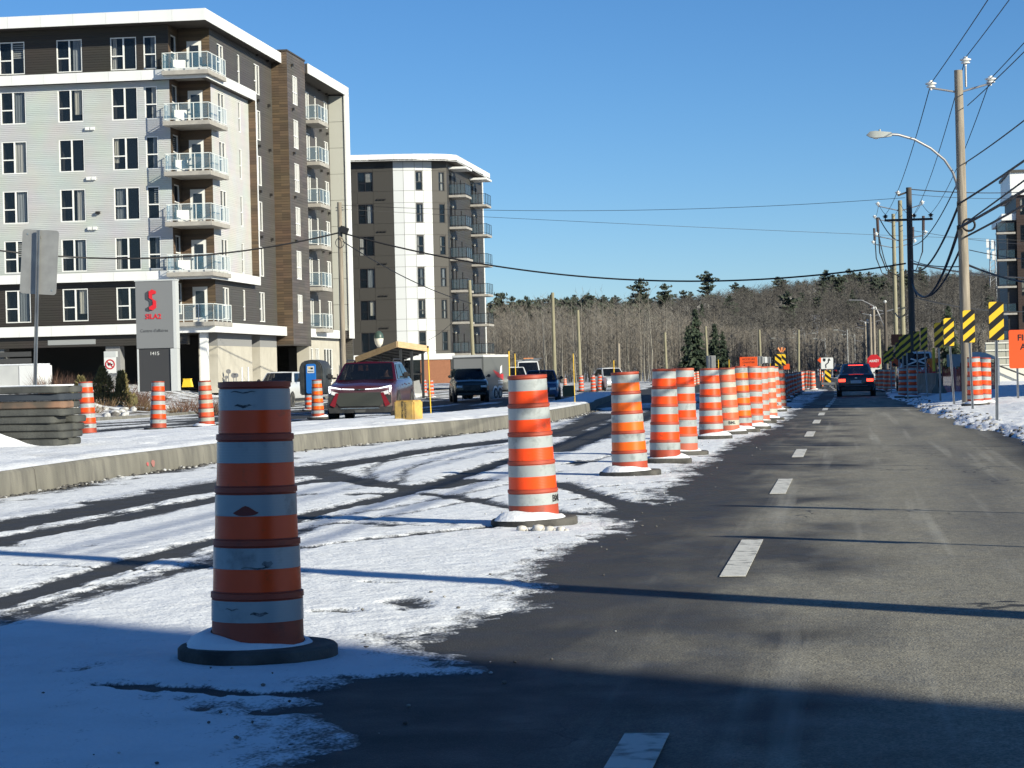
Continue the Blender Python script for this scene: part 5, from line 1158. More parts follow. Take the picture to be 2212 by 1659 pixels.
# ------------------------------------------------------------------ shelter with timber edge
TIMB = M('raw_timber', (.60, .43, .24), .75, col2=(.48, .33, .18), scale=4, stretch=(.5, 1, 3)); DKM = M('dark_metal', (.03, .032, .034), .5)
dS = 150
Lp, Cp, Rp_ = at(768, 771, dS+5), at(858, 737, dS), at(926, 747, dS+2.2)
g0 = gz(Cp.x, Cp.y); o = thing('shelter', 'sloping flat roofed dark shelter edged with raw timber boards', 'shelter', (Cp.x, Cp.y, g0), 0)
O3 = Vector((Cp.x, Cp.y, g0)); A2, C2, T3 = Lp-Cp, Rp_-Cp, Cp-O3
def sp(f, g, z): return T3+A2*f+C2*g+Vector((0, 0, z))
TK = .40
mb = MB(); mb.add([sp(0, 0, -.02), sp(0, 1, -.02), sp(1, 1, -.02), sp(1, 0, -.02), sp(0, 0, -TK+.05), sp(0, 1, -TK+.05), sp(1, 1, -TK+.05), sp(1, 0, -TK+.05)], [(0, 1, 2, 3), (7, 6, 5, 4), (0, 4, 5, 1), (1, 5, 6, 2), (2, 6, 7, 3), (3, 7, 4, 0)]); mb.build('roof', DKM, o)
for i in range(7): MB().tube([sp(.08+.14*i, .03, -TK), sp(.08+.14*i, .97, -TK)], .04, 4).build('rafter', DKM, o)
def board(p, q, h, nm='timber_board'):
    p, q = Vector(p), Vector(q); d = (q-p).normalized(); nn = Vector((d.y, -d.x, 0)).normalized()*.05
    MB().add([p, q, q+nn, p+nn, p+Vector((0, 0, h)), q+Vector((0, 0, h)), q+nn+Vector((0, 0, h)), p+nn+Vector((0, 0, h))], [(0,3,2,1),(4,5,6,7),(0,1,5,4),(1,2,6,5),(2,3,7,6),(3,0,4,7)]).build(nm, TIMB, o)
board(sp(1, 0, -TK), sp(.485, 0, -TK), TK); board(sp(.48, 0, -TK), sp(.0, 0, -TK), TK); board(sp(0, .004, -TK), sp(0, .38, -TK), TK); board(sp(0, .385, -TK), sp(0, 1, -TK), TK); board(sp(1, .03, -TK), sp(1, 0, -TK), TK)
for f in (.04, .5, .9):
    for g in (.15, .5, .85):
        q = sp(f, g, -TK); MB().box((q.x-.08, q.y-.08, 0), (q.x+.08, q.y+.08, q.z)).build('post', DKM, o)
for f0, f1 in ((.04, .5), (.5, .9)):
    a_, b_ = sp(f0, .87, 0), sp(f1, .87, 0); MB().add([(a_.x, a_.y, .3), (b_.x, b_.y, .3), (b_.x, b_.y, 1.7), (a_.x, a_.y, 1.7)], [(0, 1, 2, 3)]).build('glass_panel', glass('shelter_glass', (.05, .06, .06), .45), o)
a_, b_ = sp(.06, .15, 0), sp(.06, .85, 0); MB().tube([(a_.x, a_.y, 1.6), (b_.x, b_.y, 1.6)], .04, 6).build('rail', DKM, o)
# globe lamp post near it
t_ = at(818, 722, 165); b_ = onground(t_); o = thing('globe_lamp', 'green capped globe lamp post between the two apartment blocks', 'street lamp', b_); H_ = t_.z-b_.z
MB().tube([(0, 0, 0), (0, 0, H_-1.0)], .06, 8).build('shaft', DKM, o); MB().lathe([(.0, -.95), (.1, -.95), (.28, -.7), (.34, -.4), (.34, -.3)], 16, o=(0, 0, H_)).build('globe', M('lamp_globe', (.75, .72, .62), .5), o, smooth=60); MB().lathe([(.36, -.3), (.36, -.2), (.30, .05), (.12, .22), (0, .25)], 16, o=(0, 0, H_)).build('cap', M('cap_green', (.05, .085, .07), .4), o, smooth=60)
# ------------------------------------------------------------------ wrapped portable toilet with blue door
dT = 98; p = G(672, 853); p = at(672, 853, dT); b_ = Vector((p.x, p.y, p.z)); top = at(672, 777, dT).z-b_.z
o = thing('portable_toilet', 'portable toilet wrapped in black tarpaulin with bright blue door', 'portable toilet', b_, rad(-8)); TARP = M('black_tarp', (.03, .033, .032), .35, col2=(.07, .07, .065), scale=3, bump=.8, bscale=5)
prof_ = [(-.52, 0), (-.54, top*.72), (-.50, top*.85), (-.36, top*.96), (0, top), (.36, top*.96), (.50, top*.85), (.54, top*.72), (.52, 0)]
MB().prism(prof_, 0, 1.1, 'XZ').build('tarp_cover', TARP, o, bevel=.05, smooth=45); BLU = M('toilet_blue', (.02, .19, .62), .4)
MB().prism(rrect(.44, top*.84, .08), -.05, -.004, 'XZ').build('door', BLU, o, loc=(.03, 0, top*.46)); lab_ = MB().box((-.16, -.056, 0), (.16, -.052, .30)).build('notice', WHS, o, loc=(.03, 0, top*.62))
MB().box((-.1, -.060, .19), (.02, -.057, .25)).build('notice_mark', YEL, lab_); MB().box((0, -.062, .17), (.11, -.058, .24)).build('notice_mark', BLK, lab_); MB().box((-.13, -.060, .06), (.13, -.057, .09)).build('notice_line', LSH, lab_)
# pipe rack fence next to it
p = at(712, 850, 108); o = thing('pipe_fence', 'black pipe rail beside the wrapped toilet', 'fence', onground(p)); 
for x in (-.4, .4, 1.2): MB().tube([(x, 0, 0), (x, 0, 1.7)], .025, 6).build('post', DKM, o)
for z in (.9, 1.5): MB().tube([(-.6, 0, z), (1.4, 0, z)], .025, 6).build('rail', DKM, o)
# gas meters against the cream wall
p = bl(.25, 3.2, .75)
o = thing('gas_meter_set', 'cluster of grey gas meters and pipes by the cream wall', 'gas meter', p, TH)
for x, z, r__ in ((0, .5, .1), (.25, .85, .14), (.8, .6, .16), (1.05, .6, .14)): MB().lathe([(0, -.08), (r__, -.08), (r__, .08), (0, .08)], 12, axis='Y', o=(x*.6, 0, z)).build('meter', STEEL, o); MB().tube([(x*.6, 0, 0), (x*.6, 0, z)], .03, 6).build('pipe', STEEL, o)
for x in (1.0, 1.4): MB().tube([(x, 0, 0), (x, 0, 1.1)], .05, 8).build('bollard', WHS, o); 
# yellow box at the entrance
p = bl(-.9, -1.5, .72); o = thing('grit_bin', 'small yellow bin at the parking entrance pier', 'bin', p); MB().prism([(-.3, 0), (.3, 0), (.2, .45), (-.2, .45)], -.2, .2).build('bin_body', YEL, o); MB().box((-.22, -.22, .452), (.22, .22, .5)).build('lid', YEL, o)
# leaning white slab behind the red car
p = G(902, 858); o = thing('white_board', 'white board leaning behind the red car', 'board', p); MB().box((-.25, 0, 0), (.25, .08, 1.15), rot=Matrix.Rotation(-.2, 3, 'Y')).build('board_panel', FASC, o); MB().box((-.1, .1, 0), (.1, .2, .6)).build('prop', DKM, o)
# ------------------------------------------------------------------ works site on the right
def jersey(p, L_, rz, label, open_end=True):
    o = thing('jersey_barrier', label, 'barrier', p, rz, 'concrete barriers at the works'); prof_ = [(-.30, 0), (.30, 0), (.30, .1), (.14, .35), (.09, .82), (-.09, .82), (-.14, .35), (-.30, .1)]
    MB().prism(prof_, 0, L_, 'XZ').build('barrier_body', CONC, o, bevel=.015); MB().prism([(.045*math.cos(a), .42+.22*math.sin(a)) for a in np.linspace(0, 6.28, 14)[:-1]], -.006, -.002, 'XZ').build('end_slot', DARKINT, o); return o
pj = at(2029, 842, 92); pj.z = gz(pj.x, pj.y)+.25; jersey(pj, 3.6, rad(7), 'pale concrete barrier end with a dark slot on the right works'); 
q = pj+Vector((-math.sin(rad(7))*3.65, math.cos(rad(7))*3.65, -.02)); jersey(q, 3.6, rad(7), 'grey concrete barrier continuing behind the slotted one')
NET = M('red_netting', (.62, .07, .045), .7, alpha=.75)
for k, (u0, u1, v0, v1, d_, lab) in enumerate(((1985, 2022, 792, 808, 104, 'low red fabric fence behind the concrete barrier'), (2036, 2076, 792, 826, 100, 'red netting panel left of the tall wooden pole'), (2130, 2150, 782, 822, 104, 'red netting panel under the white formwork'))):
    a, b_ = at(u0, v1, d_), at(u1, v1, d_+1); t_ = at(u0, v0, d_); a.z = b_.z = gz(a.x, a.y)+.15; h = t_.z-a.z; o = thing('netting_fence', lab, 'fence', a, group='red site netting'); n = 6; e = b_-a
    vs = []
    for i in range(n*4+1): vs += [e*(i/(n*4))+Vector((0, .04*math.sin(i*1.3), .03)), e*(i/(n*4))+Vector((0, .04*math.sin(i*1.3+.7), h*(.93+.05*math.sin(i*.9))))]
    MB().add(vs, [(2*i, 2*i+2, 2*i+3, 2*i+1) for i in range(n*4)]).build('netting', NET, o, fixn=False)
    for f in (0, .5, 1): MB().tube([e*f, e*f+Vector((0, 0, h+.15))], .03, 6).build('post', M('rust_post', (.18, .05, .04), .7), o)
p = at(2110, 852, 128); b_ = onground(p, .1); top = at(2110, 760, 128).z-b_.z; o = thing('bus_shelter', 'small glazed shelter with curved pale roof behind the wooden pole', 'shelter', b_); W = 1.25
mb = MB(); n = 10; pr_ = [(-W, top*.78)]+[(-W+2*W*i/n, top*(.80+.2*math.sin(math.pi*i/n))) for i in range(n+1)]+[(W, top*.78)]
mb.prism(pr_, -.7, .9, 'XZ').build('roof', M('pale_roof', (.48, .52, .52), .5), o)
for x in (-W+.05, -.1, .62, W-.05):
    for y in (-.65, .8): MB().box((x-.05, y-.05, 0), (x+.05, y+.05, top*.79)).build('post', FASC, o)
for x0, x1 in ((-W+.1, -.15), (-.05, .57), (.67, W-.1)): MB().box((x0, -.645, .1), (x1, -.635, top*.77)).build('pane', glass('shelter_glass', (.05, .06, .06), .45), o)
p = at(2062, 800, 112); b_ = onground(p, .2); o = thing('control_cabinet', 'pale grey cabinet panel on the works fence', 'cabinet', b_); z0, z1 = at(2062, 792, 112).z-b_.z, at(2062, 765, 112).z-b_.z; MB().box((-.36, 0, z0), (.36, .25, z1)).build('cabinet_body', BACKM, o, bevel=.02); MB().box((-.05, .1, 0), (.05, .2, z0)).build('post', GALV, o)
p = at(1997+20.5, 795, 96); b_ = onground(p, .6); o = thing('yellow_pole', 'short yellow pole standing on the barrier end', 'post', (b_.x, b_.y, pj.z+.82)); MB().tube([(0, 0, 0), (0, 0, 1.05)], .06, 10).build('shaft', STK, o); MB().lathe([(.08, 0), (.08, .06), (.06, .06)], 10).build('collar', REDS, o)
FORM = M('formwork_white', (.66, .65, .58), .8); FP = M('formwork_ply', (.42, .41, .34), .85, col2=(.33, .33, .28), scale=1.2)
p = at(2131, 850, 150); b_ = onground(p, .1); o = thing('formwork_wall', 'tall pale formwork wall with horizontal ribs on the works', 'wall', b_); T_ = at(2131, 740, 150).z-b_.z
for i in range(3):
    for j in range(4): MB().box((.04+j*1.3, .02, T_*.45+i*T_*.18+.04), (1.3+j*1.3, .1, T_*.45+(i+1)*T_*.18-.06)).build('panel', FP, o)
for i in range(4): MB().box((0, -.06, T_*.45+i*T_*.18-.06), (5.3, .12, T_*.45+i*T_*.18+.035)).build('rib', FORM, o)
MB().box((0, .13, 0), (.1, .3, T_)).build('rib', FORM, o); MB().box((.0, .0, 0), (5.3, .12, T_*.42)).build('base_wall', FORM, o); MB().tube([(.0, -.3, T_*.55), (2.6, -.4, T_*.15)], .06, 6).build('brace', DKM, o)
p = at(2148, 735, 620); b_ = Vector((p.x, p.y, float(zbase(np.array(p.x), np.array(p.y))))); o = thing('telecom_mast', 'pale lattice telecom mast far behind the dark block', 'mast', b_); T_ = at(2148, 520, 620).z-b_.z; LT = M('lattice_pale', (.42, .43, .44), .6)
mb = MB()
for x, y in ((-.9, -.9), (.9, -.9), (.9, .9), (-.9, .9)): mb.tube([(x, y, 0), (x*.7, y*.7, T_)], .12, 4)
mb.build('legs_frame', LT, o); mb = MB()
for i in range(14):
    f0, f1 = T_*i/14, T_*(i+1)/14; mb.tube([(-.85, -.85, f0), (.85, -.85, f1)], .07, 4); mb.tube([(.85, -.85, f0), (.85, .85, f1)], .07, 4)
mb.build('bracing', LT, o)
for i, (x, z) in enumerate(((-1.3, .97), (1.4, 1.0), (0, .95), (-1.2, .8), (.2, .78))): MB().box((x-.35, -1.2, T_*z-1.4), (x+.35, -1.0, T_*z+1.0)).build('antenna', FASC, o)
# ------------------------------------------------------------------ vehicles
def carpaint(name, col, rough=.25, dust=.3, dustcol=(.25, .23, .21)):
    """clear-coated paint with road-salt film climbing from the sills"""
    if name in MATS: return MATS[name]
    m = bpy.data.materials.new(name); t, b = nodes_of(m); L = t.links.new; N = t.nodes.new; MATS[name] = m
    tc = N('ShaderNodeTexCoord'); sp = N('ShaderNodeSeparateXYZ'); L(tc.outputs['Object'], sp.inputs[0]); n = N('ShaderNodeTexNoise'); n.inputs['Scale'].default_value = 3.; n.inputs['Detail'].default_value = 6; L(tc.outputs['Object'], n.inputs['Vector'])
    r = N('ShaderNodeMapRange'); r.inputs[1].default_value = 1.1; r.inputs[2].default_value = .2; r.inputs[3].default_value = 0; r.inputs[4].default_value = dust*1.6; L(sp.outputs['Z'], r.inputs[0])
    mu = N('ShaderNodeMath'); mu.operation = 'MULTIPLY'; L(r.outputs[0], mu.inputs[0]); L(n.outputs['Fac'], mu.inputs[1])
    x = N('ShaderNodeMix'); x.data_type = 'RGBA'; x.inputs[6].default_value = lin(col); x.inputs[7].default_value = lin(dustcol); L(mu.outputs[0], x.inputs[0]); L(x.outputs[2], b.inputs['Base Color'])
    ra = N('ShaderNodeMapRange'); ra.inputs[3].default_value = rough; ra.inputs[4].default_value = .75; L(mu.outputs[0], ra.inputs[0]); L(ra.outputs[0], b.inputs['Roughness'])
    b.inputs['Coat Weight'].default_value = .6; b.inputs['Coat Roughness'].default_value = .12; b.inputs['Metallic'].default_value = .15
    return m
CGL = M('car_glass', (.006, .008, .011), .04, alpha=.80, spec=.7); TYRE = M('tyre_rubber', (.03, .029, .028), .85, col2=(.10, .095, .088), scale=6); RIM = M('wheel_rim', (.36, .36, .35), .4, .5, col2=(.2, .2, .19), scale=5)
TRIM = M('black_trim', (.018, .018, .019), .5, col2=(.05, .048, .045), scale=4); CHROME = M('chrome', (.6, .6, .6), .2, .9); LAMPW = M('lamp_clear', (.78, .80, .80), .15); LAMPON = M('daytime_light', (.9, .93, 1.), .3, emit=1.1); TAIL = M('tail_light_lit', (1., .06, .03), .3, emit=2.4); TAILO = M('tail_lens', (.35, .01, .01), .25)
PLATE = M('licence_plate', (.62, .64, .66), .5)
def wheel_meshes(R, wd):
    ty = MB().lathe([(R*.62, -wd/2), (R*.93, -wd/2), (R, -wd*.32), (R, wd*.32), (R*.93, wd/2), (R*.62, wd/2)], 24, axis='X').mesh('tyre', TYRE, smooth=40)
    rm = MB().lathe([(0, wd*.30), (R*.14, wd*.32), (R*.16, wd*.22), (R*.55, wd*.22), (R*.64, wd*.46), (R*.64, -wd*.4)], 24, axis='X')
    for k in range(5):
        a = 2*math.pi*k/5; d = Vector((0, math.cos(a), math.sin(a))); e = Vector((0, -math.sin(a), math.cos(a)))
        q = [d*R*.1+e*R*.09, d*R*.62+e*R*.06, d*R*.62-e*R*.06, d*R*.1-e*R*.09]
        rm.add([p+Vector((wd*.24, 0, 0)) for p in q]+[p+Vector((wd*.42, 0, 0)) for p in q], [(4, 5, 6, 7), (0, 1, 5, 4), (1, 2, 6, 5), (2, 3, 7, 6), (3, 0, 4, 7)])
    return ty, rm.mesh('rim', RIM, smooth=40)
def quad_in(bl_, br_, tr_, tl_, l=.05, r=.05, b_=.06, t=.06, off=.014):
    bl_, br_, tr_, tl_ = map(Vector, (bl_, br_, tr_, tl_)); f = lambda s, q: (bl_*(1-s)+br_*s)*(1-q)+(tl_*(1-s)+tr_*s)*q
    nn = (br_-bl_).cross(tl_-bl_).normalized()*off
    return [f(l, b_)+nn, f(1-r, b_)+nn, f(1-r, 1-t)+nn, f(l, 1-t)+nn]
def vehicle(name, label, loc, rz, paint, L_=4.8, W=1.9, H=1.68, kind='suv', rear_view=False, tail=TAILO, R=.36, group=None, front='plain', cat='car', rail=False, hoodz=1.0, lampon=False):
    o = thing(name, label, cat, loc, rz, group); hw = W/2; bz = .26 if kind != 'pickup' else .38
    hz = hoodz; belt = hz+.08
    wb0, rf0 = (1.2, 2.0); rf1, wb1 = L_-1.05, L_-.16
    if kind == 'sedan': rf1, wb1 = L_-1.6, L_-.65
    if kind == 'coupe': rf1, wb1 = L_-1.75, L_-.2
    if kind == 'pickup': wb0, rf0, rf1, wb1 = 1.45, 2.1, 3.75, 4.0
    if kind == 'van': wb0, rf0, rf1, wb1 = .75, 1.35, L_-.12, L_-.02
    rear_h = {'suv': belt+.04, 'sedan': belt, 'coupe': belt+.04, 'pickup': belt+.02, 'van': belt}[kind]
    st = [(0, bz+.14, hz-.20, .80), (.07, bz+.04, hz-.10, .90), (.28, bz, hz-.03, .965), (.7, bz, hz+.01, .99), (wb0, bz, belt, 1.0), (L_*.55, bz, belt, 1.0), (L_-.7, bz, rear_h, .99), (L_-.22, bz+.02, rear_h, .965), (L_-.05, bz+.08, rear_h-.08, .93), (L_, bz+.16, rear_h-.2, .86)]
    mb = MB(); vs = []; n = 11
    for y, zb, zt, wf in st:
        w_ = hw*wf; h = zt-zb
        half = [(w_*.93, zb), (w_*.99, zb+h*.22), (w_, zb+h*.55), (w_*.975, zb+h*.86), (w_*.90, zt)]
        vs += [(x, y-L_/2, z) for x, z in half]+[(0, y-L_/2, zt+.035)]+[(-x, y-L_/2, z) for x, z in reversed(half)]
    fs = [(i*n+j, i*n+j+1, (i+1)*n+j+1, (i+1)*n+j) for i in range(len(st)-1) for j in range(n-1)]+[(i*n+n-1, i*n, (i+1)*n, (i+1)*n+n-1) for i in range(len(st)-1)]+[tuple(range(n)), tuple(reversed(range((len(st)-1)*n, len(st)*n)))]
    body = mb.add(vs, fs).build('body', paint, o, smooth=38, bevel=.018)
    Y = lambda y: y-L_/2
    bw, rw = hw*.92, hw*.72
    B_ = [(-bw*.97, Y(wb0), belt), (bw*.97, Y(wb0), belt), (bw*.95, Y(wb1), belt), (-bw*.95, Y(wb1), belt)]; T_ = [(-rw, Y(rf0), H-.03), (rw, Y(rf0), H-.03), (rw*.97, Y(rf1), H-.02), (-rw*.97, Y(rf1), H-.02)]
    midz = H; cab = MB(); cm = [(-rw, Y((rf0+rf1)/2), H), (rw, Y((rf0+rf1)/2), H)]
    cab.add(B_+T_+[(0, Y(rf0)+.02, H), (0, Y(rf1)-.02, H)], [(5, 8, 4), (7, 9, 6), (4, 8, 9, 7), (8, 5, 6, 9)])
    rw_b = .12 if kind == 'suv' else .06
    OP = [((0, 1, 5, 4), (.045, .045, .03, .07)), ((2, 3, 7, 6), (.08, .08, rw_b, .12)), ((1, 2, 6, 5), (.10, .10, .05, .13)), ((3, 0, 4, 7), (.10, .10, .05, .13))]
    allv = B_+T_
    for ix, ins in OP:
        q = quad_in(*[allv[i] for i in ix], *ins, off=0.); k0 = len(cab.v); cab.v += [tuple(p_) for p_ in q]
        for e in range(4): cab.f.append((ix[e], ix[(e+1) % 4], k0+(e+1) % 4, k0+e)); cab.m.append(0)
    cab.build('cabin', paint, o, smooth=40, bevel=.025)
    for s in (-1, 1):
        f = .5; pb, pt = Vector(B_[1]).lerp(Vector(B_[2]), f), Vector(T_[1]).lerp(Vector(T_[2]), f); MB().add([(s*(pb.x-.0), pb.y-.05, pb.z), (s*pb.x, pb.y+.05, pb.z), (s*pt.x, pt.y+.05, pt.z-.02), (s*pt.x, pt.y-.05, pt.z-.02)], [(0, 1, 2, 3)]).build('pillar', TRIM, o)
    MB().box((-bw*.93, Y(wb0)+.06, belt+.02), (bw*.93, Y(wb1)-.06, belt+.045)).build('cabin_trim', DARKINT, o)
    for sx_ in (-.38, .38):
        for yy_ in ((rf0+.35,) if kind in ('pickup', 'van') else (rf0+.35, rf0+1.35)): MB().box((sx_-.2, Y(yy_), belt+.046), (sx_+.2, Y(yy_)+.12, belt+.28)).build('seat_back', TRIM, o, bevel=.04)
    gl = lambda nm, q: MB().add(q, [(0, 1, 2, 3)]).build(nm, CGL, o, fixn=False)
    gl('windshield', quad_in(B_[0], B_[1], T_[1], T_[0], .045, .045, .03, .07))
    gl('rear_window', quad_in(B_[2], B_[3], T_[3], T_[2], .08, .08, .12 if kind == 'suv' else .06, .12))
    for s, (a, b_, c, d) in ((1, (B_[1], B_[2], T_[2], T_[1])), (-1, (B_[3], B_[0], T_[0], T_[3]))):
        for f0, f1 in ((.10, .47), (.52, .90)) if kind != 'pickup' else ((.14, .52), (.57, .95)):
            gl('side_window', quad_in(a, b_, c, d, f0, 1-f1, .05, .13))
    # wheels in dark arches
    ty, rm = cached(('wheel', R), lambda: wheel_meshes(R, .24)); fy, ry = Y(.92), Y(L_-.98)
    for s in (-1, 1):
        for y in (fy, ry):
            MB().lathe([(0, hw+.004), (R*1.16, hw+.004), (R*1.16, hw*.8)], 20, axis='X', o=(0, y, R+.02)).build('wheel_arch', TRIM, o).scale = (s, 1, 1)
            w_ = put('wheel', ty, o, (s*(hw-.10), y, R), 0 if s > 0 else math.pi); put('rim', rm, w_)
        MB().box((s*(hw+.0), Y(.92)+R*1.2, bz-.02), (s*(hw-.1), Y(L_-.98)-R*1.2, bz+.13)).build('sill', TRIM, o)
        m_ = MB().box((s*(hw+.02), Y(wb0+.38), belt+.05), (s*(hw+.20), Y(wb0+.50), belt+.22)).build('mirror', TRIM, o, bevel=.04); MB().box((s*(hw-.06), Y(wb0+.40), belt+.06), (s*(hw+.03), Y(wb0+.46), belt+.11)).build('bracket', TRIM, m_)
        for y in (.42, .62): MB().box((s*(hw+.004), Y(L_*y), belt-.13), (s*(hw+.022), Y(L_*y)+.2, belt-.10)).build('door_handle', paint, o)
        if rail: MB().tube([(s*rw*.93, Y(rf0)+.15, H), (s*rw*.95, Y(rf0)+.3, H+.05), (s*rw*.95, Y(rf1)-.2, H+.05), (s*rw*.93, Y(rf1)-.05, H)], .02, 6).build('roof_rail', TRIM, o)
        MB().box((s*hw*.55, Y(L_)-.02, rear_h-.38), (s*hw*.9, Y(L_)+.012, rear_h-.24)).build('tail_light', tail, o, bevel=.01)
        if front == 'plain': MB().box((s*hw*.50, -L_/2-.012, hz-.42), (s*hw*.84, -L_/2+.05, hz-.27)).build('headlight', LAMPON if lampon else LAMPW, o, bevel=.02)
    MB().box((-hw*.8, Y(L_)-.03, bz+.02), (hw*.8, Y(L_)+.03, bz+.26)).build('rear_bumper', TRIM, o, bevel=.03); MB().box((-.26, Y(L_)+.005, bz+.40), (.26, Y(L_)+.016, bz+.55)).build('licence_plate', PLATE, o)
    MB().box((-hw*.78, -L_/2-.02, bz+.02), (hw*.78, -L_/2+.1, bz+.17)).build('front_bumper', TRIM, o, bevel=.03)
    if front == 'plain': MB().prism([(-hw*.46, hz-.55), (hw*.46, hz-.55), (hw*.48, hz-.27), (-hw*.48, hz-.27)], -L_/2-.014, -L_/2+.03, 'XZ').build('grille', TRIM, o)
    return o, hw
# red car
RED = carpaint('burgundy_paint', (.062, .004, .009), .2, .8, (.19, .165, .155))
cl = G(766, 911); crz = rad(4)
red, hw = vehicle('red_car', 'burgundy red crossover with full width front light bar and dirty flank', (cl.x, cl.y+2.4, cl.z), crz, RED, 4.88, 1.95, 1.66, 'suv', front='custom', rail=True, hoodz=1.04, R=.38)
fy = -2.44
def fp(poly, d0, d1, mat, nm): MB().prism(poly, fy-d0, fy+d1, 'XZ').build(nm, mat, red, bevel=.006)
fp([(-.57, .42), (.57, .42), (.66, .52), (.60, .80), (-.60, .80), (-.66, .52)], .022, .05, M('front_panel_grey', (.050, .052, .043), .4), 'grille')
for s in (-1, 1):
    fp([(s*.15, .878), (s*.50, .892), (s*.50, .915), (s*.15, .898)], .02, .1, LAMPON, 'light_bar')
    fp([(s*.52, .892), (s*.86, .945), (s*.86, .985), (s*.52, .915)], .01, .2, LAMPON, 'headlight'); fp([(s*.82, .80), (s*.85, .79), (s*.87, .93), (s*.835, .93)], .0, .2, LAMPON, 'headlight')
    fp([(s*.58, .80), (s*.79, .85), (s*.80, .76), (s*.68, .72)], .006, .2, LAMPW, 'fog_light')
    fp([(s*.70, .74), (s*.86, .72), (s*.86, .50), (s*.78, .46)], .004, .2, TRIM, 'air_curtain')
    fp([(s*.57, .79), (s*.66, .80), (s*.84, .46), (s*.70, .40)], .026, .2, M('red_blade', (.20, .008, .014), .25, coat=.6), 'front_blade')
fp([(-.14, .865), (.14, .865), (.12, .905), (-.12, .905)], .024, .05, TRIM, 'badge_panel'); fp([(-.05, .877), (.0, .868), (.05, .877), (.0, .90)], .03, .02, CHROME, 'badge')
fp([(-.85, .24), (.85, .24), (.90, .42), (.6, .34), (-.6, .34), (-.90, .42)], .03, .25, TRIM, 'lower_bumper'); fp([(-.55, .355), (.55, .355), (.5, .375), (-.5, .375)], .036, .05, CHROME, 'skid_trim'); fp([(-.14, .25), (.14, .25), (.16, .33), (-.16, .33)], .045, .02, M('plate_holder', (.09, .09, .085), .5), 'plate_holder')
# black car ahead (seen from behind)
BLK_P = carpaint('black_paint', (.008, .010, .015), .18, .25); c2 = G(1850, 857)
blk, hw2 = vehicle('black_car', 'black crossover driving ahead with lit brake lights', (c2.x, c2.y+2.4, c2.z), math.pi+rad(-1), BLK_P, 4.7, 1.86, 1.64, 'coupe', tail=TAIL, hoodz=1.0); blk.location.y = c2.y-2.35+4.7
blk.rotation_euler.z = math.pi; blk.location = (c2.x, c2.y+2.35, c2.z)
blk.rotation_euler.z = math.pi
blk.rotation_euler.z = 0+math.pi
MB().box((-.36, 2.33-.62, 1.53), (.36, 2.33-.60+.1, 1.56)).build('high_brake_light', TAIL, blk, bevel=.008); MB().box((-.55, 2.352, .52), (.55, 2.366, .55)).build('bumper_trim', M('bumper_grey', (.16, .165, .18), .4), blk); MB().box((-.06, 2.352, .90), (.06, 2.362, .94)).build('badge', CHROME, blk)
# flip so that the rear (local +y) faces us
blk.rotation_euler.z = math.pi
# other vehicles
WHT = carpaint('white_paint', (.72, .73, .73), .3, .35, (.4, .38, .35)); DGR = carpaint('dark_green_paint', (.010, .016, .015), .25, .1, (.08, .08, .075)); BLU_P = carpaint('blue_paint', (.018, .065, .16), .25, .25)
p = at(586, 838, 118); b_ = onground(p); vehicle('white_pickup', 'white pickup parked facing out by the cream wall', (b_.x, b_.y+2.7, b_.z), rad(-2), WHT, 5.6, 2.0, 1.92, 'pickup', R=.4, hoodz=1.25, cat='truck')
p = at(1003, 858, 124); b_ = onground(p); dp, _ = vehicle('dark_pickup', 'dark green pickup with capped bed in shade before the trailer', (b_.x-.15, b_.y+2.4, b_.z), rad(13), DGR, 5.3, 1.95, 1.86, 'pickup', R=.42, hoodz=1.22, cat='truck'); MB().box((-.88, 1.35, 1.3), (.88, 2.7, 1.86)).build('bed_cap', DGR, dp, bevel=.08)
p = at(1085, 851, 140); b_ = onground(p); vehicle('white_work_pickup', 'white pickup with large dark grille right of the cargo trailer', (b_.x+.25, b_.y+2.8, b_.z), rad(9), WHT, 5.7, 2.0, 1.92, 'pickup', R=.42, hoodz=1.28, cat='truck')
p = at(1130, 845, 165); b_ = onground(p); wv, _ = vehicle('service_van', 'white service van with ladder rack and amber roof bar', (b_.x, b_.y+2.6, b_.z), rad(10), WHT, 5.4, 2.0, 2.35, 'van', R=.38, hoodz=1.15, cat='van')
MB().box((-.3, -1.0, 2.5), (.4, -.8, 2.58)).build('light_bar', M('amber_lens', (.75, .28, .10), .3), wv)
ld = MB()
for x in (-.2, .25): ld.tube([(x, -1.2, 2.5), (x+.9, 1.8, 2.55)], .03, 6)
for i in range(8): ld.tube([(-.2+.9*i/8, -1.2+3*i/8, 2.5), (.25+.9*i/8, -1.2+3*i/8, 2.51)], .02, 5)
ld.build('ladder', GALV, wv)
for y in (-1.0, 1.2): MB().box((-.85, y, 2.36), (.85, y+.06, 2.46)).build('rack_bar', GALV, wv)
p = at(1157, 852, 118); b_ = onground(p); vehicle('blue_car', 'blue crossover behind the bright drum facing this way', (b_.x, b_.y+2.3, b_.z), rad(6), BLU_P, 4.6, 1.95, 1.68, 'suv', hoodz=1.04)
p = at(1312, 836, 168); b_ = onground(p); vehicle('white_suv', 'white sport utility vehicle behind the shaded drums', (b_.x, b_.y+2, b_.z), rad(20), WHT, 4.7, 1.9, 1.72, 'suv', lampon=True)
p = at(1712, 798, 470); b_ = onground(p); vehicle('far_red_car', 'far red car with one bright headlight approaching', b_, rad(4), carpaint('far_red', (.30, .015, .02), .3), 4.6, 1.85, 1.6, 'suv', lampon=True)
p = at(1776, 800, 430); b_ = onground(p); vehicle('far_white_car', 'far white car on the road before the keep right sign', b_, rad(4), WHT, 4.6, 1.85, 1.6, 'suv')
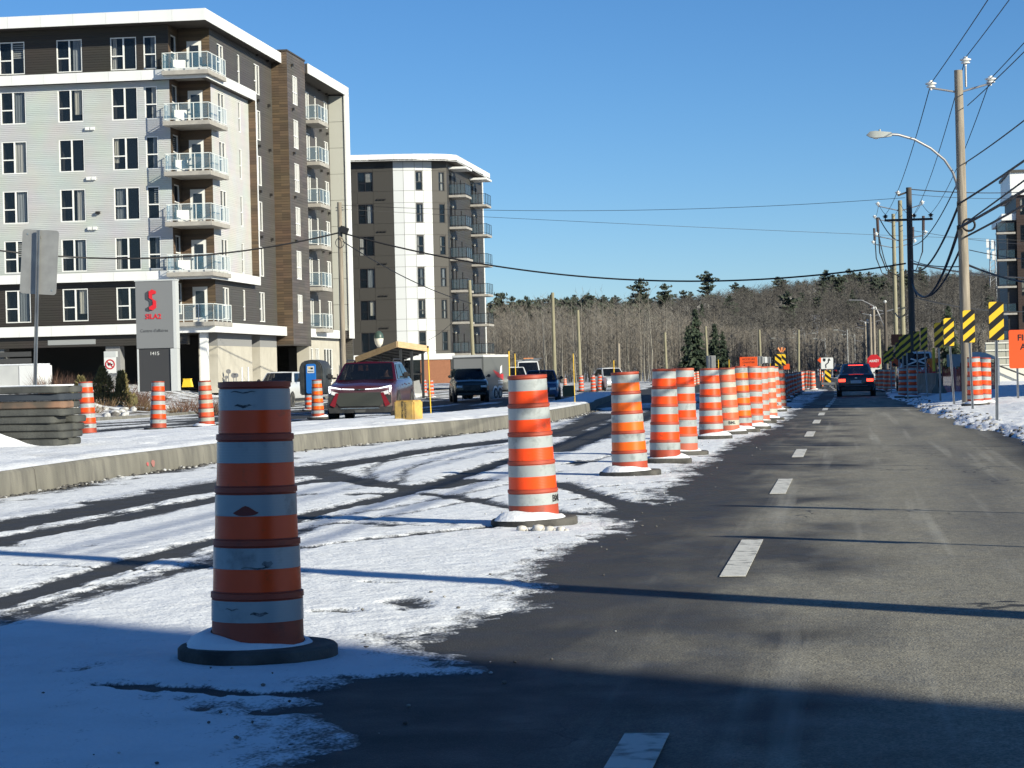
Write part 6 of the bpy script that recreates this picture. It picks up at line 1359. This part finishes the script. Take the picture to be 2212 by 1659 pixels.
p = at(1818, 823, 260); b_ = onground(p); vehicle('far_grey_car', 'dark car far ahead partly hidden by the black crossover', b_, math.pi, BLK_P, 4.5, 1.8, 1.5, 'sedan')
p = at(1999, 840, 112); b_ = onground(p, .2); wp, _ = vehicle('works_vehicle', 'white works vehicle with dark rear and tail lights behind the drums', (b_.x-.35, b_.y+2.4, b_.z), math.pi+rad(0), WHT, 4.9, 1.95, 1.95, 'suv', hoodz=1.1); 
MB().box((-.7, 2.46, .75), (.7, 2.5, 1.25)).build('tailgate_panel', TRIM, wp); MB().box((-.5, 2.505, .95), (.0, 2.52, 1.15)).build('licence_plate', WHS, wp)
for a in (-.35, .35): MB().box((-.5, 2.3, 1.45), (.5, 2.33, 1.52), rot=Matrix.Rotation(a, 3, 'Y')).build('cross_brace', FASC, wp)
# cargo trailer
dT2 = 136; a = at(1046, 856, dT2); b_ = onground(a); b_ = Vector((b_.x-2*math.cos(rad(-12)), b_.y-2*math.sin(rad(-12)), b_.z)); o = thing('cargo_trailer', 'grey enclosed cargo trailer with red and white lettering', 'trailer', b_, rad(-12)); TG = M('trailer_grey', (.13, .135, .13), .45); TGF = M('trailer_front', (.28, .28, .27), .5); H_ = at(1011, 768, dT2).z-b_.z
MB().box((-.0, -.02, .5), (2.0, 4.4, H_)).build('box_body', TG, o, bevel=.03); MB().box((-.02, -.05, H_-.1), (2.02, 4.42, H_+.03)).build('roof_edge', FASC, o); MB().box((.1, -.03, .55), (1.9, -.024, H_-.2)).build('front_panel', TGF, o)
MB().prism([(1.6, 1.75), (2.6, 1.55), (2.6, 1.25), (2.2, 1.35)], 2.004, 2.012, 'YZ').build('logo', REDS, o); MB().prism([(2.7, 1.5), (3.1, 1.6), (3.1, 2.05), (2.85, 1.95)], 2.004, 2.012, 'YZ').build('logo', WHS, o); MB().prism([(2.6, 1.3), (3.3, 1.1), (3.3, 1.5), (2.7, 1.48)], 2.004, 2.012, 'YZ').build('logo', REDS, o)
for z in (1.05, .92, .72): MB().box((2.004, 2.4, z), (2.012, 3.2, z+.06)).build('lettering_line', WHS, o)
ty, rm = cached(('wheel', .33), lambda: wheel_meshes(.33, .22))
for y in (1.9, 2.65):
    MB().lathe([(0, 2.02), (.40, 2.02), (.40, 1.7)], 18, axis='X', o=(0, y, .4)).build('wheel_arch', FASC, o); w_ = put('wheel', ty, o, (1.95, y, .33)); put('rim', rm, w_); w_ = put('wheel', ty, o, (.05, y, .33), math.pi)
MB().tube([(1.0, -1.2, .5), (.4, 0, .5)], .05, 6).build('drawbar', TRIM, o); MB().tube([(1.0, -1.2, .5), (1.6, 0, .5)], .05, 6).build('drawbar', TRIM, o); MB().tube([(1.0, -1.0, .0), (1.0, -1.0, .6)], .04, 6).build('jack', TRIM, o)

# ------------------------------------------------------------------ people
def figure(label, loc, rz, joints, edges, mats, pick):
    me = bpy.data.meshes.new('person'); me.from_pydata([j[:3] for j in joints], edges, []); o = bpy.data.objects.new('person', me); COL.objects.link(o)
    o.modifiers.new('skin', 'SKIN'); s_ = o.modifiers.new('sub', 'SUBSURF'); s_.levels = s_.render_levels = 2
    for i, v in enumerate(me.skin_vertices[0].data): v.radius = (joints[i][3], joints[i][4] if len(joints[i]) > 4 else joints[i][3]); v.use_root = i == 0
    bpy.context.view_layer.update(); m2 = bpy.data.meshes.new_from_object(o.evaluated_get(bpy.context.evaluated_depsgraph_get())); bpy.data.objects.remove(o)
    m2.materials.clear(); [m2.materials.append(m) for m in mats]
    for p_ in m2.polygons: p_.material_index = pick(p_.center); p_.use_smooth = True
    r_ = thing('person', label, 'person', loc, rz); put('figure', m2, r_); return r_
SKIN = M('skin', (.48, .29, .20), .6); HAIR = M('hair_dark', (.03, .022, .017), .7); VEST = M('safety_orange', (.80, .20, .03), .6); NAVY = M('work_navy', (.03, .035, .05), .8); HELM = M('helmet_dark', (.03, .035, .05), .4); COAT = M('dark_coat', (.03, .03, .035), .8)
J = [(0, 0, .95, .15, .12), (0, 0, 1.15, .16, .12), (0, 0, 1.38, .19, .12), (0, 0, 1.50, .07, .07), (0, -.02, 1.60, .085, .095), (0, -.02, 1.72, .075, .09),
     (-.22, 0, 1.40, .07, .07), (-.30, -.05, 1.12, .05, .05), (-.24, -.22, .95, .04, .04), (-.22, -.28, .90, .035, .02), (.22, 0, 1.40, .07, .07), (.32, -.02, 1.13, .05, .05), (.28, -.18, .95, .04, .04), (.27, -.25, .90, .035, .02),
     (-.10, 0, .88, .10, .10), (-.12, 0, .48, .075, .075), (-.12, .03, .08, .05, .05), (-.12, -.12, .04, .04, .035), (.10, 0, .88, .10, .10), (.13, .02, .48, .075, .075), (.13, .05, .08, .05, .05), (.13, -.10, .04, .04, .035)]
E_ = [(0, 1), (1, 2), (2, 3), (3, 4), (4, 5), (2, 6), (6, 7), (7, 8), (8, 9), (2, 10), (10, 11), (11, 12), (12, 13), (0, 14), (14, 15), (15, 16), (16, 17), (0, 18), (18, 19), (19, 20), (20, 21)]
def pk(c): return 1 if c.z > 1.66 else 0 if c.z > 1.48 else (0 if c.y < -.2 and .8 < c.z < .97 else 2 if c.z > .92 else 3)
pw = at(2017, 842, 106); figure('worker in orange safety jacket and dark helmet behind the concrete barrier', (pw.x, pw.y, gz(pw.x, pw.y)+.3), rad(10), J, E_, [SKIN, HELM, VEST, NAVY], pk)
# driver of the red car, seated
JS = [(0, .1, .78, .16, .13), (0, .12, .98, .17, .12), (0, .13, 1.14, .18, .11), (0, .10, 1.25, .06, .06), (0, .06, 1.34, .08, .09), (0, .07, 1.45, .07, .085), (-.2, .12, 1.15, .06, .06), (-.22, -.05, .98, .045, .045), (-.14, -.28, 1.02, .04, .03), (.2, .12, 1.15, .06, .06), (.22, -.05, .98, .045, .045), (.14, -.28, 1.02, .04, .03), (-.1, .0, .74, .1, .1), (-.12, -.42, .72, .08, .08), (.1, .0, .74, .1, .1), (.12, -.42, .72, .08, .08)]
ES = [(0, 1), (1, 2), (2, 3), (3, 4), (4, 5), (2, 6), (6, 7), (7, 8), (2, 9), (9, 10), (10, 11), (0, 12), (12, 13), (0, 14), (14, 15)]
def pks(c): return 1 if c.z > 1.41 or (c.z > 1.28 and c.y > .11) else 0 if c.z > 1.22 else 0 if (c.y < -.22 and c.z > .95) else 2
pd = Matrix.Translation(red.location) @ Matrix.Rotation(crz, 4, 'Z') @ Vector((.42, -.18, 0)); figure('driver in dark coat seated behind the red car windshield', pd, crz, JS, ES, [SKIN, HAIR, COAT], pks)
# ------------------------------------------------------------------ vegetation
BARK = M('brown_bark', (.10, .082, .064), .9, col2=(.14, .12, .095), scale=2); BIRCH = M('pale_bark', (.27, .25, .21), .85, col2=(.17, .155, .13), scale=3); TWIG = M('twig_brown', (.125, .108, .088), .9, col2=(.165, .145, .122), scale=.25); TWIG2 = M('twig_grey', (.155, .142, .122), .9, col2=(.20, .185, .162), scale=.25)
def needle(name, a, b_): return M(name, a, .8, col2=b_, scale=.8)
PINE = needle('pine_needles', (.022, .032, .020), (.040, .052, .032)); SPRUCE = needle('spruce_needles', (.014, .028, .014), (.032, .048, .024)); THUJA = needle('cedar_foliage', (.15, .145, .055), (.23, .18, .08)); DRY = M('dry_grass', (.20, .135, .07), .9, col2=(.12, .075, .04), scale=3); SHRUB = M('bare_shrub', (.10, .055, .04), .9, col2=(.16, .09, .06), scale=3)
def sliver(mb, p, d, l, w_, m=0, rnd=random):
    d = d.normalized(); s = d.cross(Vector((rnd.uniform(-1, 1), rnd.uniform(-1, 1), rnd.uniform(-1, 1)))).normalized()*w_
    mb.add([p-s, p+s, p+d*l], [(0, 1, 2)], m)
def bare_tree(H_, seed, nb=34, tw=5, wd=.05):
    r = random.Random(seed); tr = MB(); cr = MB(); pts = []; x = y = 0
    for i in range(7):
        t = i/6; pts.append(Vector((x, y, H_*.93*t))); x += r.uniform(-.12, .12)*H_/10; y += r.uniform(-.12, .12)*H_/10
    tr.tube(pts, [.016*H_*(1-.85*i/6)*.62 for i in range(7)], 6)
    for k in range(nb):
        t = r.uniform(.28, .99); i = min(5, int(t*6)); b_ = pts[i].lerp(pts[i+1], t*6-i); a = r.uniform(0, 6.28); up = r.uniform(.5, 1.5); d = Vector((math.cos(a), math.sin(a), up)).normalized(); l = H_*r.uniform(.10, .26)*(1.15-t*.6)
        e = b_+d*l; cr.tube([b_, (b_+e)/2+Vector((0, 0, .03*l)), e], [wd*.5*(1.2-t), wd*.36*(1.2-t), .008], 3, cap=False)
        for _ in range(tw):
            f = r.uniform(.3, 1); d2 = (d+Vector((r.uniform(-.8, .8), r.uniform(-.8, .8), r.uniform(-.2, .9)))).normalized(); sliver(cr, b_+d*l*f, d2, l*r.uniform(.3, .7), wd*.32, 0, r)
    return tr, cr
def conifer(H_, seed, spread=.22, droop=.25, crown0=.08, tiers=26, needles=9, gap=.0, flat=.35, round_=False):
    r = random.Random(seed); tr = MB(); cr = MB(); tr.tube([(0, 0, 0), (0, 0, H_*.6), (0, 0, H_*.98)], [.014*H_, .009*H_, .002*H_], 6)
    for k in range(tiers):
        t = crown0+(1-crown0)*(k+r.random())/tiers; tt = (t-crown0)/(1-crown0); rad_ = spread*H_*(math.sin(math.pi*min(1, .18+.80*tt))**.7 if round_ else (1-t)**.75)*(r.uniform(.65, 1.15) if gap == 0 else r.uniform(.25, 1.15))+.02*H_
        for j in range(7):
            a = r.uniform(0, 6.28); l = rad_*r.uniform(.6, 1.05); d = Vector((math.cos(a), math.sin(a), -droop+r.uniform(-.1, .2))).normalized(); b_ = Vector((0, 0, H_*t))
            for q in range(needles):
                f = (q+.6)/needles; s = d.cross(Vector((0, 0, 1))).normalized(); c = b_+d*l*f; wv_ = l*.34*(1.15-f)*r.uniform(.7, 1.3); h_ = .035*H_*r.uniform(.5, 1.2)*flat*2
                jit = Vector((r.uniform(-1, 1), r.uniform(-1, 1), r.uniform(-.6, .6)))*.02*H_
                cr.add([c-s*wv_+jit-Vector((0, 0, h_*.5)), c+d*l*.28+jit, c+s*wv_+jit-Vector((0, 0, h_*.3)), c+Vector((0, 0, h_))+jit], [(0, 1, 3), (1, 2, 3)])
    return tr, cr
def tree_meshes(nm, fn, n, bark, fol):
    out = []
    for i in range(n):
        a, b_ = fn(i); out.append((a.mesh('trunk', bark, smooth=60), b_.mesh('crown', fol, fixn=False)))
    return out
def plant(name, label, cat, p, me, s=1., rz=0, group=None):
    o = thing(name, label, cat, p, rz, group); o.scale = (s, s, s); put('trunk', me[0], o); put('crown', me[1], o); return o
BT = tree_meshes('bare', lambda i: bare_tree(12, 100+i, 44, 5, .055), 6, BARK, TWIG); BI = tree_meshes('birch', lambda i: bare_tree(12, 200+i, 26, 4, .05), 5, BIRCH, TWIG2)
PN_ = tree_meshes('pine', lambda i: conifer(12, 300+i, .25, -.12, .38, 12, 7, 1, .6, True), 5, BARK, PINE); SP_ = tree_meshes('spruce', lambda i: conifer(12, 400+i, .24, .42, .04, 34, 8), 3, BARK, SPRUCE)
def gnd(x, y): return float(zbase(np.array(x), np.array(y)))
def front_tree(u, d_, H_, kind, label, cat='tree', group=None, seed=0):
    p = at(u, 790, d_); p.z = gnd(p.x, p.y)-.1; L_ = {'bare': BT, 'birch': BI, 'pine': PN_, 'spruce': SP_}[kind]; k = int(seed*7+u) % len(L_)
    return plant({'bare': 'bare_tree', 'birch': 'birch_tree', 'pine': 'pine_tree', 'spruce': 'spruce_tree'}[kind], label, cat, p, L_[k], H_/12, (u*1.7) % 6.28, group)
# spruces and clear specimens
for u, d_, vt, lab in ((1504, 246, 668, 'dark spruce standing free before the bare woods'), (1545, 250, 697, 'dark spruce right of the taller one'), (1562, 248, 716, 'small low spruce at the end of the spruce group'), (1487, 256, 705, 'spruce partly behind the tall free one'), (2050, 240, 660, 'dark spruce behind the striped markers right of the road')):
    p = at(u, vt, d_); H_ = p.z-gnd(p.x, p.y); front_tree(u, d_, H_, 'spruce', lab, group='dark spruces')
for u, vt, d_, lab in ((1531, 586, 690, 'flat topped pine towering over the ridge line'), (1440, 612, 640, 'broad pine crown on the ridge left of the tallest pine'), (1388, 603, 640, 'pine cresting the ridge above the pale birches')):
    p = at(u, vt, d_); H_ = p.z-gnd(p.x, p.y); front_tree(u, d_, H_, 'pine', lab, group='pines on the ridge')
rp = random.Random(5)
clumps = [(1090, 25), (1150, 20), (1250, 30), (1310, 40), (1375, 30), (1430, 30), (1520, 40), (1600, 35), (1700, 50), (1780, 40), (1860, 60), (1960, 50), (2080, 60)]
for k in range(250):
    cu, cw = rp.choice(clumps); u = rp.gauss(cu, cw) if rp.random() < .8 else rp.uniform(1068, 2160); d_ = rp.uniform(690, 880) if k < 190 else rp.uniform(500, 690); front_tree(u, d_, 4.2+6.8*rp.random()**1.4, 'pine' if rp.random() < .92 else 'spruce', 'dark evergreen among the bare trees on the wooded ridge', group='evergreens on the ridge', seed=k)
for k in range(20):
    u = rp.uniform(1068, 1440); d_ = rp.uniform(430, 520); front_tree(u, d_, rp.uniform(11, 13.5), 'pine', 'dark evergreen among the bare trees on the wooded ridge', group='evergreens on the ridge', seed=k)
for k in range(80):
    u = rp.uniform(1060, 1560) if k < 55 else rp.uniform(1560, 2200); d_ = rp.uniform(262, 345); front_tree(u, d_, rp.uniform(7, 12) if u < 1480 else rp.uniform(4.5, 8), 'birch', 'slender pale trunked tree at the front of the woods', group='pale trunked trees at the wood edge', seed=k)
for k in range(90):
    u = rp.uniform(1060, 1560) if k < 62 else rp.uniform(1560, 2200); d_ = rp.uniform(270, 380); front_tree(u, d_, rp.uniform(7, 10) if u < 1560 else rp.uniform(4.5, 7), 'bare', 'bare brown tree in the front rows of the woods', group='bare trees in the front of the woods', seed=k)
def wood(name, n, dr, ur, hf, wd, label, seed, nt_=30, mats=(TWIG, TWIG2, BIRCH), spr=1.):
    r = np.random.default_rng(seed); u = r.uniform(ur[0], ur[1], n); d_ = np.sqrt(r.uniform(dr[0]**2, dr[1]**2, n)); a0 = ray(1106, 790); ax = ray(1107, 790)-a0
    x0 = (a0.x+ax.x*(u-1106))*d_; y0 = (a0.y+ax.y*(u-1106))*d_; z0 = zbase(x0, y0)-.2; H_ = hf(u, r.random(n)); lx, ly = r.uniform(-.5, .5, n), r.uniform(-.5, .5, n); w_ = wd*r.uniform(.5, 1.2, n)
    P = lambda a, b, c: np.stack([a, b, c], -1)
    trunk = np.stack([P(x0-w_, y0, z0), P(x0+w_*.6, y0-w_*.8, z0), P(x0+lx, y0+ly, z0+H_), P(x0+w_*.6, y0-w_*.8, z0), P(x0+w_*.3, y0+w_, z0), P(x0+lx, y0+ly, z0+H_)], 1).reshape(-1, 3)
    S = (n, nt_); t = r.uniform(.12, 1., S); a = r.uniform(0, 6.283, S); l = spr*H_[:, None]*r.uniform(.08, .22, S)*(1.2-.6*t); bx = x0[:, None]+lx[:, None]*t; by = y0[:, None]+ly[:, None]*t; bz = z0[:, None]+H_[:, None]*t*.97
    ex = bx+np.cos(a)*l*.75; ey = by+np.sin(a)*l*.75; ez = bz+l*r.uniform(.1, 1., S)/spr; s = wd*.5*r.uniform(.5, 1.3, S)
    tw = np.stack([P(bx, by, bz-s), P(bx+np.sin(a)*s, by-np.cos(a)*s, bz+s), P(ex, ey, ez)], 2).reshape(-1, 3)
    mx, my, mz = (bx+ex)/2, (by+ey)/2, (bz+ez)/2; t2 = np.stack([P(mx, my, mz), P(mx+s*.8, my+s*.8, mz), P(mx+r.uniform(-.5, .5, S)*l, my+r.uniform(-.5, .5, S)*l, mz+l*.6)], 2).reshape(-1, 3)
    co = np.concatenate([trunk, tw, t2]); nf = len(co)//3; pale = r.random(n)*.5+fbm(x0/22., y0/22., 77, 3)*.9 < .62; birch = r.random(n) < (.10 if spr > 1 else .16)
    mt = np.where(birch, 2, pale.astype(int)).repeat(2); mw = pale.astype(int)[:, None].repeat(nt_, 1).ravel(); mi = np.concatenate([mt, mw, mw])
    me = bpy.data.meshes.new(name); me.vertices.add(len(co)); me.vertices.foreach_set('co', co.ravel().astype(np.float32)); me.loops.add(len(co)); me.loops.foreach_set('vertex_index', np.arange(len(co), dtype=np.int32)); me.polygons.add(nf); me.polygons.foreach_set('loop_start', (np.arange(nf)*3).astype(np.int32)); [me.materials.append(m) for m in mats]; me.polygons.foreach_set('material_index', mi.astype(np.int32)); me.update(); me.validate()
    o = put(name, me); o['kind'] = 'stuff'; o['label'] = label; return o
wood('near_wood', 3000, (275, 430), (1040, 2330), lambda u, q: 4.4+2.3*vsm(1680, 1380, u)+(2.2+2.6*vsm(1600, 1350, u))*q**1.6, .065, 'dense bare brown woods at the foot of the hill', 1, 40)
wood('hill_wood', 8500, (430, 900), (1000, 2330), lambda u, q: 5.5+3.6*q, .11, 'bare grey brown forest covering the hill', 2, 34, (M('hill_twig', (.05, .046, .042), .9, col2=(.07, .064, .057), scale=.12), M('hill_twig_pale', (.072, .067, .06), .9, col2=(.095, .088, .078), scale=.12), BARK), 1.7)
ROCK = M('pale_rock', (.42, .41, .39), .85, col2=(.26, .25, .235), scale=.6, bump=.6, bscale=2)
for k, (u, d_) in enumerate(((1760, 700), (1776, 700), (1748, 690), (1707, 640), (1512, 640), (1530, 645), (1486, 640), (1692, 630), (1768, 720), (1800, 700))):
    p = at(u, 790, d_); p.z = gnd(p.x, p.y)+2.2; r = random.Random(k); o = thing('rock_outcrop', 'pale rock face showing between trees on the hillside', 'rock', p, group='rock faces on the hillside'); mb = MB(); vs = []; n_ = 9
    for i in range(6):
        for j in range(n_):
            a = 2*math.pi*j/n_; t = i/5; R_ = (1-.75*t)*r.uniform(1.6, 2.9); vs.append((R_*math.cos(a)*1.3, R_*math.sin(a)*.7, -2.4+t*5.4+r.uniform(-.4, .4)))
    mb.add(vs, [(i*n_+j, i*n_+(j+1) % n_, (i+1)*n_+(j+1) % n_, (i+1)*n_+j) for i in range(5) for j in range(n_)]+[tuple(range(5*n_, 6*n_))]).build('rock_face', ROCK, o)
# ------------------------------------------------------------------ planting at the first block
def cedar(u, v0, v1, d_, label):
    b_ = at(u, v0, d_); t_ = at(u, v1, d_); H_ = (t_.z-b_.z)*1.22; r = random.Random(int(u)); tr = MB().tube([(0, 0, 0), (0, 0, H_*.9)], [.05, .01], 6); cr = MB()
    for _ in range(1500):
        t = r.random()**.8; R_ = .38*H_*(1-t)**.75*(.9+.25*math.sin(9*t+u))+.03; a = r.uniform(0, 6.28); q = math.sqrt(r.random()); p = Vector((R_*q*math.cos(a), R_*q*math.sin(a), H_*(.03+.95*t))); sliver(cr, p, Vector((math.cos(a)*.6, math.sin(a)*.6, r.uniform(.3, 1.4))), .16*r.uniform(.6, 1.3), .045, 0, r)
    o = thing('cedar_shrub', label, 'shrub', onground(b_, -.1), group='cedars by the parking entrance'); tr.build('trunk', BARK, o); cr.build('crown', THUJA, o, fixn=False)
cedar(222, 838, 764, 103, 'pointed olive cedar left of the no truck sign'); cedar(263, 838, 768, 103, 'broad olive cedar right of the no truck sign'); cedar(175, 845, 792, 101, 'small olive cedar nearest the concrete vault')
def tuft(u, v, d_, w_, h_, n, mat, name, label, cat, group):
    b_ = onground(at(u, v, d_), -.02); r = random.Random(int(u*3+v)); mb = MB()
    for _ in range(n):
        a = r.uniform(0, 6.28); q = math.sqrt(r.random())*w_; p = Vector((q*math.cos(a), q*math.sin(a)*.8, 0)); sliver(mb, p, Vector((math.cos(a)*.8+r.uniform(-.5, .5), math.sin(a)*.8+r.uniform(-.5, .5), r.uniform(.7, 1.6))), h_*r.uniform(.5, 1.2), .016, 0, r)
    o = thing(name, label, cat, b_, group=group); mb.build('blades', mat, o, fixn=False)
rp = random.Random(9)
for k in range(26):
    u = rp.uniform(150, 690); d_ = rp.uniform(80, 104); p = at(u, 800, d_)
    if p.x > xcurb(p.y)-1.0: continue
    tuft(u, 800, d_, rp.uniform(.4, .9), rp.uniform(.35, .75), 240, DRY, 'dry_grass_clump', 'clump of dry brown grass on the snowy planted bank', 'grass clump', 'dry grass clumps on the bank')
for u, d_ in ((120, 104), (145, 106), (105, 108), (160, 110), (195, 110), (250, 108), (285, 110), (318, 106)): tuft(u, 800, d_, .6, 1.25, 260, SHRUB, 'bare_shrub', 'bare reddish shrub before the parking entrance', 'shrub', 'bare shrubs by the parking entrance')
for k in range(9):
    u = rp.uniform(380, 480); d_ = rp.uniform(95, 112); tuft(u, 800, d_, .35, .9, 60, SHRUB, 'dry_stalks', 'sparse dry stalks at the edge of the dark parking bay', 'plant', 'dry stalks by the bay')
pts = []
for _ in range(160):
    d_ = rp.uniform(74, 106); u = rp.uniform(150, 700); p = at(u, 800, d_)
    if p.x < xcurb(p.y)-.6: r_ = rp.uniform(.08, .28); pts.append((p.x, p.y, float(zbank(np.array(p.x), np.array(p.y)))+r_*.2, r_, 0 if rp.random() < .75 else 1))
lumps('bank_snow_lumps', pts, LUMPM, 'lumps of snow and stone on the planted bank')
